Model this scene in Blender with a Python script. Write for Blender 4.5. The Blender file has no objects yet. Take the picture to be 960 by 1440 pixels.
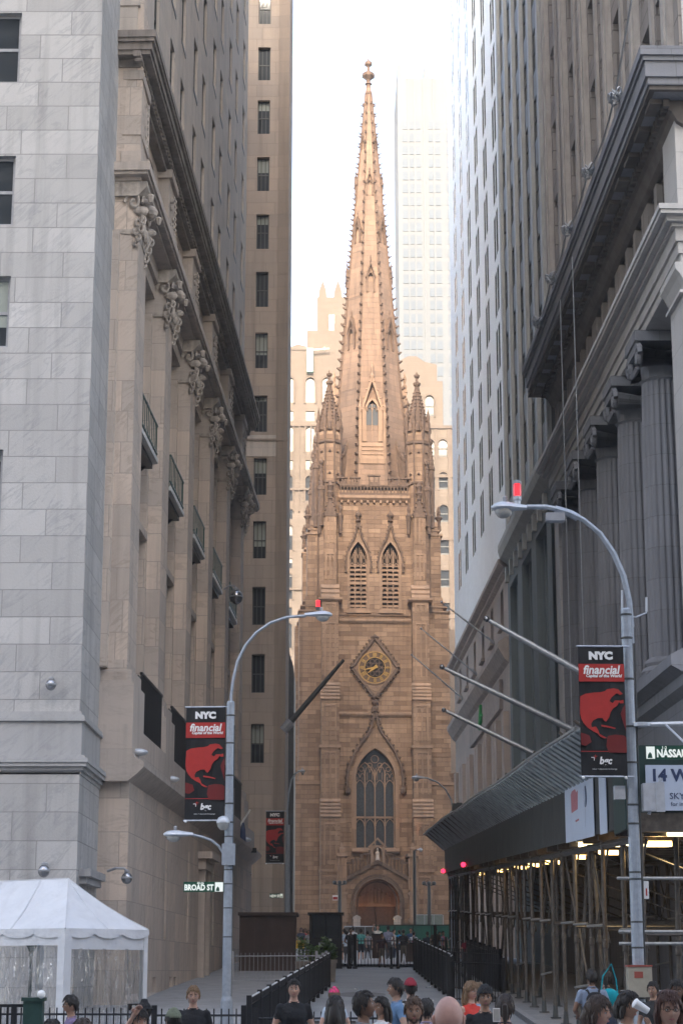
import bpy, math, random
from mathutils import Vector, Matrix
random.seed(7)
R = math.radians
PI = math.pi
S = bpy.context.scene
C = S.collection
# ---------------------------------------------------------------- camera
PITCH = 13.4837
cam = bpy.data.cameras.new('camera')
cam.sensor_fit = 'VERTICAL'; cam.sensor_height = 36.0; cam.lens = 67.25
cam.clip_start = 0.3; cam.clip_end = 4000
co = bpy.data.objects.new('camera', cam); C.objects.link(co)
co.location = (0, 0, 1.9); co.rotation_euler = (R(90 + PITCH), 0, 0)
S.camera = co
# ---------------------------------------------------------------- light
SUN_EL, SUN_AZ = 26.0, 183.0           # hazy morning sun behind the camera and a little to the left, below the roof line of the canyon
w = bpy.data.worlds.new('World'); S.world = w; w.use_nodes = True
nt = w.node_tree
sky = nt.nodes.new('ShaderNodeTexSky'); sky.sky_type = 'NISHITA'; sky.sun_disc = False
sky.sun_elevation = R(SUN_EL); sky.sun_rotation = R(SUN_AZ)
sky.air_density = 1.0; sky.dust_density = 4.0; sky.ozone_density = 0.6
nt.links.new(sky.outputs[0], nt.nodes['Background'].inputs[0])
nt.nodes['Background'].inputs[1].default_value = 0.15
sl = bpy.data.lights.new('sun', 'SUN'); sl.energy = 1.5; sl.angle = R(10); sl.color = (1, .89, .76)
so = bpy.data.objects.new('sun', sl); C.objects.link(so)
_d = Vector((math.sin(R(SUN_AZ)) * math.cos(R(SUN_EL)), math.cos(R(SUN_AZ)) * math.cos(R(SUN_EL)), math.sin(R(SUN_EL))))
so.rotation_euler = _d.to_track_quat('Z', 'Y').to_euler()
so.location = (0, 0, 200)
S.view_settings.view_transform = 'Standard'; S.view_settings.look = 'None'
S.view_settings.exposure = 2.35; S.view_settings.gamma = 1
S.view_settings.use_curve_mapping = False

# ---------------------------------------------------------------- helpers
F_ = 2690.0; _p = R(PITCH); _cp, _sp = math.cos(_p), math.sin(_p)
def ray(x, y):
    a = (x - 480) / F_; b = (720 - y) / F_
    yy = _cp - _sp * b
    return a / yy, (_sp + _cp * b) / yy
def at(x, y, Y):
    a, b = ray(x, y); return Vector((a * Y, Y, 1.9 + b * Y))
def G(Y):                                # the street climbs gently from the crossing to the church
    if Y < 28: return 0.0
    if Y < 34: t = (Y - 28) / 6; return .036 * 3 * t * t
    if Y < 90: return .036 * (Y - 31)
    if Y < 175: return .036 * 59 + .0245 * (Y - 90)
    return .036 * 59 + .0245 * 85

class MB:
    def __init__(s): s.v = []; s.f = []; s.m = []; s.k = 0; s.T = None
    def add(s, vs, fs):
        b = len(s.v)
        if s.T is not None: vs = [tuple(s.T @ Vector(v)) for v in vs]
        s.v += [tuple(v) for v in vs]
        for f in fs: s.f.append(tuple(b + i for i in f)); s.m.append(s.k)
    def box(s, x0, x1, y0, y1, z0, z1):
        if x0 > x1: x0, x1 = x1, x0
        if y0 > y1: y0, y1 = y1, y0
        if z0 > z1: z0, z1 = z1, z0
        s.add([(x0,y0,z0),(x1,y0,z0),(x1,y1,z0),(x0,y1,z0),(x0,y0,z1),(x1,y0,z1),(x1,y1,z1),(x0,y1,z1)],
              [(0,3,2,1),(4,5,6,7),(0,1,5,4),(1,2,6,5),(2,3,7,6),(3,0,4,7)])
    def quad(s, a, b, c, d): s.add([a, b, c, d], [(0,1,2,3)])
    def prism(s, poly, y0, y1):          # polygon in x,z extruded in y
        n = len(poly)
        ar = sum(poly[i][0]*poly[(i+1)%n][1]-poly[(i+1)%n][0]*poly[i][1] for i in range(n))
        if ar < 0: poly = poly[::-1]
        s.add([(a, y0, b) for a, b in poly] + [(a, y1, b) for a, b in poly],
              [tuple(range(n)), tuple(range(2*n-1, n-1, -1))] + [(i, i+n, (i+1) % n + n, (i+1) % n) for i in range(n)])
    def prismx(s, poly, x0, x1):         # polygon in y,z extruded in x
        n = len(poly)
        ar = sum(poly[i][0]*poly[(i+1)%n][1]-poly[(i+1)%n][0]*poly[i][1] for i in range(n))
        if ar < 0: poly = poly[::-1]
        s.add([(x0, a, b) for a, b in poly] + [(x1, a, b) for a, b in poly],
              [tuple(range(n-1, -1, -1)), tuple(range(n, 2*n))] + [(i, (i+1) % n, (i+1) % n + n, i+n) for i in range(n)])
    def prismz(s, poly, z0, z1):
        n = len(poly)
        ar = sum(poly[i][0]*poly[(i+1)%n][1]-poly[(i+1)%n][0]*poly[i][1] for i in range(n))
        if ar < 0: poly = poly[::-1]
        s.add([(a, b, z0) for a, b in poly] + [(a, b, z1) for a, b in poly],
              [tuple(range(n-1, -1, -1)), tuple(range(n, 2*n))] + [(i, (i+1) % n, (i+1) % n + n, i+n) for i in range(n)])
    def lathe(s, cx, cy, prof, n=12, ph=0.0):
        vs = []; fs = []
        for r, z in prof:
            for i in range(n):
                a = ph + 2*PI*i/n; vs.append((cx + r*math.cos(a), cy + r*math.sin(a), z))
        for j in range(len(prof)-1):
            for i in range(n):
                fs.append((j*n+i, j*n+(i+1) % n, (j+1)*n+(i+1) % n, (j+1)*n+i))
        fs.append(tuple(range(n-1, -1, -1))); fs.append(tuple((len(prof)-1)*n+i for i in range(n)))
        s.add(vs, fs)
    def tube(s, pts, r, n=8, cap=True):
        pts = [Vector(p) for p in pts]; m = len(pts)
        rs = r if isinstance(r, (list, tuple)) else [r]*m
        vs = []; up = None
        for i, p in enumerate(pts):
            d = (pts[min(i+1, m-1)] - pts[max(i-1, 0)]).normalized()
            if up is None:
                up = Vector((0,0,1)) if abs(d.z) < .9 else Vector((1,0,0))
            sd = d.cross(up).normalized(); up = sd.cross(d).normalized()
            for k in range(n):
                a = 2*PI*k/n; vs.append(tuple(p + (sd*math.cos(a) + up*math.sin(a))*rs[i]))
        fs = [(j*n+i, j*n+(i+1) % n, (j+1)*n+(i+1) % n, (j+1)*n+i) for j in range(m-1) for i in range(n)]
        if cap: fs.append(tuple(range(n-1, -1, -1))); fs.append(tuple((m-1)*n+i for i in range(n)))
        s.add(vs, fs)
    def ball(s, c, rx, ry=None, rz=None, n=10, m=7):
        ry = rx if ry is None else ry; rz = rx if rz is None else rz
        vs = [(c[0], c[1], c[2]-rz)]; fs = []
        for j in range(1, m):
            t = -PI/2 + PI*j/m
            for i in range(n):
                a = 2*PI*i/n; vs.append((c[0]+rx*math.cos(t)*math.cos(a), c[1]+ry*math.cos(t)*math.sin(a), c[2]+rz*math.sin(t)))
        vs.append((c[0], c[1], c[2]+rz)); e = len(vs)-1
        for i in range(n): fs.append((0, 1+(i+1) % n, 1+i))
        for j in range(m-2):
            for i in range(n): a = 1+j*n; fs.append((a+i, a+(i+1) % n, a+n+(i+1) % n, a+n+i))
        for i in range(n): a = 1+(m-2)*n; fs.append((a+i, a+(i+1) % n, e))
        s.add(vs, fs)
    def lump(s, c, r, h=None):           # small carved knob
        h = h or r*1.3; x, y, z = c
        s.add([(x+r,y,z),(x,y+r,z),(x-r,y,z),(x,y-r,z),(x,y,z+h),(x,y,z-r*.8)],
              [(0,1,4),(1,2,4),(2,3,4),(3,0,4),(1,0,5),(2,1,5),(3,2,5),(0,3,5)])
    def ribbon(s, pts, wd, y0, y1):      # band of width wd along a path in x,z
        n = len(pts); L = []; Rr = []
        for i in range(n):
            a = pts[max(i-1, 0)]; b = pts[min(i+1, n-1)]
            dx, dz = b[0]-a[0], b[1]-a[1]; l = math.hypot(dx, dz) or 1
            nx, nz = -dz/l*wd/2, dx/l*wd/2
            L.append((pts[i][0]+nx, pts[i][1]+nz)); Rr.append((pts[i][0]-nx, pts[i][1]-nz))
        for i in range(n-1): s.prism([L[i], L[i+1], Rr[i+1], Rr[i]], y0, y1)
    def build(s, name, mats, parent=None, smooth=False, loc=None, rot=None):
        me = bpy.data.meshes.new(name)
        me.from_pydata(s.v, [], s.f)
        if not isinstance(mats, (list, tuple)): mats = [mats]
        for m in mats: me.materials.append(m)
        if len(mats) > 1: me.polygons.foreach_set('material_index', s.m)
        if smooth:
            me.polygons.foreach_set('use_smooth', [True]*len(me.polygons))
        me.validate(); me.update()
        if smooth:
            try: me.set_sharp_from_angle(angle=R(40))
            except Exception: pass
        o = bpy.data.objects.new(name, me); C.objects.link(o)
        if parent is not None: o.parent = parent
        if loc is not None: o.location = loc
        if rot is not None: o.rotation_euler = rot
        return o

def tag(o, label=None, cat=None, group=None, kind=None):
    if label: o['label'] = label
    if cat: o['category'] = cat
    if group: o['group'] = group
    if kind: o['kind'] = kind
    return o
def empty(name, loc=(0,0,0), rz=0.0, **k):
    o = bpy.data.objects.new(name, None); C.objects.link(o)
    o.location = loc; o.rotation_euler = (0, 0, rz); o.empty_display_size = .3
    return tag(o, **k)
def place(src, parent, loc, rot=None, name=None):    # a further copy of a part that is already built
    o = src.copy(); C.objects.link(o); o.parent = parent; o.location = loc
    if rot is not None: o.rotation_euler = rot
    for ch in src.children:
        c = ch.copy(); C.objects.link(c); c.parent = o
    return o
def copy_tree(o, parent=None):
    c = o.copy(); C.objects.link(c); c.parent = parent
    for ch in list(o.children): copy_tree(ch, c)
    return c

# ---------------------------------------------------------------- materials
def mat(name): 
    m = bpy.data.materials.new(name); m.use_nodes = True
    nt = m.node_tree; b = nt.nodes['Principled BSDF']
    return m, nt, b
def N(nt, t, **k):
    n = nt.nodes.new(t)
    for a, v in k.items(): setattr(n, a, v)
    return n
def mixc(nt, fac, a, b, blend='MIX'):
    n = N(nt, 'ShaderNodeMix', data_type='RGBA', blend_type=blend)
    for i, v in ((0, fac), (6, a), (7, b)):
        if hasattr(v, 'is_linked') or hasattr(v, 'links'): nt.links.new(v, n.inputs[i])
        elif i == 0: n.inputs[0].default_value = v
        else: n.inputs[i].default_value = (*v[:3], 1)
    return n.outputs[2]
def ramp(nt, v, lo, hi):
    n = N(nt, 'ShaderNodeMapRange'); nt.links.new(v, n.inputs[0])
    n.inputs[1].default_value = lo; n.inputs[2].default_value = hi
    return n.outputs[0]
def noise(nt, vec, scale, detail=4, rough=.55, dist=0):
    n = N(nt, 'ShaderNodeTexNoise'); nt.links.new(vec, n.inputs['Vector'])
    n.inputs['Scale'].default_value = scale; n.inputs['Detail'].default_value = detail
    n.inputs['Roughness'].default_value = rough; n.inputs['Distortion'].default_value = dist
    return n.outputs['Fac']
def vmul(nt, vec, s):
    n = N(nt, 'ShaderNodeVectorMath', operation='MULTIPLY'); nt.links.new(vec, n.inputs[0]); n.inputs[1].default_value = s
    return n.outputs[0]
def mul(c, k): return tuple(min(1, x*k) for x in c)
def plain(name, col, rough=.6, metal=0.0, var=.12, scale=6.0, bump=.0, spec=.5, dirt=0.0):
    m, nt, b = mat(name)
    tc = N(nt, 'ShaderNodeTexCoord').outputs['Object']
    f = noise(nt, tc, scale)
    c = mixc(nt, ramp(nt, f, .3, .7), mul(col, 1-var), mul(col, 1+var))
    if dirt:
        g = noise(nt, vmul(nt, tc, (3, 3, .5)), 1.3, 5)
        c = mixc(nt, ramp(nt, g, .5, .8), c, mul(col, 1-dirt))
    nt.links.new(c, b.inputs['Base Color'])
    b.inputs['Roughness'].default_value = rough; b.inputs['Metallic'].default_value = metal
    b.inputs['Specular IOR Level'].default_value = spec
    if bump:
        bn = N(nt, 'ShaderNodeBump'); nt.links.new(f, bn.inputs['Height']); bn.inputs['Distance'].default_value = bump
        nt.links.new(bn.outputs[0], b.inputs['Normal'])
    return m
def stone(name, col, bw=1.2, bh=.6, vary=.12, joint=.6, jw=.012, streak=.2, vein=0.0, veincol=(.2,.2,.21), warm=0.0, rough=.85, bump=.01, mott=.1, offs=.5, wcol=None):
    """coursed blocks: x+y runs along the wall, z up"""
    m, nt, b = mat(name)
    tc = N(nt, 'ShaderNodeTexCoord').outputs['Object']
    sx = N(nt, 'ShaderNodeSeparateXYZ'); nt.links.new(tc, sx.inputs[0])
    ad = N(nt, 'ShaderNodeMath', operation='ADD'); nt.links.new(sx.outputs[0], ad.inputs[0]); nt.links.new(sx.outputs[1], ad.inputs[1])
    cb = N(nt, 'ShaderNodeCombineXYZ'); nt.links.new(ad.outputs[0], cb.inputs[0]); nt.links.new(sx.outputs[2], cb.inputs[1])
    br = N(nt, 'ShaderNodeTexBrick'); nt.links.new(cb.outputs[0], br.inputs['Vector'])
    br.offset = offs; br.squash = 1.25; br.squash_frequency = 3
    br.inputs['Scale'].default_value = 1; br.inputs['Brick Width'].default_value = bw; br.inputs['Row Height'].default_value = bh
    br.inputs['Mortar Size'].default_value = jw; br.inputs['Mortar Smooth'].default_value = .1; br.inputs['Bias'].default_value = 0
    wc = wcol or (mul(col, 1+vary)[0]*(1+warm), mul(col, 1+vary)[1], mul(col, 1+vary)[2]*(1-warm))
    br.inputs['Color1'].default_value = (*mul(col, 1-vary), 1); br.inputs['Color2'].default_value = (*wc, 1)
    br.inputs['Mortar'].default_value = (*mul(col, joint), 1)
    c = br.outputs['Color']
    f1 = noise(nt, tc, .35, 5); c = mixc(nt, ramp(nt, f1, .35, .7), c, mul(col, 1-mott*2), 'MIX') if mott else c
    if mott:  # keep the mottling gentle
        n = c.node; n.inputs[0].default_value = 0
        mm = N(nt, 'ShaderNodeMath', operation='MULTIPLY'); nt.links.new(ramp(nt, f1, .35, .75), mm.inputs[0]); mm.inputs[1].default_value = .5
        nt.links.new(mm.outputs[0], n.inputs[0])
    if vein:
        rt = N(nt, 'ShaderNodeVectorRotate', rotation_type='EULER_XYZ'); nt.links.new(tc, rt.inputs[0]); rt.inputs['Rotation'].default_value = (.0, .75, .0)
        # every block is cut from another place: shift the pattern by the block's own colour
        sh = N(nt, 'ShaderNodeVectorMath', operation='MULTIPLY_ADD'); nt.links.new(br.outputs['Color'], sh.inputs[0]); sh.inputs[1].default_value = (300, 300, 300); nt.links.new(rt.outputs[0], sh.inputs[2])
        v1 = noise(nt, vmul(nt, sh.outputs[0], (.45, .45, 2.1)), .9, 5, .6, 1.6)
        am = N(nt, 'ShaderNodeMath', operation='SUBTRACT'); nt.links.new(v1, am.inputs[0]); am.inputs[1].default_value = .5
        ab = N(nt, 'ShaderNodeMath', operation='ABSOLUTE'); nt.links.new(am.outputs[0], ab.inputs[0])
        vv = ramp(nt, ab.outputs[0], .045, 0.0)
        v2 = noise(nt, tc, .8, 3); k = N(nt, 'ShaderNodeMath', operation='MULTIPLY')
        nt.links.new(vv, k.inputs[0]); nt.links.new(ramp(nt, v2, .38, .6), k.inputs[1])
        k2 = N(nt, 'ShaderNodeMath', operation='MULTIPLY'); nt.links.new(k.outputs[0], k2.inputs[0]); k2.inputs[1].default_value = vein
        c = mixc(nt, k2.outputs[0], c, veincol)
    if streak:
        g = noise(nt, vmul(nt, tc, (2.2, 2.2, .12)), 1.0, 5, .6)
        k = N(nt, 'ShaderNodeMath', operation='MULTIPLY'); nt.links.new(ramp(nt, g, .48, .78), k.inputs[0]); k.inputs[1].default_value = streak*2
        c = mixc(nt, k.outputs[0], c, mul(col, .45))
    fine = noise(nt, tc, 14, 4); c = mixc(nt, ramp(nt, fine, .3, .75), c, (0.5, 0.5, 0.5), 'SOFT_LIGHT') if False else c
    nt.links.new(c, b.inputs['Base Color'])
    b.inputs['Roughness'].default_value = rough
    if bump:
        h = N(nt, 'ShaderNodeMath', operation='MULTIPLY_ADD'); nt.links.new(br.outputs['Fac'], h.inputs[0]); h.inputs[1].default_value = -1
        nt.links.new(fine, h.inputs[2])
        bn = N(nt, 'ShaderNodeBump'); nt.links.new(h.outputs[0], bn.inputs['Height']); bn.inputs['Distance'].default_value = bump; bn.inputs['Strength'].default_value = .8
        nt.links.new(bn.outputs[0], b.inputs['Normal'])
    return m
def glass(name, col=(.03,.035,.04), rough=.04, blinds=.5, lo=0.0, bl=(.35,.34,.32)):
    """window pane seen from outside: dark room, on some panes a lowered blind behind the glass"""
    m, nt, b = mat(name)
    oi = N(nt, 'ShaderNodeObjectInfo')
    tc = N(nt, 'ShaderNodeTexCoord').outputs['Generated']
    sx = N(nt, 'ShaderNodeSeparateXYZ'); nt.links.new(tc, sx.inputs[0])
    g = N(nt, 'ShaderNodeMath', operation='SUBTRACT'); nt.links.new(sx.outputs[2], g.inputs[0]); nt.links.new(oi.outputs['Random'], g.inputs[1])
    st = N(nt, 'ShaderNodeMath', operation='GREATER_THAN'); nt.links.new(g.outputs[0], st.inputs[0]); st.inputs[1].default_value = 1-blinds
    c = mixc(nt, st.outputs[0], col, bl)
    nt.links.new(c, b.inputs['Base Color']); b.inputs['Roughness'].default_value = rough
    b.inputs['IOR'].default_value = 1.5; b.inputs['Coat Weight'].default_value = .3; b.inputs['Coat Roughness'].default_value = .02
    return m
def emit(name, col, s):
    m, nt, b = mat(name)
    b.inputs['Base Color'].default_value = (*col, 1); b.inputs['Emission Color'].default_value = (*col, 1); b.inputs['Emission Strength'].default_value = s
    return m

M = {}
M['marble'] = stone('marble', (.44,.433,.422), 1.75, .74, .14, .58, .014, .3, .42, (.20,.21,.23), 0, .7, .01, .12)
M['marble_trim'] = stone('marble_trim', (.40,.398,.395), 2.4, 5, .05, .8, .01, .22, .4, (.25,.25,.27), 0, .7, .004, .1)
M['lime'] = stone('tan_limestone', (.54,.47,.41), 1.5, .95, .13, .66, .012, .25, .35, (.2,.16,.12), .05, .85, .006, .14)
M['lime_trim'] = stone('tan_limestone_trim', (.50,.44,.39), 2.2, 4, .06, .85, .01, .35, .2, (.2,.16,.12), .02, .85, .004, .18)
M['carved'] = plain('carved_limestone', (.40,.355,.31), .85, 0, .25, 5, .02, dirt=.65)
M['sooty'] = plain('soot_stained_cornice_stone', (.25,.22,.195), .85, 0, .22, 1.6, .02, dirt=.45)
M['upper'] = stone('grey_tan_shaft_stone', (.52,.47,.42), 1.4, .7, .06, .8, .012, .28, 0, warm=.03, bump=.006, mott=.14)
M['tower'] = stone('brown_tower_stone', (.36,.30,.25), 1.3, .75, .07, .7, .014, .3, 0, warm=.04, bump=.006, mott=.14)
M['tower_trim'] = stone('brown_tower_quoins', (.27,.22,.18), 1.3, .75, .07, .8, .012, .3, 0, warm=.03, bump=.004)
M['brown'] = stone('brownstone_ashlar', (.30,.185,.115), 1.15, .42, .28, .62, .018, .38, 0, warm=.06, bump=.03, mott=.26, wcol=(.42,.275,.175))
M['brown_spire'] = stone('brownstone_spire_courses', (.28,.188,.132), .9, .55, .14, .68, .016, .4, 0, warm=.05, bump=.02, mott=.28)
M['brown_trim'] = stone('brownstone_trim', (.34,.225,.15), 1.4, 1.1, .12, .7, .014, .4, 0, warm=.04, bump=.012, mott=.2)
M['brown_old'] = plain('weathered_brownstone_carving', (.15,.098,.068), .9, 0, .28, 3.5, .03, dirt=.5)
M['white'] = stone('white_glazed_brick', (.88,.91,.93), 1.0, .35, .03, .9, .01, .10, 0, rough=.8, bump=.002, mott=.05)
M['wbase'] = stone('beige_base_stone', (.46,.40,.36), 1.8, .9, .05, .82, .012, .2, 0, warm=.03, bump=.004)
M['wtrim'] = plain('beige_cornice_stone', (.36,.31,.28), .8, 0, .15, 2, .01, dirt=.4)
M['bluegrey'] = stone('blue_grey_painted_stone', (.15,.185,.20), 2.2, 1.1, .05, .85, .01, .15, 0, rough=.7, bump=.003)
M['darkpan'] = plain('dark_spandrel_metal', (.06,.065,.07), .45, .2, .2, 3)
M['greypier'] = plain('grey_pier_facing', (.36,.37,.36), .6, 0, .1, 2, .003, dirt=.25)
M['bank'] = stone('grey_granite', (.20,.21,.235), 1.6, 1.0, .07, .7, .014, .25, 0, rough=.8, bump=.008, mott=.12)
M['bank_light'] = stone('pale_terracotta_blocks', (.46,.455,.45), 1.15, 1.15, .05, .72, .016, .15, 0, rough=.6, bump=.006, mott=.1, offs=0)
M['bank_shaft'] = stone('brown_grey_shaft_stone', (.27,.25,.235), 1.3, .9, .08, .4, .03, .2, 0, bump=.006)
M['bank_pier'] = plain('shaft_pier_stone', (.37,.35,.33), .85, 0, .1, 2, .005, dirt=.35)
M['soffit'] = plain('dark_soffit_stone', (.10,.09,.085), .9, 0, .25, 2, .01)  # darker tone for the underside of the bank cornice
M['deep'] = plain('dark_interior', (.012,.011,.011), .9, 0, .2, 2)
M['glass'] = glass('window_glass')
M['glass_curtain'] = glass('window_glass_with_blinds', blinds=.75, bl=(.30,.33,.30))
M['glass_dark'] = glass('dark_window_glass', (.015,.018,.02), .08, .2, bl=(.1,.1,.1))
M['glass_green'] = glass('green_tinted_glass', (.03,.05,.05), .12, .25, bl=(.10,.12,.12))
for _m in (M['glass_green'],):
    _b = _m.node_tree.nodes['Principled BSDF']; _b.inputs['Specular IOR Level'].default_value = .05; _b.inputs['Coat Weight'].default_value = 0
M['glass_shine'] = glass('bright_reflecting_glass', (.04,.05,.055), .03, .0)
M['lead'] = plain('leaded_glass', (.05,.055,.06), .25, 0, .35, 9)
M['frame_grey'] = plain('painted_window_frame', (.30,.31,.33), .5, .1)
M['frame_dark'] = plain('dark_window_frame', (.06,.065,.065), .5, .1)
M['frame_white'] = plain('pale_window_frame', (.55,.56,.55), .5)
M['iron'] = plain('black_iron', (.018,.018,.02), .45, .3, .2, 20)
M['galv'] = plain('galvanised_steel', (.36,.39,.43), .42, .65, .15, 8, .001)
M['polegrey'] = plain('grey_lamp_pole_paint', (.33,.37,.42), .45, .25, .12, 12, dirt=.3)
M['lampshell'] = plain('lamp_head_shell', (.50,.53,.57), .4, .3, .08, 10)
M['lens'] = plain('lamp_lens', (.38,.38,.36), .12, 0, .1, 20)
M['red_lamp'] = emit('red_signal_lamp', (1,.02,.03), .45)
M['amber'] = emit('warm_bulb', (1,.62,.22), 1.6)
M['tube'] = emit('fluorescent_tube', (1,.80,.42), 1.1)
M['redspot'] = emit('red_led', (1,.02,.06), 1.0)
M['bl_black'] = plain('banner_black', (.006,.007,.009), .5, 0, .1, 8, .004)
M['bl_red'] = plain('banner_red', (.40,.03,.025), .4, 0, .08, 8, .004)
M['bl_dark'] = plain('banner_dark_red', (.15,.015,.015), .4, 0, .08, 8, .004)
M['bl_white'] = plain('banner_white', (.82,.82,.8), .45, 0, .03)
M['sign_green'] = plain('street_sign_green', (.012,.075,.045), .35, 0, .05)
M['sign_white'] = emit('street_sign_glowing_white', (.85,.9,.82), .08)  # faint glow brightens the sign white, no lamp in it
M['board'] = plain('white_sign_board', (.50,.57,.68), .4, 0, .04, 2)
M['navy'] = plain('navy_lettering', (.03,.05,.12), .5)
M['shed_green'] = plain('dark_green_plywood', (.010,.035,.030), .55, 0, .2, 2, dirt=.4)
M['shed_dark'] = plain('dark_plywood_panel', (.035,.037,.033), .65, 0, .3, 1.2, .004, dirt=.3)
M['corr'] = plain('weathered_corrugated_steel', (.33,.36,.36), .6, .1, .3, 4, .002, dirt=.6)
M['pipe'] = plain('scaffold_pipe', (.105,.09,.075), .5, .4, .35, 9, dirt=.5)
M['pipe_light'] = plain('bare_scaffold_pipe', (.28,.28,.27), .45, .5, .25, 9)
M['tent'] = plain('white_vinyl_canopy', (.62,.635,.66), .4, 0, .05, 2.2, .05, dirt=.12)
M['black_net'] = plain('black_fabric', (.02,.02,.022), .8, 0, .3, 5)
M['asphalt'] = stone('worn_street_paving', (.27,.29,.31), 3.1, 4.5, .10, .6, .02, .0, 0, rough=.75, bump=.006, mott=.3)
M['pave'] = plain('concrete_pavement', (.24,.245,.25), .85, 0, .15, 1.5, .004, dirt=.2)
M['kerb'] = plain('granite_kerb', (.26,.26,.27), .8, 0, .2, 6, .004)
M['wood_dark'] = plain('dark_brown_panels', (.045,.026,.02), .6, 0, .2, 2)
M['leaf'] = plain('planter_leaves', (.11,.19,.035), .6, 0, .4, 9)
M['conc'] = plain('rough_concrete', (.18,.16,.14), .9, 0, .2, 3, .01)
M['peach'] = stone('peach_terracotta_brick', (.15,.115,.088), 1.4, .6, .08, .85, .02, .15, 0, rough=.9, bump=.01)
M['peach_light'] = stone('cream_terracotta_brick', (.175,.14,.11), 1.4, .6, .06, .88, .02, .1, 0, rough=1.0, bump=.01)
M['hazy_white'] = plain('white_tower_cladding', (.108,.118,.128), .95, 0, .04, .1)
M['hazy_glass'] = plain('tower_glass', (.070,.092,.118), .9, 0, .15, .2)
M['gold'] = plain('gilded_metal', (.50,.30,.08), .35, .6, .15, 9)
M['verd'] = plain('copper_green', (.30,.50,.42), .7, 0, .2, 2)
M['camera_ball'] = plain('camera_dome_metal', (.35,.36,.38), .22, .8, .1, 8)
M['lamp_green'] = plain('green_lamp_post', (.03,.07,.06), .4, .3)
M['fence_green'] = plain('green_hoarding', (.02,.13,.10), .6, 0, .15, 1, dirt=.3)
M['door'] = plain('old_bronze_door', (.10,.055,.035), .5, .2, .3, 5, .01)
def clear_vinyl():
    m, nt, b = mat('clear_vinyl')
    tc = N(nt, 'ShaderNodeTexCoord').outputs['Object']
    f = noise(nt, vmul(nt, tc, (6, 6, .7)), 1.4, 4, .6, 1.5)
    tr = N(nt, 'ShaderNodeBsdfTransparent'); tr.inputs[0].default_value = (.82, .83, .85, 1)
    gl = N(nt, 'ShaderNodeBsdfGlossy'); gl.inputs['Roughness'].default_value = .16
    bn = N(nt, 'ShaderNodeBump'); nt.links.new(f, bn.inputs['Height']); bn.inputs['Distance'].default_value = .25; bn.inputs['Strength'].default_value = 1
    nt.links.new(bn.outputs[0], gl.inputs['Normal'])
    ab = N(nt, 'ShaderNodeMath', operation='SUBTRACT'); nt.links.new(f, ab.inputs[0]); ab.inputs[1].default_value = .5
    a2 = N(nt, 'ShaderNodeMath', operation='ABSOLUTE'); nt.links.new(ab.outputs[0], a2.inputs[0])
    rg = N(nt, 'ShaderNodeMapRange'); nt.links.new(a2.outputs[0], rg.inputs[0]); rg.inputs[1].default_value = 0; rg.inputs[2].default_value = .05; rg.inputs[3].default_value = .75; rg.inputs[4].default_value = .22
    mx = N(nt, 'ShaderNodeMixShader'); nt.links.new(rg.outputs[0], mx.inputs[0])
    nt.links.new(tr.outputs[0], mx.inputs[1]); nt.links.new(gl.outputs[0], mx.inputs[2])
    nt.links.new(mx.outputs[0], nt.nodes['Material Output'].inputs[0])
    return m
M['vinyl'] = clear_vinyl()

# ---------------------------------------------------------------- building pieces
def wall(mb, x0, x1, z0, z1, y, holes=(), depth=.4):
    """wall face in x,z at y with real openings whose reveals run back by depth"""
    xs = sorted({x0, x1, *[h[0] for h in holes], *[h[1] for h in holes]})
    zs = sorted({z0, z1, *[h[2] for h in holes], *[h[3] for h in holes]})
    xs = [x for x in xs if x0 <= x <= x1]; zs = [z for z in zs if z0 <= z <= z1]
    for i in range(len(xs)-1):
        cx = (xs[i]+xs[i+1])/2; run = None
        for j in range(len(zs)-1):
            cz = (zs[j]+zs[j+1])/2
            solid = not any(h[0] < cx < h[1] and h[2] < cz < h[3] for h in holes)
            if solid:
                if run is None: run = zs[j]
            elif run is not None:
                mb.quad((xs[i], y, run), (xs[i+1], y, run), (xs[i+1], y, zs[j]), (xs[i], y, zs[j])); run = None
        if run is not None: mb.quad((xs[i], y, run), (xs[i+1], y, run), (xs[i+1], y, zs[-1]), (xs[i], y, zs[-1]))
    for a, b, c, d in holes:
        e = y + depth
        mb.quad((a, y, c), (a, y, d), (a, e, d), (a, e, c)); mb.quad((b, y, d), (b, y, c), (b, e, c), (b, e, d))
        mb.quad((a, y, d), (b, y, d), (b, e, d), (a, e, d)); mb.quad((b, y, c), (a, y, c), (a, e, c), (b, e, c))
def shell(mb, x0, x1, y0, y1, z0, z1):   # sides, back and roof behind a front wall
    mb.quad((x0, y1, z0), (x0, y0, z0), (x0, y0, z1), (x0, y1, z1)); mb.quad((x1, y0, z0), (x1, y1, z0), (x1, y1, z1), (x1, y0, z1))
    mb.quad((x1, y1, z0), (x0, y1, z0), (x0, y1, z1), (x1, y1, z1)); mb.quad((x0, y0, z1), (x1, y0, z1), (x1, y1, z1), (x0, y1, z1))
_wc = {}
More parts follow.
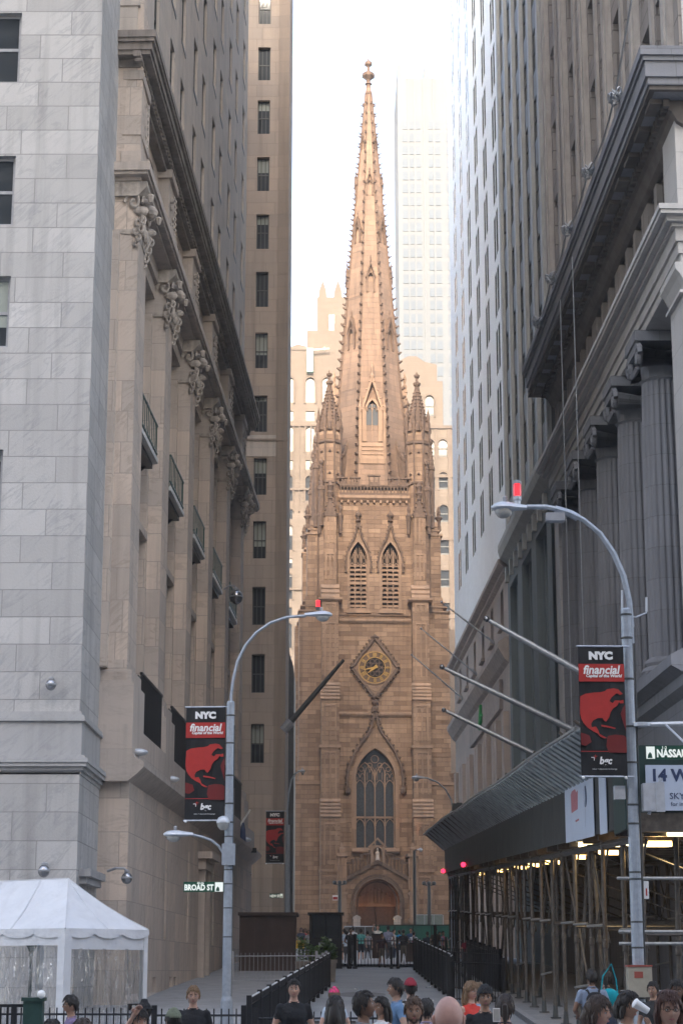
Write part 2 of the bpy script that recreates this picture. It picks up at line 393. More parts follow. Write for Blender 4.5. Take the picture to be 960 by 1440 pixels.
def window(parent, x0, x1, z0, z1, y, gm, fm, rails=1, mull=0, ft=.06, sill=None, key=''):
    """sash window: frame with rails, one pane of glass behind; copies share their mesh"""
    w, h = round(x1-x0, 3), round(z1-z0, 3)
    k = (w, h, gm, fm, rails, mull, ft, sill, key, parent.name)
    if k in _wc: return place(_wc[k], parent, (x0, y, z0))
    f = MB()
    f.box(0, ft, 0, .08, 0, h); f.box(w-ft, w, 0, .08, 0, h); f.box(ft, w-ft, 0, .08, 0, ft); f.box(ft, w-ft, 0, .08, h-ft, h)
    for i in range(rails):
        z = h*(i+1)/(rails+1); f.box(ft, w-ft, .01, .07, z-ft*.5, z+ft*.5)
    for i in range(mull):
        x = w*(i+1)/(mull+1); f.box(x-ft*.35, x+ft*.35, .015, .065, ft, h-ft)
    if sill: f.box(-.1, w+.1, -sill, .0, -.16, -.004)
    o = f.build('window', M[fm], parent, loc=(x0, y, z0))
    g = MB(); g.quad((ft*.5, .05, ft*.5), (w-ft*.5, .05, ft*.5), (w-ft*.5, .05, h-ft*.5), (ft*.5, .05, h-ft*.5))
    g.build('pane', M[gm], o)
    _wc[k] = o
    return o
def cornice(mb, x0, x1, y, prof, z=0, ends=(1, 1)):
    """profile = [(out, z)] pairs from wall, top to bottom, run along x and returned at the ends"""
    poly = [(y - o_, z + zz) for o_, zz in prof] + [(y + .3, z + prof[-1][1]), (y + .3, z + prof[0][1])]
    mb.prismx(poly, x0, x1)
def arch_pts(cx, half, zs, za, n=9):
    h = za - zs; Rr = (half*half + h*h)/(2*half)
    a_end = math.atan2(h, half - Rr) if Rr > half else math.atan2(h, half-Rr)
    L = []
    c = cx - half + Rr
    a1 = PI; a0 = math.atan2(h, cx - c)
    for i in range(n+1):
        a = a1 + (a0-a1)*i/n; L.append((c + Rr*math.cos(a), zs + Rr*math.sin(a)))
    return L + [(2*cx - x, z) for x, z in L[-2::-1]]
def arch_fill(mb, cx, half, zs, za, y0, y1):   # wall corners above an arched opening up to its apex
    P = arch_pts(cx, half, zs, za); m = len(P)//2
    for i in range(m): mb.prism([P[i], P[i+1], (P[i+1][0], za), (P[i][0], za)], y0, y1)
    for i in range(m, len(P)-1): mb.prism([P[i], P[i+1], (P[i+1][0], za), (P[i][0], za)], y0, y1)
def arch_pane(mb, cx, half, z0, zs, za, y):
    P = arch_pts(cx, half, zs, za); mb.add([(x, y, z) for x, z in [(cx-half, z0), (cx+half, z0)] + P[::-1]], [tuple(range(len(P)+2))])
def text(s, size, m, parent=None, loc=(0,0,0), rot=(PI/2,0,0), bold=0.0, ext=.003, shear=0, name='lettering', align='CENTER', sx=1.0):
    cu = bpy.data.curves.new('t', 'FONT'); cu.body = s; cu.size = size; cu.extrude = ext; cu.offset = bold; cu.shear = shear
    cu.align_x = align; cu.align_y = 'CENTER'; cu.resolution_u = 2
    o = bpy.data.objects.new('t', cu); C.objects.link(o)
    bpy.context.view_layer.update()
    me = bpy.data.meshes.new_from_object(o.evaluated_get(bpy.context.evaluated_depsgraph_get()))
    bpy.data.objects.remove(o); bpy.data.curves.remove(cu)
    me.materials.clear(); me.materials.append(m); me.name = name
    for v in me.vertices: v.co.x *= sx
    r = bpy.data.objects.new(name, me); C.objects.link(r); r.location = loc; r.rotation_euler = rot
    if parent is not None: r.parent = parent
    return r
# ================================================================ GROUND
def sheet(name, x0f, x1f, ys, dz, m, thick=None):
    mb = MB()
    for a, b in zip(ys, ys[1:]):
        mb.quad((x0f(a), a, G(a)+dz), (x1f(a), a, G(a)+dz), (x1f(b), b, G(b)+dz), (x0f(b), b, G(b)+dz))
        if thick:
            mb.quad((x0f(a), a, G(a)+dz-thick), (x0f(a), a, G(a)+dz), (x0f(b), b, G(b)+dz), (x0f(b), b, G(b)+dz-thick))
            mb.quad((x1f(a), a, G(a)+dz), (x1f(a), a, G(a)+dz-thick), (x1f(b), b, G(b)+dz-thick), (x1f(b), b, G(b)+dz))
    a = ys[0]
    if thick: mb.quad((x0f(a), a, G(a)+dz-thick), (x1f(a), a, G(a)+dz-thick), (x1f(a), a, G(a)+dz), (x0f(a), a, G(a)+dz))
    o = mb.build(name, m); tag(o, kind='structure'); return o
YS = [-60, -20, 0, 10, 20, 28, 29, 30, 31, 32, 33, 34, 36, 40, 45, 50, 60, 70, 80, 90, 110, 130, 150, 175, 220, 400, 900, 2500]
sheet('ground', lambda y: -1500, lambda y: 1500, YS, -.02, M['pave'])
sheet('road', lambda y: -60 if y < 33 else (-2.6 if y < 34.5 else -1.9 + .028*(y-38)), lambda y: 60 if y < 33 else 4.55 + .006*(y-40),
      [-20, 0, 10, 20, 28, 29, 30, 31, 32, 32.9], 0, M['asphalt'])
RY = [34, 36, 40, 45, 50, 55, 60, 65, 70, 80, 90, 100, 110, 125]
XL = lambda y: -2.2 + .045*(y-38) if y < 75 else -.53
XR = lambda y: 4.5 + .006*(y-40)
sheet('road', XL, XR, RY, .004, M['asphalt'])
sheet('avenue_daylight_sheet', lambda y: -4.6, lambda y: 14, [88, 95, 100, 110, 120, 128], .145, plain('painted_daylight_concrete', (.45,.47,.5), .8, 0, .15, 1.0, dirt=.2))  # daylight on the open avenue put into a paler ground colour
sheet('pavement', lambda y: -30, XL, RY, .13, M['pave'], .15)
sheet('pavement', XR, lambda y: 30, RY, .13, M['pave'], .15)
sheet('kerb', XR, lambda y: XR(y)+.16, RY, .145, M['kerb'], .16)
sheet('kerb', lambda y: XL(y)-.16, XL, RY, .145, M['kerb'], .16)

# ================================================================ CHURCH
def church():
    ch = empty('church', (3.01, 172, 4.2), R(3.3), label='tall brownstone gothic church with clock tower and crocketed spire closing the end of the street', cat='church')
    B, T, O = M['brown'], M['brown_trim'], M['brown_old']
    D = 10.6; CY = D/2
    # --- tower body: front wall between the buttresses with real openings
    mb = MB()
    holes = [(-1.78, 1.78, 8.25, 17.07), (-2.3, -.66, 29.9, 36.1), (.66, 2.3, 29.9, 36.1), (-1.9, 1.9, 0, 5.65)]
    wall(mb, -4.9, 4.9, -1, 41, 0, holes, 1.0)
    arch_fill(mb, 0, 1.78, 14.3, 17.07, .005, 1.0)
    for s in (-1.48, 1.48): arch_fill(mb, s, .82, 34.2, 36.1, .005, .8)
    arch_fill(mb, 0, 1.9, 3.7, 5.65, .005, 1.0)
    shell(mb, -4.9, 4.9, 0, D, -1, 41)
    mb.build('tower_wall', B, ch)
    # nave and aisles behind the tower
    nb = MB(); nb.box(-8.5, 8.5, D, D+45, -1, 16); nb.prism([(-6, 16), (6, 16), (0, 23)], D, D+45); nb.build('nave', B, ch)
    nb = MB(); nb.box(-13.5, -8.5, D+2, D+44, -1, 10); nb.box(8.5, 13.5, D+2, D+44, -1, 10); nb.build('aisle', B, ch)
    # --- big window
    mb = MB()
    P = arch_pts(0, 1.78, 14.3, 17.07, 10)
    for w_, y0, y1 in ((.34, -.10, .3), (.2, -.22, -.08)):
        pts = [(-1.78-w_/2, 8.25)] + [((x)*(1+w_/3.56), z + (z-14.3)*w_/3.5) for x, z in P] + [(1.78+w_/2, 8.25)]
        mb.ribbon(pts, w_, y0, y1)
    mb.build('window_surround', T, ch)
    wn = MB()
    for x in (-.89, 0, .89): wn.box(x-.06, x+.06, .38, .6, 8.3, 15.2)
    for x in (-1.72, 1.72): wn.box(x-.06, x+.06, .38, .6, 8.3, 14.6)
    for z in (11.0,): wn.box(-1.78, 1.78, .36, .58, z-.09, z+.09)
    for x in (-1.335, -.445, .445, 1.335):
        for zs in (10.25, 13.7): wn.ribbon(arch_pts(x, .39, zs, zs+.62, 5), .07, .4, .58)
        for s in (-.22, .22):
            wn.ribbon(arch_pts(x+s, .2, 15.0 if abs(x) < 1 else 14.55, 15.5 if abs(x) < 1 else 14.95, 4), .05, .42, .57)
            wn.box(x+s-.02, x+s+.02, .42, .56, 14.3, 15.0 if abs(x) < 1 else 14.6)
    wn.ribbon(arch_pts(-.89, .87, 14.3, 15.9, 7), .09, .38, .6); wn.ribbon(arch_pts(.89, .87, 14.3, 15.9, 7), .09, .38, .6)
    for cx, cz, rr in ((0, 16.2, .34), (-.45, 15.65, .2), (.45, 15.65, .2), (-1.2, 15.3, .2), (1.2, 15.3, .2)):
        wn.ribbon([(cx+rr*math.cos(a*PI/6), cz+rr*math.sin(a*PI/6)) for a in range(13)], .06, .42, .57)
    o = wn.build('window', T, ch)
    g = MB(); arch_pane(g, 0, 1.78, 8.25, 14.3, 17.07, .62)
    g.build('pane', M['lead'], o)
    s_ = MB(); s_.prismx([(-.5, 7.9), (.6, 7.9), (.6, 8.35), (-.1, 8.3), (-.5, 8.0)], -2.1, 2.1); s_.build('sill', T, o)
    # ogee hood over the big window
    hd = MB()
    half = [(-2.45, 13.4), (-2.5, 14.4), (-2.3, 15.6), (-1.8, 16.8), (-1.15, 17.8), (-.6, 18.5), (-.28, 19.2), (-.14, 20.0), (-.06, 20.6)]
    full = half + [(-x, z) for x, z in half[::-1]]
    hd.ribbon(half, .2, -.34, 0); hd.ribbon([(-x, z) for x, z in half], .2, -.34, 0)
    for hh in (half, [(-x, z) for x, z in half]):
        for i in range(len(hh)-1):
            for t in (0, .5):
                x = hh[i][0]*(1-t)+hh[i+1][0]*t; z = hh[i][1]*(1-t)+hh[i+1][1]*t
                hd.lump((x + (-.16 if x < 0 else .16), -.28, z+.05), .15)
    hd.lathe(0, -.22, [(.1, 19.8), (.14, 20.3), (.3, 20.55), (.12, 20.8), (.2, 21.0), (.34, 21.2), (.1, 21.45), (.02, 21.8)], 8)
    for s in (-1, 1): hd.lathe(s*2.5, -.2, [(.05, 12.9), (.28, 13.15), (.28, 13.5), (.15, 13.6)], 8)
    hd.build('window_hood', O, ch)
    # --- belfry windows
    for s in (-1.48, 1.48):
        wn = MB()
        for w_, y0, y1 in ((.18, -.06, .25),):
            wn.ribbon([(s-.91, 29.9)] + [(s+(x)*1.11, z+.1) for x, z in arch_pts(0, .82, 34.2, 36.1, 7)] + [(s+.91, 29.9)], w_, y0, y1)
        for x in (-.27, .27): wn.box(s+x-.05, s+x+.05, .22, .45, 29.9, 35.4)
        for x in (-.78, .78): wn.box(s+x-.04, s+x+.04, .22, .45, 29.9, 34.5)
        wn.box(s-.82, s+.82, .2, .45, 32.15, 32.4)
        for x in (-.54, 0, .54):
            for zs in (31.5, 33.75): wn.ribbon(arch_pts(s+x, .23, zs, zs+.42, 4), .08, .24, .43)
            for q in (-.13, .13): wn.box(s+x+q-.025, s+x+q+.025, .26, .42, 34.2, 35.0 if x else 35.6)
        wn.ribbon(arch_pts(s-.27, .27, 34.6, 35.3, 4), .05, .26, .42); wn.ribbon(arch_pts(s+.27, .27, 34.6, 35.3, 4), .05, .26, .42)
        o = wn.build('belfry_window', T, ch)
        lv = MB()
        z = 30.05
        while z < 34.0:
            if not 32.0 < z < 32.35: lv.prismx([(.30, z), (.30, z+.09), (.6, z+.30), (.6, z+.24)], s-.8, s+.8)
            z += .42
        lv.build('louvre', T, o)
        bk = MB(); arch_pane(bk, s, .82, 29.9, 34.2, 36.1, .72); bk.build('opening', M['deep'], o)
        sl = MB()
        for k in range(3): sl.box(s-.95-.1*k, s+.95+.1*k, -.12*(k+1), .1, 29.72-.16*k, 29.86-.16*k)
        sl.build('sill', T, o)
        hd = MB()
        half = [(-1.12, 33.2), (-1.16, 34.2), (-1.0, 35.1), (-.68, 35.9), (-.36, 36.5), (-.16, 37.2), (-.08, 37.8)]
        for hh in (half, [(-x, z) for x, z in half]):
            hd.ribbon([(s+x, z) for x, z in hh], .14, -.26, 0)
            for i in range(len(hh)-1):
                for t in (0, .5):
                    x = hh[i][0]*(1-t)+hh[i+1][0]*t; z = hh[i][1]*(1-t)+hh[i+1][1]*t
                    hd.lump((s+x+(-.1 if x < 0 else .1), -.2, z), .09)
        hd.lathe(s, -.16, [(.09, 37.4), (.11, 37.9), (.28, 38.05), (.1, 38.2), (.14, 38.35), (.3, 38.55), (.26, 38.75), (.08, 38.9), (.03, 39.1)], 8)
        hd.build('belfry_hood', O, ch)
    # --- string courses
    st = MB()
    for z in (28.7, 20.15):
        st.prismx([(-.28, z+.12), (-.28, z-.02), (-.1, z-.22), (.1, z-.22), (.1, z+.3)], -3.3, 3.3)
    st.prismx([(-.16, 29.35), (-.16, 29.2), (.1, 29.2), (.1, 29.45)], -3.3, 3.3)
    st.prismx([(-.4, 40.45), (-.4, 40.2), (-.1, 39.9), (.1, 39.9), (.1, 40.5)], -3.3, 3.3)
    for i in range(11): st.box(-3.1+i*.6, -2.9+i*.6, -.26, 0, 39.75, 40.0)
    st.build('string_course', T, ch)
    # --- parapet
    pp = MB()
    pp.box(-3.2, 3.2, -.28, 0, 40.452, 40.7); pp.box(-3.2, 3.2, -.22, -.04, 41.35, 41.5)
    x = -3.1
    while x < 3.15: pp.box(x-.05, x+.05, -.2, -.06, 40.7, 41.35); x += .31
    x = -2.95
    while x < 3.0: pp.ribbon(arch_pts(x, .14, 41.1, 41.32, 3), .05, -.18, -.08); x += .31
    for c in (-2.95, -1.75, 0, 1.75, 2.95):
        hh = .55 if c else .8; wv = .42 if c else .5
        pp.box(c-wv, c-wv+.12, -.24, -.02, 41.502, 41.5+hh); pp.box(c+wv-.12, c+wv, -.24, -.02, 41.502, 41.5+hh)
        pp.box(c-.06, c+.06, -.22, -.04, 41.502, 41.5+hh); pp.box(c-wv-.08, c+wv+.08, -.3, .02, 41.502+hh, 41.65+hh)
        pp.box(c-wv, c+wv, -.18, -.08, 41.5, 41.75)
    pp.build('parapet', O, ch)
    gt = MB(); gt.box(-3.2, 3.2, .02, 1.3, 40.5, 41.45); gt.build('parapet_shade_box', M['deep'], ch)  # near-black box standing for the shade behind the parapet openings
    # side parapets
    pp = MB()
    for s in (-1, 1):
        xx = s*4.9; pp.box(xx-.12, xx+.12, 1.9, D-1.9, 40.9, 41.6)
        for k in range(6): pp.box(xx-.12, xx+.12, 2.2+k*1.1, 2.8+k*1.1, 41.602, 42.3)
    pp.build('side_parapet', O, ch)
    # --- clock
    ck = MB()
    dia = [(0, 27.2), (-2.1, 24.42), (0, 21.65), (2.1, 24.42)]
    for a, b in zip(dia, dia[1:]+dia[:1]): ck.ribbon([a, b], .26, -.34, 0)
    for a, b in zip(dia, dia[1:]+dia[:1]):
        for k in range(9):
            t = (k+.5)/9; x = a[0]*(1-t)+b[0]*t; z = a[1]*(1-t)+b[1]*t
            ck.lump((x+(.17 if x > 0 else -.17), -.22, z+(.1 if z > 24.4 else -.16)), .14)
    for x, z in dia: ck.lump((x, -.3, z), .24)
    ck.lathe(0, -.2, [(.3, 20.4), (.34, 20.75), (.16, 20.9), (.1, 21.4)], 8)
    co_ = ck.build('clock_case', O, ch)
    fb = MB(); fb.prism(dia, -.06, -.004); 
    for x, z in ((0, 26.35), (0, 22.5), (-1.55, 24.42), (1.55, 24.42)):
        fb.ribbon([(x+.22*math.cos(a*PI/6), z+.22*math.sin(a*PI/6)) for a in range(13)], .07, -.13, -.06)
    fb.ribbon([(1.5*math.cos(a*PI/18), 24.42+1.5*math.sin(a*PI/18)) for a in range(37)], .12, -.18, -.05)
    fb.build('clock_spandrel', T, co_)
    def ring(r0, r1, y0, y1, n=36):
        mb = MB(); mb.ribbon([((r0+r1)/2*math.cos(2*PI*a/n), 24.42+(r0+r1)/2*math.sin(2*PI*a/n)) for a in range(n+1)], r1-r0, y0, y1); return mb
    ring(.9, 1.42, -.15, -.07).build('chapter_ring', M['brown_old'], co_)
    d = ring(0.02, .9, -.12, -.07); d.build('dial', M['deep'], co_)
    rs = MB()
    for k in range(8):
        a = k*PI/4+PI/8; x, z = .62*math.cos(a), 24.42+.62*math.sin(a)
        rs.ribbon([(x+.2*math.cos(b*PI/5), z+.2*math.sin(b*PI/5)) for b in range(11)], .07, -.16, -.1)
    rs.ribbon([(.36*math.cos(b*PI/8), 24.42+.36*math.sin(b*PI/8)) for b in range(17)], .06, -.16, -.1)
    rs.build('rosette', M['brown_old'], co_)
    nm = MB()
    for k in range(12):
        a = k*PI/6; c, s = math.cos(a), math.sin(a)
        n = (1, 2, 2, 3)[k % 4] + 1
        for j in range(n):
            o_ = (j-(n-1)/2)*.09
            p = [(1.0*c - o_*s, 1.0*s + o_*c), (1.34*c - o_*s, 1.34*s + o_*c)]
            nm.ribbon([(u, 24.42+v) for u, v in p], .045, -.2, -.152)
    nm.ribbon([(1.43*math.cos(a*PI/18), 24.42+1.43*math.sin(a*PI/18)) for a in range(37)], .05, -.21, -.152)
    nm.ribbon([(.93*math.cos(a*PI/18), 24.42+.93*math.sin(a*PI/18)) for a in range(37)], .05, -.21, -.152)
    nm.build('numerals', M['gold'], co_)
    hn = MB()
    for ang, ln, wd in ((PI/2-2*PI*43/60, 1.35, .1), (PI/2-2*PI*7.72/12, .95, .15)):
        c, s = math.cos(ang), math.sin(ang)
        hn.prism([(-.25*c - wd*s, 24.42-.25*s+wd*c), (ln*c, 24.42+ln*s), (-.25*c + wd*s, 24.42-.25*s-wd*c)], -.27, -.225)
    hn.build('hands', M['gold'], co_)
    # --- buttresses: stepped shafts with weatherings and panel tracery
    def panel(mb, cx, w_, z0, z1, y):
        for x in (-w_/2, 0, w_/2): mb.box(cx+x-.06, cx+x+.06, y-.1, y+.02, z0, z1)
        for x in (-w_/4, w_/4): mb.ribbon(arch_pts(cx+x, w_/4-.05, z1-.5, z1-.1, 4), .09, y-.09, y+.02)
        mb.box(cx-w_/2-.06, cx+w_/2+.06, y-.12, y+.02, z1, z1+.16)
    def weather(mb, cx, w_, z0, z1, ya, yb, n=4):
        for k in range(n):
            za = z0+(z1-z0)*k/n; zb = z0+(z1-z0)*(k+1)/n
            y0 = ya+(yb-ya)*k/n; y1 = ya+(yb-ya)*(k+1)/n
            mb.prismx([(y0-.14, za), (y0-.14, za+.09), (y1-.02, zb), (yb+.3, zb), (yb+.3, za)], cx-w_/2-.06, cx+w_/2+.06)
    for s in (-1, 1):
        bx = s*4.1
        mb = MB()
        stages = [(-1, 6.2, 1.75, -2.0), (6.2, 10.8, 1.7, -1.95), (12.4, 17.1, 1.6, -1.6), (17.1, 21.3, 1.58, -1.55), (22.9, 28.8, 1.5, -1.25), (28.8, 30.6, 1.5, -1.2), (31.9, 35.3, 1.2, -.85), (35.3, 39.0, 1.15, -.8)]
        for z0, z1, w_, y in stages:
            mb.box(bx-w_/2, bx+w_/2, y, .5, z0, z1)
        mb.box(bx-.82, bx+.82, -1.5, .5, 10.8, 12.4); mb.box(bx-.76, bx+.76, -1.1, .5, 21.3, 22.9)
        mb.build('buttress', B, ch)
        tr = MB()
        weather(tr, bx, 1.7, 10.85, 12.5, -1.95, -1.55, 5); weather(tr, bx, 1.6, 21.3, 22.9, -1.55, -1.2, 5)
        weather(tr, bx, 1.55, 30.6, 31.95, -1.25, -.8, 3)
        tr.prismx([(-1.5, 30.45), (-1.5, 30.62), (.2, 30.62), (.2, 30.3), (-1.3, 30.3)], bx-1.1, bx+1.1)
        for z0, z1, w_, y in stages:
            if z1 > 2: panel(tr, bx, w_*.62, max(z0, 0)+.5, z1-.6, y)
        for z in (6.2, 17.1): tr.box(bx-.95, bx+.95, (-2.12 if z < 10 else -1.7), 0, z-.12, z+.14)
        tr.build('buttress_tracery', T, ch)
        ca = MB()   # gablet and finial at the foot of the turret
        ca.prism([(bx-.62, 38.3), (bx+.62, 38.3), (bx, 40.1)], -.95, .2)
        for k in range(5):
            for q in (-1, 1): ca.lump((bx+q*(.6-.12*k), -.95, 38.5+.36*k), .14)
        for q in (-1, 1): ca.lathe(bx+q*.95, -.35, [(.16, 36.8), (.22, 38.2), (.3, 38.5), (.1, 38.8), (.16, 39.2), (.03, 39.7)], 6)
        ca.lathe(bx, -.75, [(.16, 39.5), (.2, 40.3), (.34, 40.55), (.14, 40.75), (.2, 41.0), (.32, 41.2), (.04, 41.7)], 8)
        ca.build('buttress_finial', O, ch)
        # side buttresses seen edge on
        for yb in (1.1, D-1.1):
            mb = MB(); ow = .55
            for z0, z1, xo in ((-1, 14, 7.1), (14, 29.6, 6.85), (31, 36.8, 6.15), (29.6, 31, 6.3)):
                k = xo if yb < 5 else xo+.1
                mb.box(s*4.6, s*k, yb-ow-.3, yb+ow+.3, z0, z1)
            mb.build('side_buttress', B, ch)
            tr = MB()
            tr.box(s*4.6, s*7.3, yb-ow-.42, yb+ow+.42, 14-.12, 14.14)
            for k in range(3):
                z = 29.6+.45*k; tr.box(s*4.6, s*(6.95-.22*k), yb-ow-.45+.06*k, yb+ow+.45-.06*k, z, z+.14)
            for k in range(3):
                z = 36.8+.42*k; tr.box(s*4.6, s*(6.35-.25*k), yb-ow-.4, yb+ow+.4, z, z+.16)
            tr.box(s*4.6, s*5.9, yb-ow-.3, yb+ow+.3, 36.83, 38.1)
            tr.build('side_weathering', T, ch)
            f = MB(); f.lathe(s*6.1, yb, [(.15, 37.9), (.18, 38.4), (.38, 38.7), (.16, 38.9), (.22, 39.2), (.02, 39.9)], 8)
            f.box(s*6.1-.2, s*6.1+.2, yb-.2, yb+.2, 37.5, 37.9)
            f.build('finial', O, ch)
    # --- corner turrets with spirelets
    def turret(cx, cy, z0, top=52.8, r=1.08):
        mb = MB(); ph = PI/8
        mb.lathe(cx, cy, [(r, z0), (r, 45.6), (r*1.08, 45.8), (r*1.08, 46.4), (r*.98, 46.6), (r*.98, 47.3)], 8, ph)
        o = mb.build('turret', B, ch)
        sp = MB()
        sp.lathe(cx, cy, [(r*.92, 47.2), (r*.8, 47.7), (.14, top-1.5)], 8, ph)
        for k in range(8):
            a = ph+k*PI/4
            sp.tube([(cx+r*.82*math.cos(a), cy+r*.82*math.sin(a), 47.5), (cx+.16*math.cos(a), cy+.16*math.sin(a), top-1.5)], .05, 4)
            for j in range(9):
                t = j/9; rr = (r*.84)*(1-t)+.18*t; z = 47.8+(top-1.8-47.8)*t
                sp.lump((cx+rr*math.cos(a), cy+rr*math.sin(a), z), .15)
        sp.lathe(cx, cy, [(.14, top-1.6), (.34, top-1.35), (.36, top-1.15), (.13, top-1.0), (.12, top-.7), (.26, top-.55), (.28, top-.38), (.09, top-.25), (.02, top)], 8)
        sp.build('spirelet', O, o)
        tr = MB()
        for k in range(8):
            a = ph+k*PI/4; x, y = cx+r*1.02*math.cos(a), cy+r*1.02*math.sin(a)
            tr.tube([(x, y, z0), (x, y, 46)], .09, 5)
            tr.lathe(x, y, [(.13, 45.9), (.2, 46.8), (.12, 46.9), (.17, 47.5), (.1, 47.8), (.15, 48.1), (.02, 49.0)], 5)
            am = a+PI/8; xm, ym = cx+r*1.0*math.cos(am), cy+r*1.0*math.sin(am)
            tr.lathe(xm, ym, [(.24, 46.7), (.24, 47.15), (.05, 47.6)], 4, am)
            for z in (42.5, 44.6): tr.lump((xm, ym, z), .16)
        for z in (41.6, 45.5): tr.lathe(cx, cy, [(r*.98, z-.1), (r*1.13, z), (r*1.13, z+.16), (r*.98, z+.26)], 8, ph)
        tr.build('turret_carving', O, o)
    for sx in (-1, 1):
        for cy_, cx_, tp_ in ((.3, 5.35, 46.2), (D-.3, 5.35, 46.2), (1.9, 5.1, 48.6), (D-1.9, 5.1, 48.6), (-.35, 4.9, 44.0)):
            pn = MB(); pn.lathe(sx*cx_, cy_, [(.3, 37.5), (.3, tp_-3.2), (.38, tp_-3.1), (.36, tp_-2.8), (.26, tp_-2.7), (.08, tp_-.7), (.2, tp_-.55), (.22, tp_-.35), (.06, tp_-.2), (.01, tp_)], 8)
            for k in range(5):
                for a in range(4): pn.lump((sx*cx_+(.26-.04*k)*math.cos(a*PI/2+.78), cy_+(.26-.04*k)*math.sin(a*PI/2+.78), tp_-2.6+.4*k), .1)
            pn.build('side_pinnacle', O, ch)
    turret(-4.13, .6, 31); turret(4.13, .6, 31)
    turret(-4.13, D-.6, 31); turret(4.13, D-.6, 31)
    # --- spire
    R8 = 1/math.cos(PI/8); ph = PI/8
    def hw(z): return 3.42-(z-46)*(3.42-.26)/(84-46)
    mb = MB(); mb.lathe(0, CY, [(hw(z)*R8, z) for z in (41, 50, 60, 70, 80, 84.0)], 8, ph)
    sp = mb.build('spire', M['brown_spire'], ch)
    rb = MB()
    for k in range(8):
        a = ph+k*PI/4
        e = lambda z, ex=0: ((hw(z)*R8+ex)*math.cos(a), CY+(hw(z)*R8+ex)*math.sin(a), z)
        rb = MB(); rb.tube([e(41), e(83.6)], [.16, .07], 6)
        z = 42.2; j = 0
        while z < 83:
            sc = .23 - .0022*(z-42); p = e(z, .1+sc*.3)
            rb.lump(p, sc, sc*1.2); q = e(z+.1, .2+sc*.9); rb.lump(q, sc*.6)
            if z < 75: rb.lump(e(z+.45, .06), sc*.45)
            z += .9 if z < 60 else 1.1; j += 1
        # small beads between crockets
        rb.build('spire_rib', O, sp)
    tp = MB()
    tp.lathe(0, CY, [(.28, 83.2), (.42, 83.4), (.28, 83.6), (.22, 84.4), (.38, 84.5), (.2, 84.7), (.24, 84.95), (.62, 85.3), (.64, 85.6), (.4, 85.8), (.15, 85.95), (.15, 86.4), (.4, 86.6), (.38, 86.9), (.12, 87.05), (.06, 87.3)], 8, ph)
    for k in range(8): tp.lump((.58*math.cos(ph+k*PI/4), CY+.58*math.sin(ph+k*PI/4), 85.35), .15)
    tp.build('spire_finial', O, sp)
    # lucarnes
    def lucarne(ang, z0, w_, h, deep_=True, name='lucarne'):
        T_ = Matrix.Translation((0, CY, 0)) @ Matrix.Rotation(ang, 4, 'Z')
        rr = hw(z0); y = -rr-.12; yt = -hw(z0+h)
        mb = MB(); mb.T = T_
        mb.box(-w_/2, -w_*.3, y, yt+.5, z0, z0+h*.55); mb.box(w_*.3, w_/2, y, yt+.5, z0, z0+h*.55)
        mb.ribbon(arch_pts(0, w_*.32, z0+h*.5, z0+h*.68, 5), w_*.12, y, yt+.4)
        mb.prism([(-w_*.5, z0+h*.55), (-w_*.38, z0+h*.55), (0, z0+h*.92), (w_*.38, z0+h*.55), (w_*.5, z0+h*.55), (0, z0+h*1.12)], y-.04, yt+.3) if False else None
        mb.ribbon([(-w_*.52, z0+h*.5), (-w_*.3, z0+h*.72), (0, z0+h*1.02)], w_*.12, y-.05, yt+.3)
        mb.ribbon([(w_*.52, z0+h*.5), (w_*.3, z0+h*.72), (0, z0+h*1.02)], w_*.12, y-.05, yt+.3)
        for k in range(4):
            for q in (-1, 1): mb.lump((q*w_*(.55-.14*k), y-.03, z0+h*(.56+.13*k)), w_*.07)
        mb.lathe(0, y+.1, [(w_*.06, z0+h*.95), (w_*.14, z0+h*1.05), (w_*.05, z0+h*1.1), (w_*.1, z0+h*1.18), (.01, z0+h*1.3)], 6)
        o = mb.build(name, O if w_ < 1.2 else T, sp)
        if w_ > 1.2:
            m2 = MB(); m2.T = T_
            m2.box(-.035, .035, y+.1, y+.22, z0+.1, z0+h*.6); m2.ribbon(arch_pts(-.22, .2, z0+h*.48, z0+h*.55, 3), .05, y+.1, y+.2); m2.ribbon(arch_pts(.22, .2, z0+h*.48, z0+h*.55, 3), .05, y+.1, y+.2)
            m2.build('mullion', T, o)
        g = MB(); g.T = T_; g.box(-w_*.31, w_*.31, y+.26, y+.3, z0, z0+h*.6); g.build('opening', M['lead'] if w_ > 1.2 else M['deep'], o)
        if w_ > 1.2:
            b = MB(); b.T = T_
            b.box(-w_*.62, w_*.62, y-.15, -hw(z0-2.2)+.2, z0-2.2, z0-1.7)
            for k in range(4): b.prismx([(y-.14+.02*k, z0-1.7+.4*k), (y+.5, z0-1.7+.4*k), (y+.5, z0-1.28+.4*k), (y-.02+.02*k, z0-1.32+.4*k)], -w_*.56+.02*k, w_*.56-.02*k)
            for q in (-1, 1):
                b.box(q*w_*.6-.14, q*w_*.6+.14, y-.1, y+.9, z0-1.7, z0+h*.45)
                b.lathe(q*w_*.6, y+.1, [(.15, z0+h*.45), (.2, z0+h*.55), (.1, z0+h*.6), (.02, z0+h*.78)], 6)
            b.build('lucarne_base', T, o)
    for k in range(4):
        lucarne(k*PI/2, 46.2, 1.9, 6.2)
        lucarne(k*PI/2+PI/4, 55.8, .95, 3.2)
        lucarne(k*PI/2, 61.6, .85, 3.0)
        lucarne(k*PI/2+PI/4, 67.0, .8, 2.6)
        lucarne(k*PI/2, 72.0, .7, 2.4)
        lucarne(k*PI/2+PI/4, 77.2, .45, 1.4)
    # flying pieces between turrets and spire
    fl = MB()
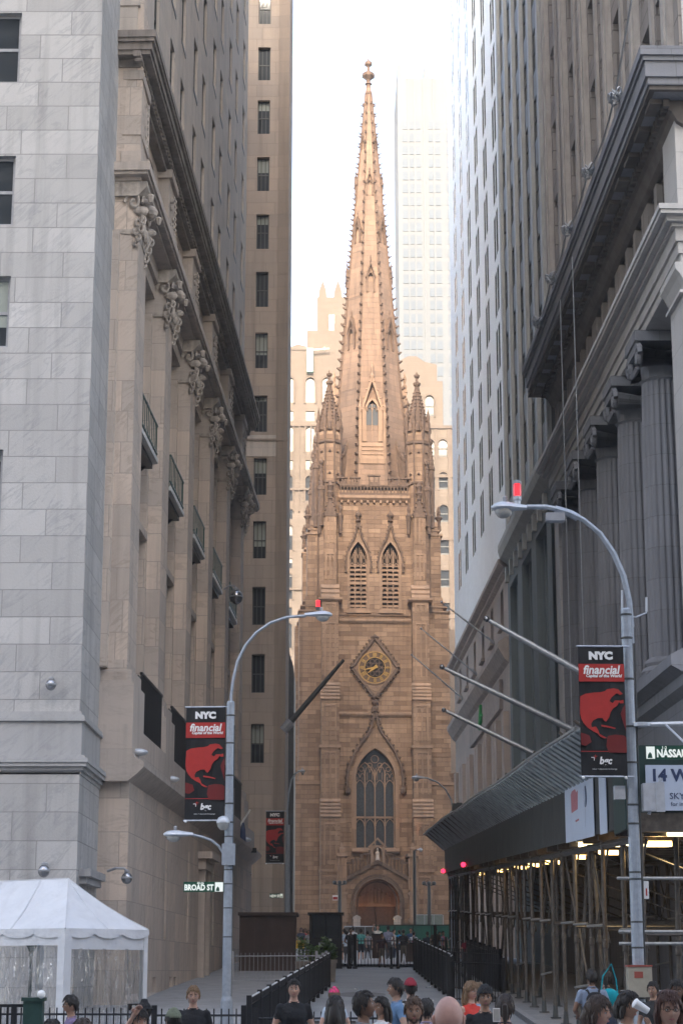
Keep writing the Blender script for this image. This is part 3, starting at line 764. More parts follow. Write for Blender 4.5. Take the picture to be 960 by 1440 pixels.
    for sx in (-1, 1):
        for yy, sy in ((1.4, 1), (D-1.4, -1)):
            for k in range(5):
                t0, t1 = k/5, (k+1)/5
                p = lambda t: (sx*(3.5-1.3*t), yy+sy*1.7*t, 44.2+2.6*t*t)
                fl.tube([p(t0), p(t1)], .2, 5)
                q = p(t0); fl.box(q[0]-.12, q[0]+.12, q[1]-.12, q[1]+.12, 41, q[2])
                fl.lump((q[0], q[1], q[2]+.15), .22)
    fl.build('flying_buttress', O, ch)
    # --- porch
    pc = MB()
    for s in (-1, 1):
        pc.box(s*2.75, s*3.45, -2.6, .2, -1, 4.2); pc.box(s*2.8, s*3.4, -2.5, .2, 4.2, 7.6)
        for z in (1.9, 4.2, 7.5): pc.box(s*2.62, s*3.58, -2.75, .2, z-.1, z+.16)
        for k in range(3):
            pc.box(s*3.1-.42+.36*k, s*3.1-.34+.36*k, -2.66, -2.5, 4.5, 7.2)
        pc.lathe(s*3.1, -2.2, [(.3, 7.66), (.36, 8.1), (.18, 8.2), (.12, 8.6)], 4, PI/4)
    pc.build('porch_pier', T, ch)
    pw = MB()
    P = arch_pts(0, 2.0, 3.5, 5.55, 9)
    for (x0, z0_), (x1, z1_) in zip(P, P[1:]):
        g0 = 6.95-abs(x0)*.56; g1 = 6.95-abs(x1)*.56
        pw.prism([(x0, z0_), (x1, z1_), (x1, g1), (x0, g0)], -2.2, -1.7)
    for s in (-1, 1):
        pw.prism([(s*2.0, -1), (s*2.76, -1), (s*2.76, 6.95-2.76*.56), (s*2.0, 6.95-2.0*.56)], -2.2, -1.7)
        pw.box(s*2.1, s*2.7, -1.7, 0, -1, 5.2)
    # vault of the porch
    for (x0, z0_), (x1, z1_) in zip(P, P[1:]): pw.quad((x0, -1.7, z0_), (x0, 0, z0_), (x1, 0, z1_), (x1, -1.7, z1_))
    pw.build('porch_wall', B, ch)
    pa = MB()
    for w_, off, y0, y1 in ((.22, .02, -2.42, -2.15), (.16, .26, -2.32, -2.15)):
        pa.ribbon([(-2.0-off, -1)] + [(x*(1+off/2), z+off*(z-3.4)/2.1) for x, z in P] + [(2.0+off, -1)], w_, y0, y1)
    pa.ribbon([(-1.72, -1)] + [(x*.86, 3.5+(z-3.5)*.86) for x, z in P] + [(1.72, -1)], .14, -1.9, -1.7)
    pa.ribbon([(-2.85, 5.42), (0, 6.98), (2.85, 5.42)], .3, -2.5, -1.6)
    for s in (-1, 1):      # stepped open parapet climbing to the niche
        for k in range(7):
            x = .55+k*.32; zb = 7.1-x*.56; top = zb+.95-.0*k+(.12 if k % 3 == 1 else 0)
            pa.box(s*x-.05, s*x+.05, -2.3, -2.05, zb-.1, top)
        for k in range(3):
            xa = .5+k*.75; xb = xa+.72; zt = 7.1-xa*.56+.75
            pa.box(s*xa, s*xb, -2.34, -2.02, zt+.02*k, zt+.16+.02*k); pa.box(s*xa, s*(xa+.3), -2.36, -2.0, zt+.163+.02*k, zt+.4+.02*k)
    pa.build('porch_arch', O, ch)
    ni = MB()
    ni.box(-.62, -.38, -2.5, -1.8, 6.6, 8.3); ni.box(.38, .62, -2.5, -1.8, 6.6, 8.3)
    ni.ribbon(arch_pts(0, .42, 7.8, 8.3, 5), .14, -2.5, -1.9); ni.box(-.5, .5, -1.95, -1.75, 6.6, 8.4)
    ni.ribbon([(-.75, 8.2), (0, 8.95), (.75, 8.2)], .18, -2.56, -1.8)
    ni.build('niche', T, ch)
    sv = MB(); sv.lathe(0, -2.25, [(.2, 6.9), (.24, 7.1), (.16, 7.5), (.19, 7.75), (.08, 7.88), (.11, 8.0), (.1, 8.12), (.02, 8.2)], 8); sv.build('statue', M['lime'], ch)
    ty = MB()
    ty.prism([(-1.9, 3.45)] + [(x*.95, z) for x, z in arch_pts(0, 2.0, 3.5, 5.5, 7)] + [(1.9, 3.45)], .35, .5)
    for i in range(9):
        x = -1.3+i*.325; h = 4.2+.9*(1-abs(x)/1.7)
        ty.box(x-.1, x+.1, .2, .36, 3.55, h-.35); ty.ball((x, .28, h-.25), .1, .08, .12, 6, 5)
    ty.box(-1.9, 1.9, .2, .5, 3.2, 3.45); ty.build('tympanum', M['brown_trim'], ch)
    dr = MB()
    for s in (-1, 1):
        dr.box(s*.04, s*1.75, .45, .55, -1, 3.2)
        for k in range(5):
            for q in range(2): dr.box(s*(.2+q*.78), s*(.86+q*.78), .4, .46, -.7+k*.78, -.08+k*.78)
    dr.build('door', M['door'], ch)
    for x, z, e in ((-1.2, 3.9, 26), (1.2, 3.9, 26)):
        L = bpy.data.lights.new('porch_lamp', 'POINT'); L.energy = 2.5; L.color = (1, .42, .12); L.shadow_soft_size = .15
        lo = bpy.data.objects.new('porch_lamp', L); C.objects.link(lo); lo.parent = ch; lo.location = (x, -.9, 3.2)
    lb = MB()
    for x in (-1.55, 1.55): lb.ball((x, -1.3, 2.1), .09)
    lb.build('lantern', M['amber'], ch)
    # uplight lamps on the buttress beside the porch (the photograph shows an orange wash there)
    for x, z in ((3.55, 8.6), (2.15, 8.6)):
        L = bpy.data.lights.new('wall_uplight', 'SPOT'); L.energy = 45; L.color = (1, .42, .14); L.spot_size = R(26); L.spot_blend = 1; L.shadow_soft_size = .08
        lo = bpy.data.objects.new('wall_uplight', L); C.objects.link(lo); lo.parent = ch; lo.location = (x+.05, -2.25 if x > 3 else -.45, z); lo.rotation_euler = (R(176), 0, 0)
    stp = MB()
    for k in range(5): stp.box(-4.5-k*.3, 4.5+k*.3, -6-k*.35, 0, -1-k*.16, -.84-k*.16)
    stp.build('steps', M['conc'], ch)
    return ch
church()

# ================================================================ LEFT: colonnaded stone building
def left_building():
    d = Vector((.034, 1, 0)).normalized(); rz = math.atan2(d.y, d.x)
    X0, Y0 = -6.25, 54.5
    bd = empty('stone_office_building', (X0, Y0, 0), rz, label='tan limestone building on the left with tall pilasters, carved capitals and small iron balconies', cat='building')
    L, T, K, U = M['lime'], M['lime_trim'], M['carved'], M['upper']
    LEN = 43.5; WP = .95    # recessed wall plane
    px = [.9 + 7.55*k for k in range(6)]
    # lower wall
    mb = MB()
    holes = []
    for x in (8.5, 15.0, 24, 31.5): holes.append((x, x+.55, 2.9, 6.1))
    for x in (6.0, 10.2, 11.4): holes.append((x, x+.8, -.3, 1.7))
    holes.append((19.0, 20.6, -.5, 5.2))
    wall(mb, 0, LEN, -1, 7.3, -.25, holes, .5)
    mb.quad((0, 3, -1), (0, -.25, -1), (0, -.25, 7.3), (0, 3, 7.3)); mb.quad((LEN, -.25, -1), (LEN, 12, -1), (LEN, 12, 7.3), (LEN, -.25, 7.3))
    mb.build('lower_wall', L, bd)
    for h in holes[:4]: window(bd, *h, .2, 'glass_dark', 'frame_dark', 3, 0, .05)
    gr = MB()
    for h in holes[4:7]:
        for i in range(7): gr.box(h[0]+.06+i*.11, h[0]+.09+i*.11, -.1, -.06, -.3, 1.7)
    gr.build('grille', M['iron'], bd)
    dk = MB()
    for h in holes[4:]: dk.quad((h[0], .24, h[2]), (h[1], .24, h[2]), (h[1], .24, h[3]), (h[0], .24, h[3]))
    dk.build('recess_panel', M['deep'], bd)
    dr = MB()
    for x in (18.7, 20.6): dr.box(x, x+.3, -.5, -.245, -1, 5.6)
    dr.box(18.5, 21.1, -.55, -.245, 5.6, 6.0); dr.box(18.3, 21.3, -.8, -.245, 6.0, 6.25); dr.box(18.8, 20.8, -.65, -.245, 5.9, 6.0)
    dr.build('doorway', T, bd)
    mb = MB(); mb.prismx([(-.35, .9), (-.35, 1.1), (-.25, 1.25), (0, 1.25), (0, .9)], .02, 18.6); mb.prismx([(-.35, .9), (-.35, 1.1), (-.25, 1.25), (0, 1.25), (0, .9)], 21, LEN)
    mb.box(.02, 18.5, -.4, 0, -1, .9); mb.box(21.1, LEN, -.4, 0, -1, .9)
    mb.build('plinth', T, bd)
    mb = MB(); mb.prismx([(-.25, 7.1), (-.5, 7.3), (-.7, 7.5), (-.7, 7.65), (-.45, 7.75), (-.35, 7.9), (-.35, 8.7), (.9, 8.7), (.9, 7.1)], -.35, LEN+.3)
    mb.build('water_table', T, bd)
    # balustrade parts and dark grilles between the pilaster pedestals
    mb = MB()
    for k, x in enumerate(px): mb.box(x-1.15, x+1.15, -.5 if False else -.34, WP, 8.7, 9.9); mb.box(x-1.0, x+1.0, -.25, WP, 9.9, 10.3)
    mb.build('pedestal', T, bd)
    for k in range(5):
        a = px[k]+1.3; b = px[k+1]-1.3
        g = MB()
        for i in range(int((b-a)/.13)): g.box(a+i*.13, a+i*.13+.03, -.22, -.18, 8.72, 10.55)
        g.box(a, b, -.24, -.16, 10.5, 10.58); g.box(a, b, -.24, -.16, 8.72, 8.8)
        g.box(a, b, -.12, -.1, 8.72, 10.5)
        g.build('railing', M['iron'], bd)
    # recessed wall with tall window bays
    mb = MB(); holes = []
    for k in range(5):
        a = px[k]+1.75; b = px[k+1]-1.75
        holes += [(a, b, 9.2, 15.2), (a, b, 18.6, 24.0)]
    wall(mb, 0, LEN, 8.7, 25.3, WP, holes, .7)
    shell(mb, 0, LEN, WP, 12, 8.7, 25.3)
    mb.build('bay_wall', L, bd)
    for h in holes: window(bd, *h, WP+.45, 'glass_dark', 'frame_dark', 3, 2, .1)
    for k in range(5):
        a = px[k]+1.75; b = px[k+1]-1.75
        t = MB()
        t.box(a-.3, a, WP-.16, WP+.1, 8.7, 24.2); t.box(b, b+.3, WP-.16, WP+.1, 8.7, 24.2)
        t.box(a-.35, b+.35, WP-.3, WP+.02, 15.2, 15.7); t.box(a-.5, b+.5, WP-.55, WP, 15.7, 15.95)
        t.box(a+.3, b-.3, WP-.12, WP+.02, 16.4, 17.9); t.box(a+.6, b-.6, WP-.2, WP-.118, 16.7, 17.6)
        t.box(a-.3, b+.3, WP-.2, WP+.02, 24.0, 24.5)
        t.build('spandrel', T, bd)
        x0, x1 = a+.05, b-.05
        bl = MB(); bl.box(x0, x1, .1, WP, 18.18, 18.32); bl.box(x0-.02, x1+.02, .04, .1, 18.2, 18.36)
        bo = bl.build('balcony', M['frame_white'], bd)
        r_ = MB()
        for i in range(int((x1-x0)/.42)+1): r_.box(x0+i*.42, x0+i*.42+.025, .06, .085, 18.32, 19.45)
        for yy in (.1+i*.28 for i in range(3)): r_.box(x0, x0+.025, yy, yy+.025, 18.34, 19.5); r_.box(x1-.025, x1, yy, yy+.025, 18.34, 19.5)
        for z in (19.45, 18.5): r_.box(x0, x1, .05, .1, z, z+.05)
        r_.build('balcony_railing', M['lamp_green'], bo)
        s_ = MB(); s_.box(x0+.1, x1-.1, .2, WP, 18.0, 18.17)
        for x in (x0+.3, x1-.4): s_.prismx([(.2, 18.17), (WP, 18.17), (WP, 17.5)], x, x+.1)
        s_.build('balcony_bracket', M['iron'], bo)
    # pilasters
    pil = None
    for k, x in enumerate(px):
        if pil is None:
            t = MB(); t.box(-.85, .85, 0, WP+.02, 0, 13.3)
            t.box(-1.0, 1.0, -.14, WP, -.35, -.1); t.box(-.93, .93, -.08, WP, -.1, .25)
            for q in (-1, 1): t.box(q*.85, q*1.25, .45, WP+.02, 0, 13.3)
            pil = t.build('pilaster', L, bd, loc=(x, 0, 10.35))
            c = MB(); z = 13.3      # capital: necking, bell, scrolls, pods and a hanging chain of fruit rings
            c.box(-.95, .95, -.12, WP, z, z+.14); c.box(-.8, .8, -.02, WP, z+.14, z+1.5)
            c.prismx([(-.55, z+1.66), (-.55, z+1.5), (-.1, z+1.2), (0, z+1.2), (WP, z+1.2), (WP, z+1.66)], -1.15, 1.15)
            for q in (-1, 1):
                sp = [(q*(.48+.38*(1-t_/16)*math.cos(t_*.62)), -.3-.006*t_, z+1.02+.36*(1-t_/16)*math.sin(t_*.62)) for t_ in range(15)]
                c.tube(sp, .07, 5); c.tube([(q*.1, -.12, z+.35), (q*.35, -.22, z+.55), (q*.6, -.3, z+.62)], [.05, .09, .05], 5)
                sp = [(-.98*1 if False else q*(1.0+.02*t_/15), -.05+.3*(1-t_/15)*math.cos(t_*.62)+.1, z+1.02+.3*(1-t_/15)*math.sin(t_*.62)) for t_ in range(14)]
                c.tube(sp, .06, 5)
                c.ball((q*.92, -.28, z+.74), .17, .36, .15, 8, 6); c.ball((q*.62, -.36, z+1.12), .13, .28, .12, 8, 6)
                c.lathe(q*.95, -.72, [(.1, z+1.0), (.2, z+1.2), (.14, z+1.26)], 7)
                c.ball((q*.3, -.25, z+.35), .14, .16, .22, 7, 5)
            c.ball((0, -.5, z+1.05), .26, .4, .22, 8, 6)
            def ringt(cx, cy, cz, r): c.tube([(cx+.04*math.sin(a_), cy+r*math.cos(a_), cz+r*math.sin(a_)) for a_ in [i*PI/5 for i in range(11)]], .055, 5)
            for (yy, zz, r) in ((-.38, .42, .12), (-.12, .36, .12), (-.28, .16, .12), (-.05, .08, .11), (-.16, -.12, .11), (-.08, -.32, .09)):
                ringt(-.95, yy, z+zz, r); ringt(.95, yy, z+zz, r)
            for q in (-1, 1): c.tube([(q*.92, -.25, z+.72), (q*.92, -.34, z+.5), (q*.91, -.1, z+.1), (q*.9, -.02, z-.25)], [.09, .1, .07, .03], 6)
            c.v = [(math.copysign(.9+(abs(x_)-.9)*.5, x_) if abs(x_) > .9 else x_, y_*.62 if y_ < 0 else y_, z_) for x_, y_, z_ in c.v]
            c.build('capital', K, pil)
            c = MB(); c.box(-.85, .85, 0, WP, 13.3, 15.0); c.build('capital_block', T, pil)
        else: place(pil, bd, (x, 0, 10.35))
    # entablature above the pilasters
    mb = MB()
    for o_, z0, z1 in ((-.4, 24.3, 24.8), (-.28, 24.8, 25.33), (.15, 25.33, 25.45), (.38, 25.45, 25.55), (.45, 25.55, 25.82), (.1, 25.82, 26.0)): mb.box(.02 if o_ < 0 else -o_, LEN+.2, -o_, 11.9, z0, z1)
    mb.build('entablature', T, bd)
    # attic storey
    mb = MB(); holes = []
    for k in range(5):
        for q in (2.3, 4.6): holes.append((px[k]+q-.05, px[k]+q+1.0, 26.4, 28.6))
    wall(mb, 0, LEN, 26.0, 30.2, .4, holes, .3); shell(mb, 0, LEN, .4, 12, 26.0, 30.2); mb.build('attic_wall', L, bd)
    for h in holes: window(bd, *h, .6, 'glass_dark', 'frame_dark', 1, 0, .06)
    mb = MB()
    for x in px: mb.box(x-.8, x+.8, 0, .5, 26.0, 29.0); mb.box(x-.95, x+.95, -.12, .5, 26.0, 26.35); mb.box(x-.92, x+.92, -.1, .5, 26.9, 27.05); mb.box(x-.92, x+.92, -.12, .5, 28.75, 29.05)
    mb.build('attic_pier', T, bd)
    mb = MB()
    for x in px:
        for j in range(7):
            mb.tube([(x+.84, .1+.14*math.cos(a_), 27.25+j*.22+.11*math.sin(a_)) for a_ in [i*PI/4 for i in range(9)]], .05, 4); mb.ball((x+.45*math.sin(j*1.3), -.02, 27.2+j*.22), .15, .06, .1, 6, 4)
    mb.build('attic_carving', K, bd)
    # main cornice
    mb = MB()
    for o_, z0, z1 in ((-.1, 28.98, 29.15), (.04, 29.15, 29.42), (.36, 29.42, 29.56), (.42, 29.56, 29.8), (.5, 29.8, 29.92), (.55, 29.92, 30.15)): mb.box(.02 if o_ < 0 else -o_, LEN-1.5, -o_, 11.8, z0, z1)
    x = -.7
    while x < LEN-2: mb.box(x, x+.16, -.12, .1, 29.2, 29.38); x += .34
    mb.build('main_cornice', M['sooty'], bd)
    mb = MB(); mb.box(-.1, LEN-1.6, .1, 3, 30.15, 31.2); mb.box(-.15, LEN-1.5, .02, 3, 31.2, 31.4); mb.build('blocking_course', U, bd)
    # upper shaft
    mb = MB(); holes = []
    cols = [2.2, 5.4, 9.8, 13.0, 17.2, 20.4, 24.6, 27.8, 32.0, 35.4, 39.6]
    for j in range(7):
        z = 33.0+3.85*j
        for x in cols: holes.append((x, x+1.25, z, z+2.3))
    wall(mb, 0, LEN-1, 31.4, 59, .35, holes, .3); shell(mb, 0, LEN-1, .35, 14, 31.4, 59); mb.build('shaft_wall', U, bd)
    near = sorted(holes, key=lambda h: h[2]*.6+h[0])[:44]
    for h in holes:
        if h[2] < 64: window(bd, *h, .45, 'glass_green', 'frame_dark', 1, 0, .07, sill=.12)
    # ---- marble corner block facing the crossing
    t = bd.matrix_basis.inverted() if False else None
    return bd
left_building()
def marble_block():
    bd = empty('marble_office_building', (-6.9, 50.4, 0), 0, label='pale grey veined marble building front at the left edge, facing the crossing, with sash windows', cat='building')
    Mm = M['marble']; W = 16
    rows = [(15.7, 3.55), (20.55, 3.0), (24.3, 3.0), (28.15, 3.2), (32.6, 3.0), (36.8, 3.0)]
    def zz(y): return at(30, y, 50.4).z
    rows = [(zz(742), zz(632)), (zz(488), zz(388)), (zz(316), zz(219)), (zz(115), zz(18)), (zz(-62), zz(-165))]
    holes = []
    for a, b in rows:
        holes += [(-3.85, -2.32, a, b), (-7.6, -6.07, a, b)]
    mb = MB(); wall(mb, -W, 0, 7.75, 48, 0, holes, .3)
    mb.quad((0, 0, 7.75), (0, 4.3, 7.75), (0, 4.3, 48), (0, 0, 48)); mb.quad((-W, 0, 48), (0, 0, 48), (0, 4.3, 48), (-W, 4.3, 48)); mb.quad((-W, 4.3, -1), (-W, 0, -1), (-W, 0, 48), (-W, 4.3, 48))
    mb.build('wall', Mm, bd)
    mb = MB(); mb.box(-W, .05, -.08, 4.2, -1, 6.95); mb.build('base_wall', Mm, bd)
    mb = MB()
    for o_, z0, z1 in ((.08, 6.9, 7.0), (.15, 7.0, 7.1), (.24, 7.1, 7.2), (.28, 7.2, 7.32), (.18, 7.32, 7.4), (.08, 7.4, 8.3), (.16, 8.3, 8.38), (.14, 8.38, 8.46), (.05, 8.46, 8.56)): mb.box(-W, o_, -o_, 4.15, z0, z1)
    mb.build('string_course', M['marble_trim'], bd)
    for h in holes: window(bd, *h, .18, 'glass_curtain', 'frame_grey', 1, 0, .09, sill=.16)
    mb = MB(); mb.box(-2.0+.9, .0+.1+.9 if False else .16, -.35, -.12, 4.45, 4.75) if False else None
    # small hood over a side door at the corner, seen above the tent
    h = MB(); h.box(.05, .35, .4, 3.7, 4.3, 4.5); h.box(.05, .25, .5, 3.6, 4.12, 4.3); h.build('door_hood', M['marble_trim'], bd)
    # corner pier of the side street front, one step back
    mb = MB(); mb.box(.0, .74, 4.12, 6.5, 8.6, 46); mb.build('corner_pier', M['lime'], bd)
    return bd
marble_block()

def brown_tower():
    Y = 105; x0 = ray(345, 600)[0]*Y-.9; x1 = ray(403.5, 600)[0]*Y
    bd = empty('brown_tower_building', (x1, Y, 0), 0, label='plain brown stone tower behind the pilastered building, one column of windows facing the camera', cat='building')
    W = 16
    zs = [54.72, 51.27, 47.64, 44.02, 40.45, 36.73, 32.93, 29.23, 25.55, 21.77, 17.97]
    zs = [62.1, 58.4] + zs + [14.1]
    a, b = ray(357.5, 600)[0]*Y-x1, ray(375.5, 600)[0]*Y-x1
    holes = [(a, b, z-1.15, z+1.0) for z in zs]
    holes += [(a-4.2, b-4.2, z-1.05, z+.95) for z in zs]
    mb = MB(); wall(mb, -W, -.62, 0, 67, 0, holes, .35); shell(mb, -W, 0, .0, 7, 0, 67); mb.build('wall', M['tower'], bd)
    for h in holes: window(bd, *h, .22, 'glass_curtain', 'frame_dark', 1, 2, .06, sill=.1)
    mb = MB()
    mb.box(-.62, .0, -.07, .2, 0, 67); mb.box(-.18, .02, -.14, .2, 0, 67)
    for z in (32.93-1.9, 62): mb.box(-W, .05, -.1, 0, z+.35 if False else z+.2, z+.32)
    mb.build('corner_strip', M['tower_trim'], bd)
    mb = MB(); z0 = at(370, 642, Y).z; z1 = at(370, 612, Y).z
    mb.box(-W, .0, -.04, -.001, z0, z1); mb.build('band', M['upper'], bd)
brown_tower()
# ================================================================ RIGHT SIDE
def rX(Y): return 10.9 - .02*Y
RZ = math.atan2(-1, .02)
def rframe(name, Yfar, dx=0.0, **k): return empty(name, (rX(Yfar)+dx, Yfar, 0), RZ, **k)
def onplane(x, y, a=10.9, s=-.02):
    X, b = ray(x, y); Y = a/(X-s); return Y, 1.9+b*Y

def white_building():
    Yf, Yn = 136.2, 99.7
    bd = rframe('white_office_building', Yf, label='tall white building on the right with paired narrow windows above a beige base', cat='building')
    Lh = Yf-Yn
    cols = [Yf-y for y in (102.9+5.65*k for k in range(6))]
    mb = MB(); holes = []
    for j in range(14):
        zt = 30.5+3.43*j
        for c in cols:
            for q in (-1, 1): holes.append((c+q*.62-.48, c+q*.62+.48, zt-2.65, zt))
    wall(mb, 0, Lh, 23.3, 79, 0, holes, .07); shell(mb, 0, Lh, 0, 24, 23.3, 79); mb.build('wall', M['white'], bd)
    hs = sorted(holes, key=lambda h: -h[0]*1.0+h[2]*.35)
    for h in hs[:100]: window(bd, *h, .01, 'glass_green', 'frame_dark', 1, 0, .05)
    g = MB()
    for h in hs[100:]:
        g.k = 0; g.quad((h[0], .012, h[2]), (h[1], .012, h[2]), (h[1], .012, h[3]), (h[0], .012, h[3]))
        g.k = 1; z = (h[2]+h[3])/2; g.box(h[0], h[1], .004, .03, z-.04, z+.04)
    tag(g.build('far_window', [M['glass_green'], M['frame_dark']], bd), kind='stuff')
    # beige base
    mb = MB(); holes = []
    bw = [(c-.75, c+.75, 20.1, 22.15) for c in cols]; lw = [(c-1.35, c+1.35, 6.2, 14.6) for c in cols]
    wall(mb, 0, Lh, -1, 23.0, -.08, bw+lw, .6); mb.quad((0, 24, -1), (0, -.08, -1), (0, -.08, 23), (0, 24, 23))
    mb.build('base_wall', M['wbase'], bd)
    for h in bw+lw: window(bd, *h, .25, 'glass_dark', 'frame_dark', 2, 1, .08)
    mb = MB()
    mb.prismx([(-.08, 22.5), (-.3, 22.62), (-.3, 22.8), (-.6, 22.95), (-.6, 23.2), (.2, 23.45), (.2, 22.5)], -.3, Lh+.1)
    mb.prismx([(-.08, 17.7), (-.3, 17.9), (-.5, 18.25), (-.65, 18.5), (-.65, 18.8), (-.2, 19.1), (.2, 19.1), (.2, 17.7)], -.1, Lh-.2)
    for c in cols:
        mb.box(c-.85, c+.85, -.3, -.08, 19.9, 20.08)
    mb.build('cornice', M['wtrim'], bd)
    mb = MB()
    for c in cols:
        for q in (-1, 1): mb.box(c+q*2.0-.55, c+q*2.0+.55, -.4, -.09, 3, 15.2)
    mb.build('pilaster_strip', M['wbase'], bd)
    s = MB(); s.box(14, 33, -.3, -.085, 15.7, 17.3); s.build('name_panel', M['wtrim'], bd)
    s = MB(); s.tube([(22, -.38, 15.9), (23.0, -.38, 17.2), (22.9, -.38, 16.2), (23.4, -.38, 16.6)], .1, 5); s.build('green_emblem', plain('emblem_green', (.05,.4,.12)), bd)
white_building()

def grey_building():
    Yf, Yn = 99.6, 81.6
    bd = rframe('dark_strip_building', Yf, label='narrow dark building with grey piers between the white building and the columned bank', cat='building')
    Lh = Yf-Yn
    holes = []; px_ = [.35, 3.9, 7.4, 10.9, 14.4, 17.7]
    for p, q in zip(px_, px_[1:]):
        for j in range(11):
            z = 26.2+3.5*j
            for c in (p+1.1, p+2.4): holes.append((c-.5, c+.5, z, z+2.2))
    mb = MB(); wall(mb, 0, Lh, 24.5, 64, 0, holes, .06); shell(mb, 0, Lh, 0, 24, 24.5, 64); mb.build('spandrel', M['darkpan'], bd)
    mb = MB()
    for x in px_: mb.box(x-.3, x+.3, -.16, .02, 24.5, 64)
    for x in px_: mb.box(x+.35, x+.42, -.08, .02, 24.5, 64)
    mb.build('pier', M['greypier'], bd)
    hs = sorted(holes, key=lambda h: h[2]*.5-h[0])
    for h in hs[:100]: window(bd, *h, .0, 'glass_shine', 'frame_dark', 1, 0, .05)
    g = MB()
    for h in hs[100:]: g.quad((h[0], .04, h[2]), (h[1], .04, h[2]), (h[1], .04, h[3]), (h[0], .04, h[3]))
    tag(g.build('far_window', M['glass_shine'], bd), kind='stuff')
    mb = MB(); holes = []
    for a, b in ((1.0, 4.6), (6.6, 10.6), (12.4, 16.4)): holes.append((a, b, 5, 21.5))
    wall(mb, 0, Lh, -1, 23.5, -.1, holes, .5); mb.build('base_wall', M['bluegrey'], bd)
    for h in holes:
        b_ = MB(); b_.box(h[0]-.02, h[1]+.02, .4, .55, h[2], h[3]); b_.box(h[0]+.5, h[0]+.8, .2, .4, h[2], h[3]); b_.build('recess_wall', M['bluegrey'], bd)
        window(bd, h[0]+1.4, h[1]-.7, 13.5, 16.0, .3, 'glass_dark', 'frame_dark', 1, 2, .08)
        window(bd, h[0]+1.4, h[1]-.7, 8.5, 11.0, .3, 'glass_dark', 'frame_dark', 1, 2, .08)
    mb = MB(); mb.prismx([(-.1, 22.9), (-.5, 23.2), (-.6, 23.6), (-.6, 23.9), (.6, 24.5), (.6, 22.9)], 0, Lh)
    for k in range(9): mb.box(.5+k*2, .9+k*2, -.3, -.1, 21.8, 22.6)
    mb.build('cornice', M['greypier'], bd)
grey_building()

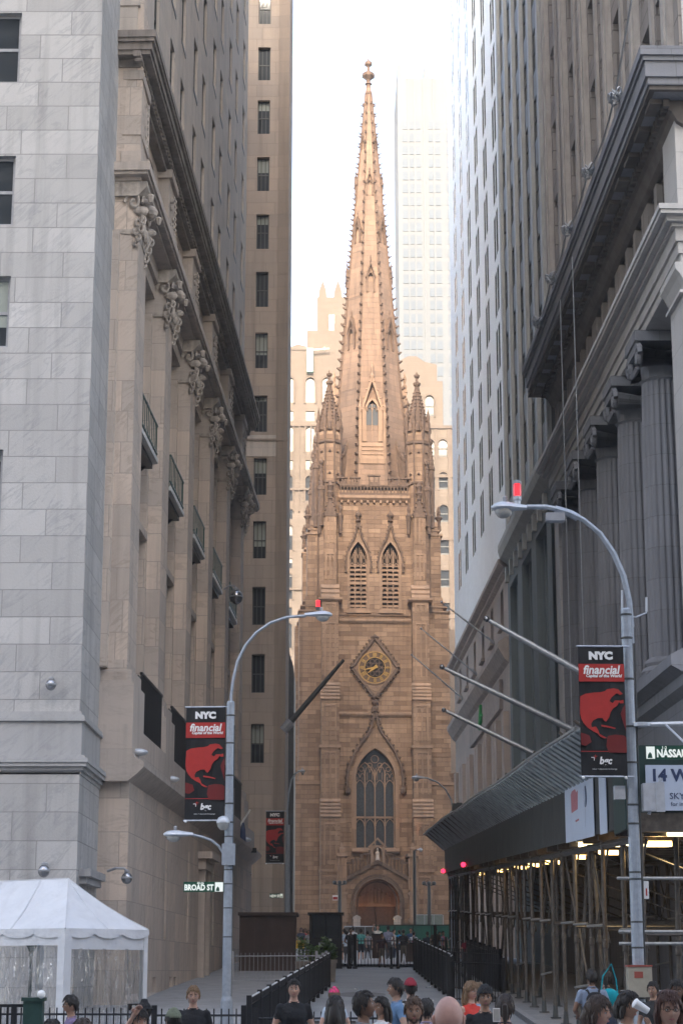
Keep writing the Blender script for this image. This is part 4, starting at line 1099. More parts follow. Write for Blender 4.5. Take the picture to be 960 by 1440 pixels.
def bank():
    Yf, Yn = 81.3, 52.2
    bd = rframe('columned_bank_tower', Yf, label='dark grey granite bank on the right with giant fluted columns under a deep cornice', cat='building')
    Lh = Yf-Yn; Bm = M['bank']
    colx = [Yf-y for y in (59.0+4.85*k for k in range(5))]
    ZB, ZT = 10.8, 21.8
    mb = MB()
    wall(mb, 0, Lh, -1, 9.6, -.3, [(x-1.2, x+1.2, 3.5, 8.2) for x in colx], .6); mb.quad((Lh, -.3, -1), (Lh, 24, -1), (Lh, 24, 9.6), (Lh, -.3, 9.6))
    mb.build('podium', Bm, bd)
    for x in colx: window(bd, x-1.2, x+1.2, 3.5, 8.2, .2, 'glass_dark', 'frame_dark', 2, 1, .1)
    mb = MB()
    mb.prismx([(-.3, 9.3), (-.55, 9.5), (-.55, 9.8), (-.9, 10.0), (-.9, 10.3), (-.5, 10.5), (2.2, 10.5), (2.2, 9.3)], 0, Lh+.55)
    for i in range(70): mb.box(.2+i*.41, .42+i*.41, -.62, -.5, 9.82, 9.98)
    mb.build('podium_cornice', M['soffit'] if False else Bm, bd)
    # columns in front of a recessed wall
    mb = MB(); holes = [(x+1.1, x+3.7, 11.5, 20.5) for x in colx[1:]] + [(colx[-1]-4.2, colx[-1]-1.3, 11.5, 20.5)]
    wall(mb, 0, Lh, 10.5, 22, 2.2, holes, .5); mb.quad((Lh, 2.2, 10.5), (Lh, 24, 10.5), (Lh, 24, 22), (Lh, 2.2, 22)); mb.build('recessed_wall', Bm, bd)
    for h in holes: window(bd, *h, 2.5, 'glass_dark', 'frame_dark', 4, 2, .1)
    cm = None
    for x in colx:
        if cm is None:
            c = MB(); n = 20; prof = []
            vs = []; fs = []; K = n*4; lv = [(.62, 0.55), (.62, 3), (.60, 6), (.57, 8.2), (.54, 9.6)]
            for r, z in lv:
                for i in range(K):
                    a = 2*PI*i/K; q = (1.0, .93, .93, 1.0)[i % 4]; vs.append((r*1.12*q*math.cos(a), r*1.12*q*math.sin(a), z))
            for j in range(len(lv)-1):
                for i in range(K): fs.append((j*K+i, j*K+(i+1) % K, (j+1)*K+(i+1) % K, (j+1)*K+i))
            c.add(vs, fs)
            cm = c.build('column', Bm, bd, loc=(x, .55, ZB))
            b = MB(); b.box(-.98, .98, -.98, .98, -.3, 0); b.lathe(0, 0, [(.95, 0), (.98, .1), (.9, .2), (.82, .26), (.86, .36), (.84, .44), (.7, .55)], 24); b.build('column_base', Bm, cm)
            k = MB(); z = 9.6
            k.lathe(0, 0, [(.6, z-.12), (.68, z-.06), (.6, z)], 20)
            k.lathe(0, 0, [(.6, z), (.64, z+.5), (.8, z+.75)], 16)
            k.box(-.95, .95, -.95, .95, z+1.05, z+1.4)
            for sy in (-1, 1):
                for sx in (-1, 1):
                    sp = [(sx*(.85+.33*(1-t/15)*math.cos(t*.6)), sy*.82, z+.55+.38*(1-t/15)*math.sin(t*.6)) for t in range(15)]
                    k.tube(sp, .11, 5)
                    k.tube([(sx*.95, -.8, z+.5), (sx*.85, 0, z+.5), (sx*.95, .8, z+.5)], [.33, .22, .33], 10)
                k.box(-.85, .85, sy*.75, sy*.9, z+.75, z+1.05)
                k.tube([(-.4, sy*.8, z+.3), (0, sy*.9, z+.1), (.4, sy*.8, z+.3)], .09, 5)
            k.build('capital', Bm, cm)
        else: place(cm, bd, (x, .55, ZB))
    # corner pier nearest the camera
    mb = MB(); mb.box(Lh-2.0, Lh, 0, 3.2, 10.5, 21.2); mb.box(0, 1.3, 0, 2.2, 10.5, 21.2); mb.box(Lh-2.0+.02, Lh-.02, .02, 12, 9.7, 10.5)
    mb.build('corner_pier', M['bank_light'], bd)
    mb = MB(); mb.prismx([(-.25, 21.8), (-.25, 21.6), (-.12, 21.45), (0, 21.2), (3.3, 21.2), (3.3, 21.8)], Lh-2.2, Lh+.2)
    mb.box(Lh-2.12, Lh+.12, -.12, 3.3, 20.9, 21.0); mb.build('pier_capital', M['bank_light'], bd)
    # entablature and ledge
    mb = MB()
    for o_, z0, z1 in ((.05, 21.8, 22.1), (.12, 22.1, 22.45), (.2, 22.45, 22.85), (.32, 22.85, 22.95), (.5, 22.95, 23.1), (.7, 23.1, 23.22), (.75, 23.22, 23.38)): mb.box(-.02, Lh+o_, -o_, 20, z0, z1)
    mb.build('entablature', M['bank_light'], bd)
    # attic with deep windows between piers
    mb = MB(); holes = []
    x = 1.2
    while x < Lh-2.2: holes.append((x, x+1.15, 23.7, 26.3)); x += 1.62 if (len(holes) % 3) else 2.3
    wall(mb, 0, Lh, 23.35, 26.9, .15, holes, .9); mb.build('attic_wall', M['bank_shaft'], bd)
    for h in holes: window(bd, *h, .85, 'glass_dark', 'frame_dark', 1, 0, .07)
    mb = MB(); mb.box(Lh-1.9, Lh, -.05, 3.2, 23.38, 26.6); mb.quad((Lh, 3.2, 23.38), (Lh, 24, 23.38), (Lh, 24, 26.9), (Lh, 3.2, 26.9)); mb.build('attic_pier', M['bank_light'], bd)
    # main cornice with dark soffit, coffers and dentils
    mb = MB(); e = 1.05; mb.T = Matrix.Translation((0, 0, -1.1))
    for o_, z0, z1 in ((e-.3, 27.95, 28.08), (e-.08, 28.08, 28.3), (e, 28.3, 28.78), (e+.07, 28.78, 28.92), (e+.15, 28.92, 29.2)): mb.box(-.5, Lh+o_, -o_, 20, z0, z1)
    mb.build('main_cornice', Bm, bd)
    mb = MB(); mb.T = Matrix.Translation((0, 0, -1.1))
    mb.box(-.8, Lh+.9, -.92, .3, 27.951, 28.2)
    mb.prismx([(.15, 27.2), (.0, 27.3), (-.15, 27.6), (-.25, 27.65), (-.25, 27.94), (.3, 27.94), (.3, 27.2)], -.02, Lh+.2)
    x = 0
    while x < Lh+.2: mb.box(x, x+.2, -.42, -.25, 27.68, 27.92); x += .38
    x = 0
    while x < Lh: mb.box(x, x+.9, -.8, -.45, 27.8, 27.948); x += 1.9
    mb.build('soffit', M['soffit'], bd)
    mb = MB(); mb.T = Matrix.Translation((0, 0, -1.1))
    for y in range(14): mb.box(Lh+.05, Lh+.3, .3+y*.5, .55+y*.5, 27.5, 27.9)
    mb.build('end_dentils', M['bank_light'], bd)
    # shaft above with piers and stacked windows
    mb = MB(); holes = []
    pierx = [.6, 6.1, 11.6, 17.1, 22.6, 28.0]
    for a, b in zip(pierx, pierx[1:]):
        for j in range(10):
            z = 29.4+3.55*j
            holes.append((a+.75, a+2.25, z, z+2.4)); holes.append((b-2.25, b-.75, z, z+2.4))
    wall(mb, 0, Lh, 28.2, 64, .2, holes, .55); shell(mb, 0, Lh, .2, 24, 28.2, 64); mb.build('shaft_wall', M['bank_shaft'], bd)
    hs = sorted(holes, key=lambda h: h[2]-h[0]*.8)
    for h in hs[:100]: window(bd, *h, .62, 'glass_dark', 'frame_dark', 1, 0, .07, sill=.14)
    g = MB()
    for h in hs[100:]: g.quad((h[0], .7, h[2]), (h[1], .7, h[2]), (h[1], .7, h[3]), (h[0], .7, h[3]))
    tag(g.build('far_window', M['glass_dark'], bd), kind='stuff')
    mb = MB()
    for x in pierx: mb.box(x-.42, x+.42, -.02, .22, 28.2, 64); mb.box(x-.2, x+.2, -.08, -.018, 28.2, 64)
    for a, b in zip(pierx, pierx[1:]): mb.box((a+b)/2-.2, (a+b)/2+.2, .1, .21, 28.2, 64)
    mb.build('shaft_pier', M['bank_pier'], bd)
    mb = MB(); mb.box(Lh-.02, Lh+.05, .3, 20, 28.2, 60); mb.build('end_wall', M['bank_light'], bd)
bank()

# rope bundles and cables hanging off the cornice of the bank
def rope_things():
    pts = [at(x, y, 0.0) for x, y in ((0, 0),)]
    P = []
    for x, y in ((866, 136), (828, 241), (799, 322), (776, 391), (757, 452)):
        Y, z = onplane(x, y, 10.9-1.3)   # just clear of the cornice edge
        P.append((rX(Y)-1.35, Y, z))
    labs = ['highest and nearest', 'second from the nearest', 'middle one', 'fourth from the nearest', 'lowest and farthest']
    for (x, y, z), l in zip(P, labs):
        r = empty('rope_bundle', (x, y, z), label=f'knotted pale rope bundle strung along the bank cornice edge, {l} of five', cat='rope bundle', group='rope bundles along the bank cornice')
        m = MB(); random.seed(int(z*10))
        for k in range(14):
            c = Vector((random.uniform(-.1, .1), random.uniform(-.14, .14), random.uniform(-.12, .12))); a = random.uniform(0, 6.28)
            m.tube([tuple(c+Vector((.13*math.cos(a+t), .16*math.sin(a+t), .12*math.sin(2*t+k)))) for t in (i*.5 for i in range(10))], .025, 5)
        m.build('rope_loop', M['galv'], r)
        c = MB(); c.lathe(0, 0, [(.03, -.3), (.08, -.26), (.08, -.16), (.03, -.1)], 8); c.build('pulley', M['frame_grey'], r)
    m = MB()
    for a, b in zip(P, P[1:]):
        a, b = Vector(a), Vector(b); m.tube([a.lerp(b, t/6) + Vector((0, 0, -.35*math.sin(PI*t/6))) for t in range(7)], .03, 4)
    a = Vector(P[0]); m.tube([a, a+Vector((-.0, -4, 1.3))], .03, 4)
    tag(m.build('rope', M['galv']), 'long pale rope sagging between the bundles along the bank cornice', 'rope')
    random.seed(5)
    for (x0, lab, yb) in ((792, 'thin steel cable hanging down the bank front, left one of the pair', 1010), (811, 'thin steel cable hanging down the bank front, right one of the pair', 1010)):
        # hangs from the cornice edge plane straight down
        Y = (P[2][1]-1.0 if x0 == 811 else P[3][1]-1.2); X = ray(x0, 600)[0]*Y
        m = MB(); m.tube([(X, Y, 5.9), (X, Y, 26.8)], .022, 5)
        tag(m.build('hanging_cable', M['galv']), lab, 'cable', 'cables hanging in front of the bank')
rope_things()

# ---- flagpoles on the right and the dark one on the left
def flagpole(base, tip, r, lab, m='galv', grp='flagpoles slanting out over the street', ballr=.10):
    base, tip = Vector(base), Vector(tip)
    ro = empty('flagpole', base, label=lab, cat='flagpole', group=grp)
    v = tip-base
    p = MB(); p.tube([(0,0,0), tuple(v*.5), tuple(v)], [r, r*.85, r*.55], 10); p.build('pole', M[m], ro)
    if ballr:
        e = v + v.normalized()*ballr*1.2
        b = MB(); b.ball(tuple(e), ballr, n=12, m=8); b.tube([tuple(v), tuple(e)], r*.3, 6); b.build('finial_ball', M['gold'] if False else M['camera_ball'], ro, smooth=True)
    s = MB(); s.T = Matrix.Translation((0, 0, 0)); d = v.normalized()
    s.tube([tuple(-d*.25), tuple(d*.35)], r*1.6, 8); s.build('bracket', M['frame_grey'], ro)
for (a, Yb, zb, lab) in (((688, 873), 62.5, 10.65, 'highest of the three thick pale flagpoles, slanting out before the nearest columns'),
                         ((625, 940), 72.3, 10.6, 'thick pale flagpole with its tip beside the church, middle of the three thick ones'),
                         ((627, 1000), 82.0, 10.6, 'thick pale flagpole just above the corrugated shed edge, lowest of the three thick ones')):
    X, b = ray(*a); flagpole((rX(Yb)-.4, Yb, zb), (X*(Yb+.6), Yb+.6, 1.9+b*(Yb+.6)), .13, lab)
for (a, c, lab) in (((622, 848), (697, 906), 'thin grey flagpole on the beige base of the white building, nearest of three'),
                    ((593, 885), (672, 950), 'thin grey flagpole on the beige base of the white building, middle of three'),
                    ((580, 922), (652, 984), 'thin grey flagpole on the beige base of the white building, farthest of three')):
    Y, z = onplane(*c); X, b = ray(*a); flagpole((rX(Y), Y, z), (X*Y, Y, 1.9+b*Y), .06, lab, ballr=.07)
flagpole(at(403, 1022, 96), at(483, 928, 96), .15, 'dark thick flagpole rising to the right from the left side of the street', 'frame_dark', None, 0)

# ================================================================ BACKGROUND
def bg_left():
    Y = 300
    bd = empty('peach_stepped_building', (-7, Y, 0), 0, label='pale peach stepped tower with twin pinnacles behind the left side of the spire', cat='building')
    def X(px, py=600): return ray(px, py)[0]*Y+7
    def Z(py): return at(440, py, Y).z
    Ms = M['peach_light']
    holes = []
    for cx, w_ in ((408, 9), (436, 14), (459, 12)):
        for j in range(7):
            y = 566+ 69*j
            holes.append((X(cx)-w_*.055, X(cx)+w_*.055, Z(y+(0 if j != 0 else 0)), Z(y-35)))
            holes.append((X(cx)-w_*.05, X(cx)+w_*.05, Z(y+26), Z(y+12)))
    mb = MB(); wall(mb, X(385), X(520), 0, Z(492), 0, holes, .5); shell(mb, X(385), X(520), 0, 30, 0, Z(492)); mb.build('wall', Ms, bd)
    for i, h in enumerate(holes):
        g = MB(); g.box(0, h[1]-h[0], .3, .4, 0, h[3]-h[2]); g.build('window', M['glass'], bd, loc=(h[0], 0, h[2]))
    mb = MB()
    for h in holes[::2]:
        cx = (h[0]+h[1])/2; w_ = (h[1]-h[0])/2
        mb.ribbon([(cx-w_-.12, h[2]-.2)] + [(cx+(w_+.12)*math.cos(a), h[3]-w_+(w_+.14)*math.sin(a)) for a in (PI-i*PI/8 for i in range(9))] + [(cx+w_+.12, h[2]-.2)], .3, -.2, .1)
        n = 6
        for s in (-1, 1):
            pts = [(cx+s*w_*math.cos(a), h[3]-w_+w_*math.sin(a)) for a in (i*PI/12 for i in range(7))]
            for p, q in zip(pts, pts[1:]): mb.prism([p, q, (q[0], h[3]+.01), (p[0], h[3]+.01)], .01, .5)
    for y in (600, 690, 830): mb.box(X(385), X(520), -.4, 0, Z(y), Z(y-3))
    for k in range(9): mb.box(X(404+k*8), X(406+k*8), -.35, 0, Z(720), Z(600))
    mb.build('ornament', M['peach'], bd)
    mb = MB()
    mb.prism([(X(396), Z(493)), (X(432), Z(493)), (X(430), Z(487)), (X(418), Z(484)), (X(404), Z(492-3))], 0, 20)
    mb.box(X(431), X(520), 1, 28, Z(492), Z(462)); mb.box(X(445), X(520), 2, 26, Z(462), Z(412))
    mb.build('setback', Ms, bd)
    mb = MB()
    for px_ in (453, 475): mb.prism([(X(px_-6), Z(412)), (X(px_+6), Z(412)), (X(px_+5), Z(402)), (X(px_), Z(388)), (X(px_-5), Z(402))], 2, 6)
    mb.build('pinnacle', Ms, bd)
    w_ = MB(); w_.box(X(462), X(470), 1.7, 2.05, Z(468), Z(438)); w_.build('window', M['glass'], bd)
    c = MB(); c.box(X(431), X(440), -1, .5, Z(525), Z(492)); c.tube([(X(438), -1, Z(495)), (X(463), -1, Z(493))], .15, 5); c.tube([(X(455), -1, Z(495)), (X(456), -1, Z(491))], .15, 5)
    c.build('roof_equipment', M['verd'], bd)
bg_left()
def bg_right():
    Y = 290
    bd = empty('cream_gabled_building', (9, Y, 0), 0, label='cream building with arched windows and a low gable behind the church right side', cat='building')
    def X(px, py=600): return ray(px, py)[0]*Y-9
    def Z(py): return at(600, py, Y).z
    Ms = M['peach_light']; holes = []
    for cx, j0 in ((604, 0), (622, 0)):
        for j in range(10):
            y = 632+46*j
            holes.append((X(cx)-.72, X(cx)+.72, Z(y+10), Z(y-14)))
    holes.append((X(604)-.7, X(604)+.7, Z(585), Z(556)))
    mb = MB(); wall(mb, X(545), X(652), 0, Z(603), 0, holes, .5); 
    ws2 = [h for h in holes if h[3] > Z(600)]
    shell(mb, X(545), X(652), 0, 30, 0, Z(603)); mb.build('wall', M['peach_light'], bd)
    mb = MB(); wall(mb, X(545), X(623), Z(603), Z(536), 0, [holes[-1]], .5); shell(mb, X(545), X(623), 0, 26, Z(603), Z(536))
    mb.prism([(X(545), Z(536)), (X(615), Z(536)), (X(615), Z(512)), (X(598), Z(508)), (X(586), Z(500)), (X(574), Z(500)), (X(560), Z(508))], .3, 20)
    mb.build('upper_wall', M['peach_light'], bd)
    for h in holes:
        g = MB(); g.k = 0; g.box(0, h[1]-h[0], .3, .4, 0, h[3]-h[2]); g.k = 1; g.box(0, h[1]-h[0], .2, .3, (h[3]-h[2])*.45, (h[3]-h[2])*.52); g.box(0, h[1]-h[0], .1, .3, 0, (h[3]-h[2])*.1)
        g.build('window', [M['glass'], M['frame_dark']], bd, loc=(h[0], 0, h[2]))
    mb = MB()
    for h in holes[:3]+holes[10:13]+holes[-1:]:
        cx = (h[0]+h[1])/2; w_ = (h[1]-h[0])/2
        mb.ribbon([(cx-w_-.1, h[2]-.2)] + [(cx+(w_+.12)*math.cos(a), h[3]-w_+(w_+.14)*math.sin(a)) for a in (PI-i*PI/8 for i in range(9))] + [(cx+w_+.1, h[2]-.2)], .28, -.2, .1)
        for s in (-1, 1):
            pts = [(cx+s*w_*math.cos(a), h[3]-w_+w_*math.sin(a)) for a in (i*PI/12 for i in range(7))]
            for p, q in zip(pts, pts[1:]): mb.prism([p, q, (q[0], h[3]+.01), (p[0], h[3]+.01)], .01, .5)
    for y in (603, 672, 760, 870): mb.box(X(545), X(652), -.35, 0, Z(y), Z(y-4))
    for px_ in (595, 613, 631): mb.box(X(px_)-.25, X(px_)+.25, -.3, 0, 20, Z(604))
    mb.build('ornament', M['peach'], bd)
    # plain side wall standing nearer, beside the church
    Y2 = 215
    b2 = empty('buff_party_wall_building', (ray(627, 900)[0]*Y2, Y2, 0), 0, label='plain buff sunlit wall between the church and the white building', cat='building')
    mb = MB(); mb.box(0, 14, 0, 20, 0, at(635, 885, Y2).z); mb.build('wall', M['peach'], b2)
    mb = MB(); mb.box(-.15, .5, -.15, 3, at(635, 885, Y2).z, at(635, 881, Y2).z); mb.build('coping', M['peach_light'], b2)
bg_right()
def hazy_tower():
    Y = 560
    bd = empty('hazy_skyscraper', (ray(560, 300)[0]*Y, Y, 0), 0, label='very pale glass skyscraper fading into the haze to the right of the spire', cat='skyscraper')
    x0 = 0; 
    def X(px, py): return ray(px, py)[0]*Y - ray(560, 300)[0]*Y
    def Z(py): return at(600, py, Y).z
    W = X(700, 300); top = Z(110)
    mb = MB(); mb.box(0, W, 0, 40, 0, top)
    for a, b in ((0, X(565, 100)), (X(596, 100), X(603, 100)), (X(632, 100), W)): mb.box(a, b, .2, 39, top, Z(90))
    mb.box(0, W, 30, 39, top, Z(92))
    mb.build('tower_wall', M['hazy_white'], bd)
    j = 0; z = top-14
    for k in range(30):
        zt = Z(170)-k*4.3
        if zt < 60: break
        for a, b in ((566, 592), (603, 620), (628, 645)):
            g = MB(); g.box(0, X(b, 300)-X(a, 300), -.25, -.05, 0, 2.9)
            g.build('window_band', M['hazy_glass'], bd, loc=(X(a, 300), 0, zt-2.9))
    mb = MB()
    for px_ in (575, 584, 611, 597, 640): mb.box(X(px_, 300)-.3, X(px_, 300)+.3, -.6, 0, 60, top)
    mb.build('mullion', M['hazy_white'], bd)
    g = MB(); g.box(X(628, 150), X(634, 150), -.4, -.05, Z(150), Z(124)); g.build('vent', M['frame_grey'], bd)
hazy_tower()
def dark_left():
    Y = 118
    bd = empty('dark_narrow_building', (ray(402, 1000)[0]*Y, Y, 0), 0, label='dark narrow building with a small spiky dormer squeezed between the brown tower and the church', cat='building')
    mb = MB(); mb.box(-6, .5, 0, 4, 0, at(408, 948, Y).z); mb.build('wall', M['darkpan'], bd)
    z = at(408, 948, Y).z
    mb = MB(); mb.prism([(-.2, z), (.5, z), (.45, z+.5), (.2, z+1.3), (.18, z+1.7), (.12, z+1.7), (.1, z+1.3), (-.1, z+.5)], 0, .5); mb.build('dormer', M['darkpan'], bd)
dark_left()

# ================================================================ SIDEWALK SHED
def shed():
    X0 = 5.0; XB = 9.3
    ys = [33.7+2.42*k for k in range(26)]
    sd = empty('sidewalk_shed', (X0, 33.7, 0), 0, label='long dark construction shed over the right pavement with corrugated top and scaffold poles', cat='sidewalk shed')
    def L(v): return (v[0]-X0, v[1]-33.7, v[2])
    fa = MB()
    for k, (a, b) in enumerate(zip(ys, ys[1:])):
        za, zb = G(a), G(b)
        fa.add([L((X0, a, za+4.25)), L((X0, b-.02, zb+4.25)), L((X0, b-.02, zb+5.45)), L((X0, a, za+5.45)), L((X0+.05, a, za+4.25)), L((X0+.05, b-.02, zb+4.25)), L((X0+.05, b-.02, zb+5.45)), L((X0+.05, a, za+5.45))],
               [(0,3,2,1),(4,5,6,7),(0,1,5,4),(1,2,6,5),(2,3,7,6),(3,0,4,7)])
    fa.build('fascia', M['shed_dark'], sd)
    co_ = MB()
    y = ys[0]-.75
    def edge(y, off):
        g = G(max(y, 30)); h = 6.12-.24*max(0, 1-(y-33)/45)+.02*math.sin(y*.35)
        return L((X0-.02-off*.3, y, g+5.35+off)), L((X0-.90-off*.2, y, g+h+off))
    while y < ys[-1]:
        for k_, (y0, y1, off) in enumerate(((y, y+.40, 0), (y+.40, y+.72, .09))):
            co_.k = k_; a0, b0 = edge(y0, off); a1, b1 = edge(y1, off); co_.quad(a0, a1, b1, b0)
        co_.k = 0
        a0, b0 = edge(y+.4, 0); a1, b1 = edge(y+.4, .09); co_.quad(a0, a1, b1, b0); a0, b0 = edge(y+.72, .09); a1, b1 = edge(y+.72, 0); co_.quad(a0, a1, b1, b0)
        y += .72
    bb = MB(); y = ys[0]-.74; a0, b0 = edge(y, -.01); bb.add([a0, b0, (a0[0]+.02, a0[1], b0[2]-.05), (a0[0]+.02, a0[1], a0[2]-.1)], [(0,1,2,3)]); bb.build('end_board', M['shed_dark'], sd)
    co_.build('corrugated_panel', [M['corr'], M['shed_dark']], sd)
    ed = MB(); pts = [L((X0-.96, y, G(y)+6.15-.24*max(0, 1-(y-33)/45)+.02*math.sin(y*.35))) for y in [ys[0]-.75+1.2*k for k in range(53)]]
    ed.tube(pts, .035, 5); ed.build('edge_rail', M['pipe_light'], sd)
    br = MB()
    for y in ys: br.tube([L((X0+.1, y, G(y)+5.3)), L((X0-.9, y, G(y)+6.1))], .03, 5)
    br.build('panel_strut', M['pipe'], sd)
    dk = MB()
    for a, b in zip(ys, ys[1:]):
        za, zb = G(a)+4.5, G(b)+4.5
        dk.add([L((X0+.06, a, za)), L((XB+.6, a, za)), L((XB+.6, b, zb)), L((X0+.06, b, zb)), L((X0+.06, a, za+.15)), L((XB+.6, a, za+.15)), L((XB+.6, b, zb+.15)), L((X0+.06, b, zb+.15))],
               [(0,3,2,1),(4,5,6,7),(0,1,5,4),(1,2,6,5),(2,3,7,6),(3,0,4,7)])
    dk.box(.06, 12, 0.0, 4, 4.52, 4.66)
    dk.build('deck', M['shed_dark'], sd)
    bm = MB()
    for y in ys: bm.box(.1, XB-X0+.5, y-33.7-.08, y-33.7+.08, G(y)+4.15, G(y)+4.48)
    for xx in (.2, XB-X0):
        for a, b in zip(ys, ys[1:]): bm.tube([(xx, a-33.7, G(a)+4.05), (xx, b-33.7, G(b)+4.05)], .07, 4)
    bm.build('beam', M['pipe'], sd)
    # green east end
    ge = MB(); ge.box(0, 14, -.06, 0, 4.3, 5.75); ge.box(-.06, -.005, -.06, 1.4, 4.3, 5.55); ge.build('end_panel', M['shed_green'], sd)
    # poles, two rows
    proto = None; rnd = random.Random(3)
    for k, y in enumerate(ys):
        for xx in (.2, XB-X0):
            g = G(y)+.15
            if proto is None:
                p = MB(); p.lathe(0, 0, [(.045, .03), (.045, 1.9), (.06, 1.92), (.06, 2.06), (.045, 2.08), (.045, 3.98)], 8); proto = p.build('scaffold_pole', M['pipe'], sd, loc=(xx, 0, g))
                p.v, p.f = p.v, p.f; q = MB(); q.box(-.12, .12, -.12, .12, 0, .03); q.lathe(0, 0, [(.07, .03), (.05, .3)], 8); q.build('base_plate', M['frame_dark'], proto)
            else: place(proto, sd, (xx+rnd.uniform(-.05, .05), y-33.7+rnd.uniform(-.1, .1), g))
            if k % 2 == 0 and xx < 1:
                place(proto, sd, (xx+.7, y-33.7+.9, g), (R(rnd.uniform(-4, 4)), R(rnd.uniform(-3, 5)), 0))
    cr = MB(); cl = MB()
    for k, (a, b) in enumerate(zip(ys, ys[1:])):
        for xx in (.2, XB-X0):
            ga, gb = G(a)+.15, G(b)+.15
            if k % 2 == 0 or xx > 1:
                cr.tube([(xx+.06, a-33.7, ga+2.0), (xx+.06, b-33.7, gb+3.9)], .025, 5); cr.tube([(xx+.1, a-33.7, ga+3.9), (xx+.1, b-33.7, gb+2.0)], .025, 5)
            elif k % 3 == 0: cr.tube([(xx+.06, a-33.7, ga+.2), (xx+.06, b-33.7, gb+2.2)], .025, 5)
            if k % 4 != 1: cl.tube([(xx-.06, a-33.7, ga+2.35), (xx-.06, b-33.7, gb+2.3)], .028, 5)
            if k % 3 == 0: cl.tube([(xx-.06, a-33.7, ga+1.1), (xx-.06, b-33.7, gb+.95)], .028, 5)
        if k % 2: cr.tube([(.2, a-33.7, G(a)+4.0), (XB-X0, a-33.7, G(a)+2.4)], .025, 5)
        cr.tube([(.2, a-33.7, G(a)+2.4), (XB-X0, a-33.7, G(a)+2.4)], .022, 5)
    cr.build('cross_brace', M['pipe'], sd); cl.build('guard_rail', M['pipe_light'], sd)
    # rails and posts running right at the near end
    nr = MB()
    for z in (2.55, 2.35, 1.55, 3.45): nr.tube([(-.25, -.1, z), (12, -.1, z)], .032, 6)
    for x in (2.6, 5.0, 7.4): nr.tube([(x, -.05, .1), (x, -.05, 4.3)], .045, 8)
    for x in (2.6, 5.0): nr.tube([(x, -.1, 1.6), (x+2.4, -.1, 3.4)], .025, 5); nr.tube([(x, -.12, 3.4), (x+2.4, -.12, 1.6)], .025, 5)
    nr.build('end_rail', M['pipe_light'], sd)
    # building front under the shed
    # lights: tubes near the east end, small warm fittings along the kerb beams
    spots = []
    for i, (px, py, Y) in enumerate(((740, 1170, 43), (728, 1171, 44), (648+180-62, 1183, 40),)): pass
    for (x, y, zt) in ((.35, 9.3, 4.62), (1.15, 2.3, 4.38)):
        f = MB(); f.tube([(x-.1, y, zt), (x+1.9, y, zt)], .05, 8); t = f.build('fluorescent_tube', M['tube'], sd)
        f = MB(); f.box(x-.15, x+1.95, y-.09, y+.09, zt+.06, zt+.12); f.build('fitting', M['frame_white'], t)
        L_ = bpy.data.lights.new('tube_light', 'AREA'); L_.shape = 'RECTANGLE'; L_.size = 1.8; L_.size_y = .1; L_.energy = 8; L_.color = (1, .75, .38)
        lo = bpy.data.objects.new('tube_light', L_); C.objects.link(lo); lo.parent = sd; lo.location = (x+.9, y, zt-.07)
    for k in (1, 4, 6, 9, 11, 13, 16, 20):
        y = ys[k]-33.7+1.2; g = G(ys[k]+1.2)
        f = MB(); f.tube([(.9, 0, -.0), (1.35, 0, 0)], .06, 6); f.build('lamp', M['amber'], sd, loc=(0, y, g+4.05))
        if k in (1, 6, 11, 16):
            L_ = bpy.data.lights.new('lamp_light', 'POINT'); L_.energy = 5; L_.color = (1, .6, .22); L_.shadow_soft_size = .12
            lo = bpy.data.objects.new('lamp_light', L_); C.objects.link(lo); lo.parent = sd; lo.location = (1.1, y, g+3.85)
    for y in (93.5, 78):
        f = MB(); f.ball((-.12, y-33.7, G(y)+4.35), .1, n=10); f.build('red_lamp', M['redspot'], sd)
    return sd
shed()
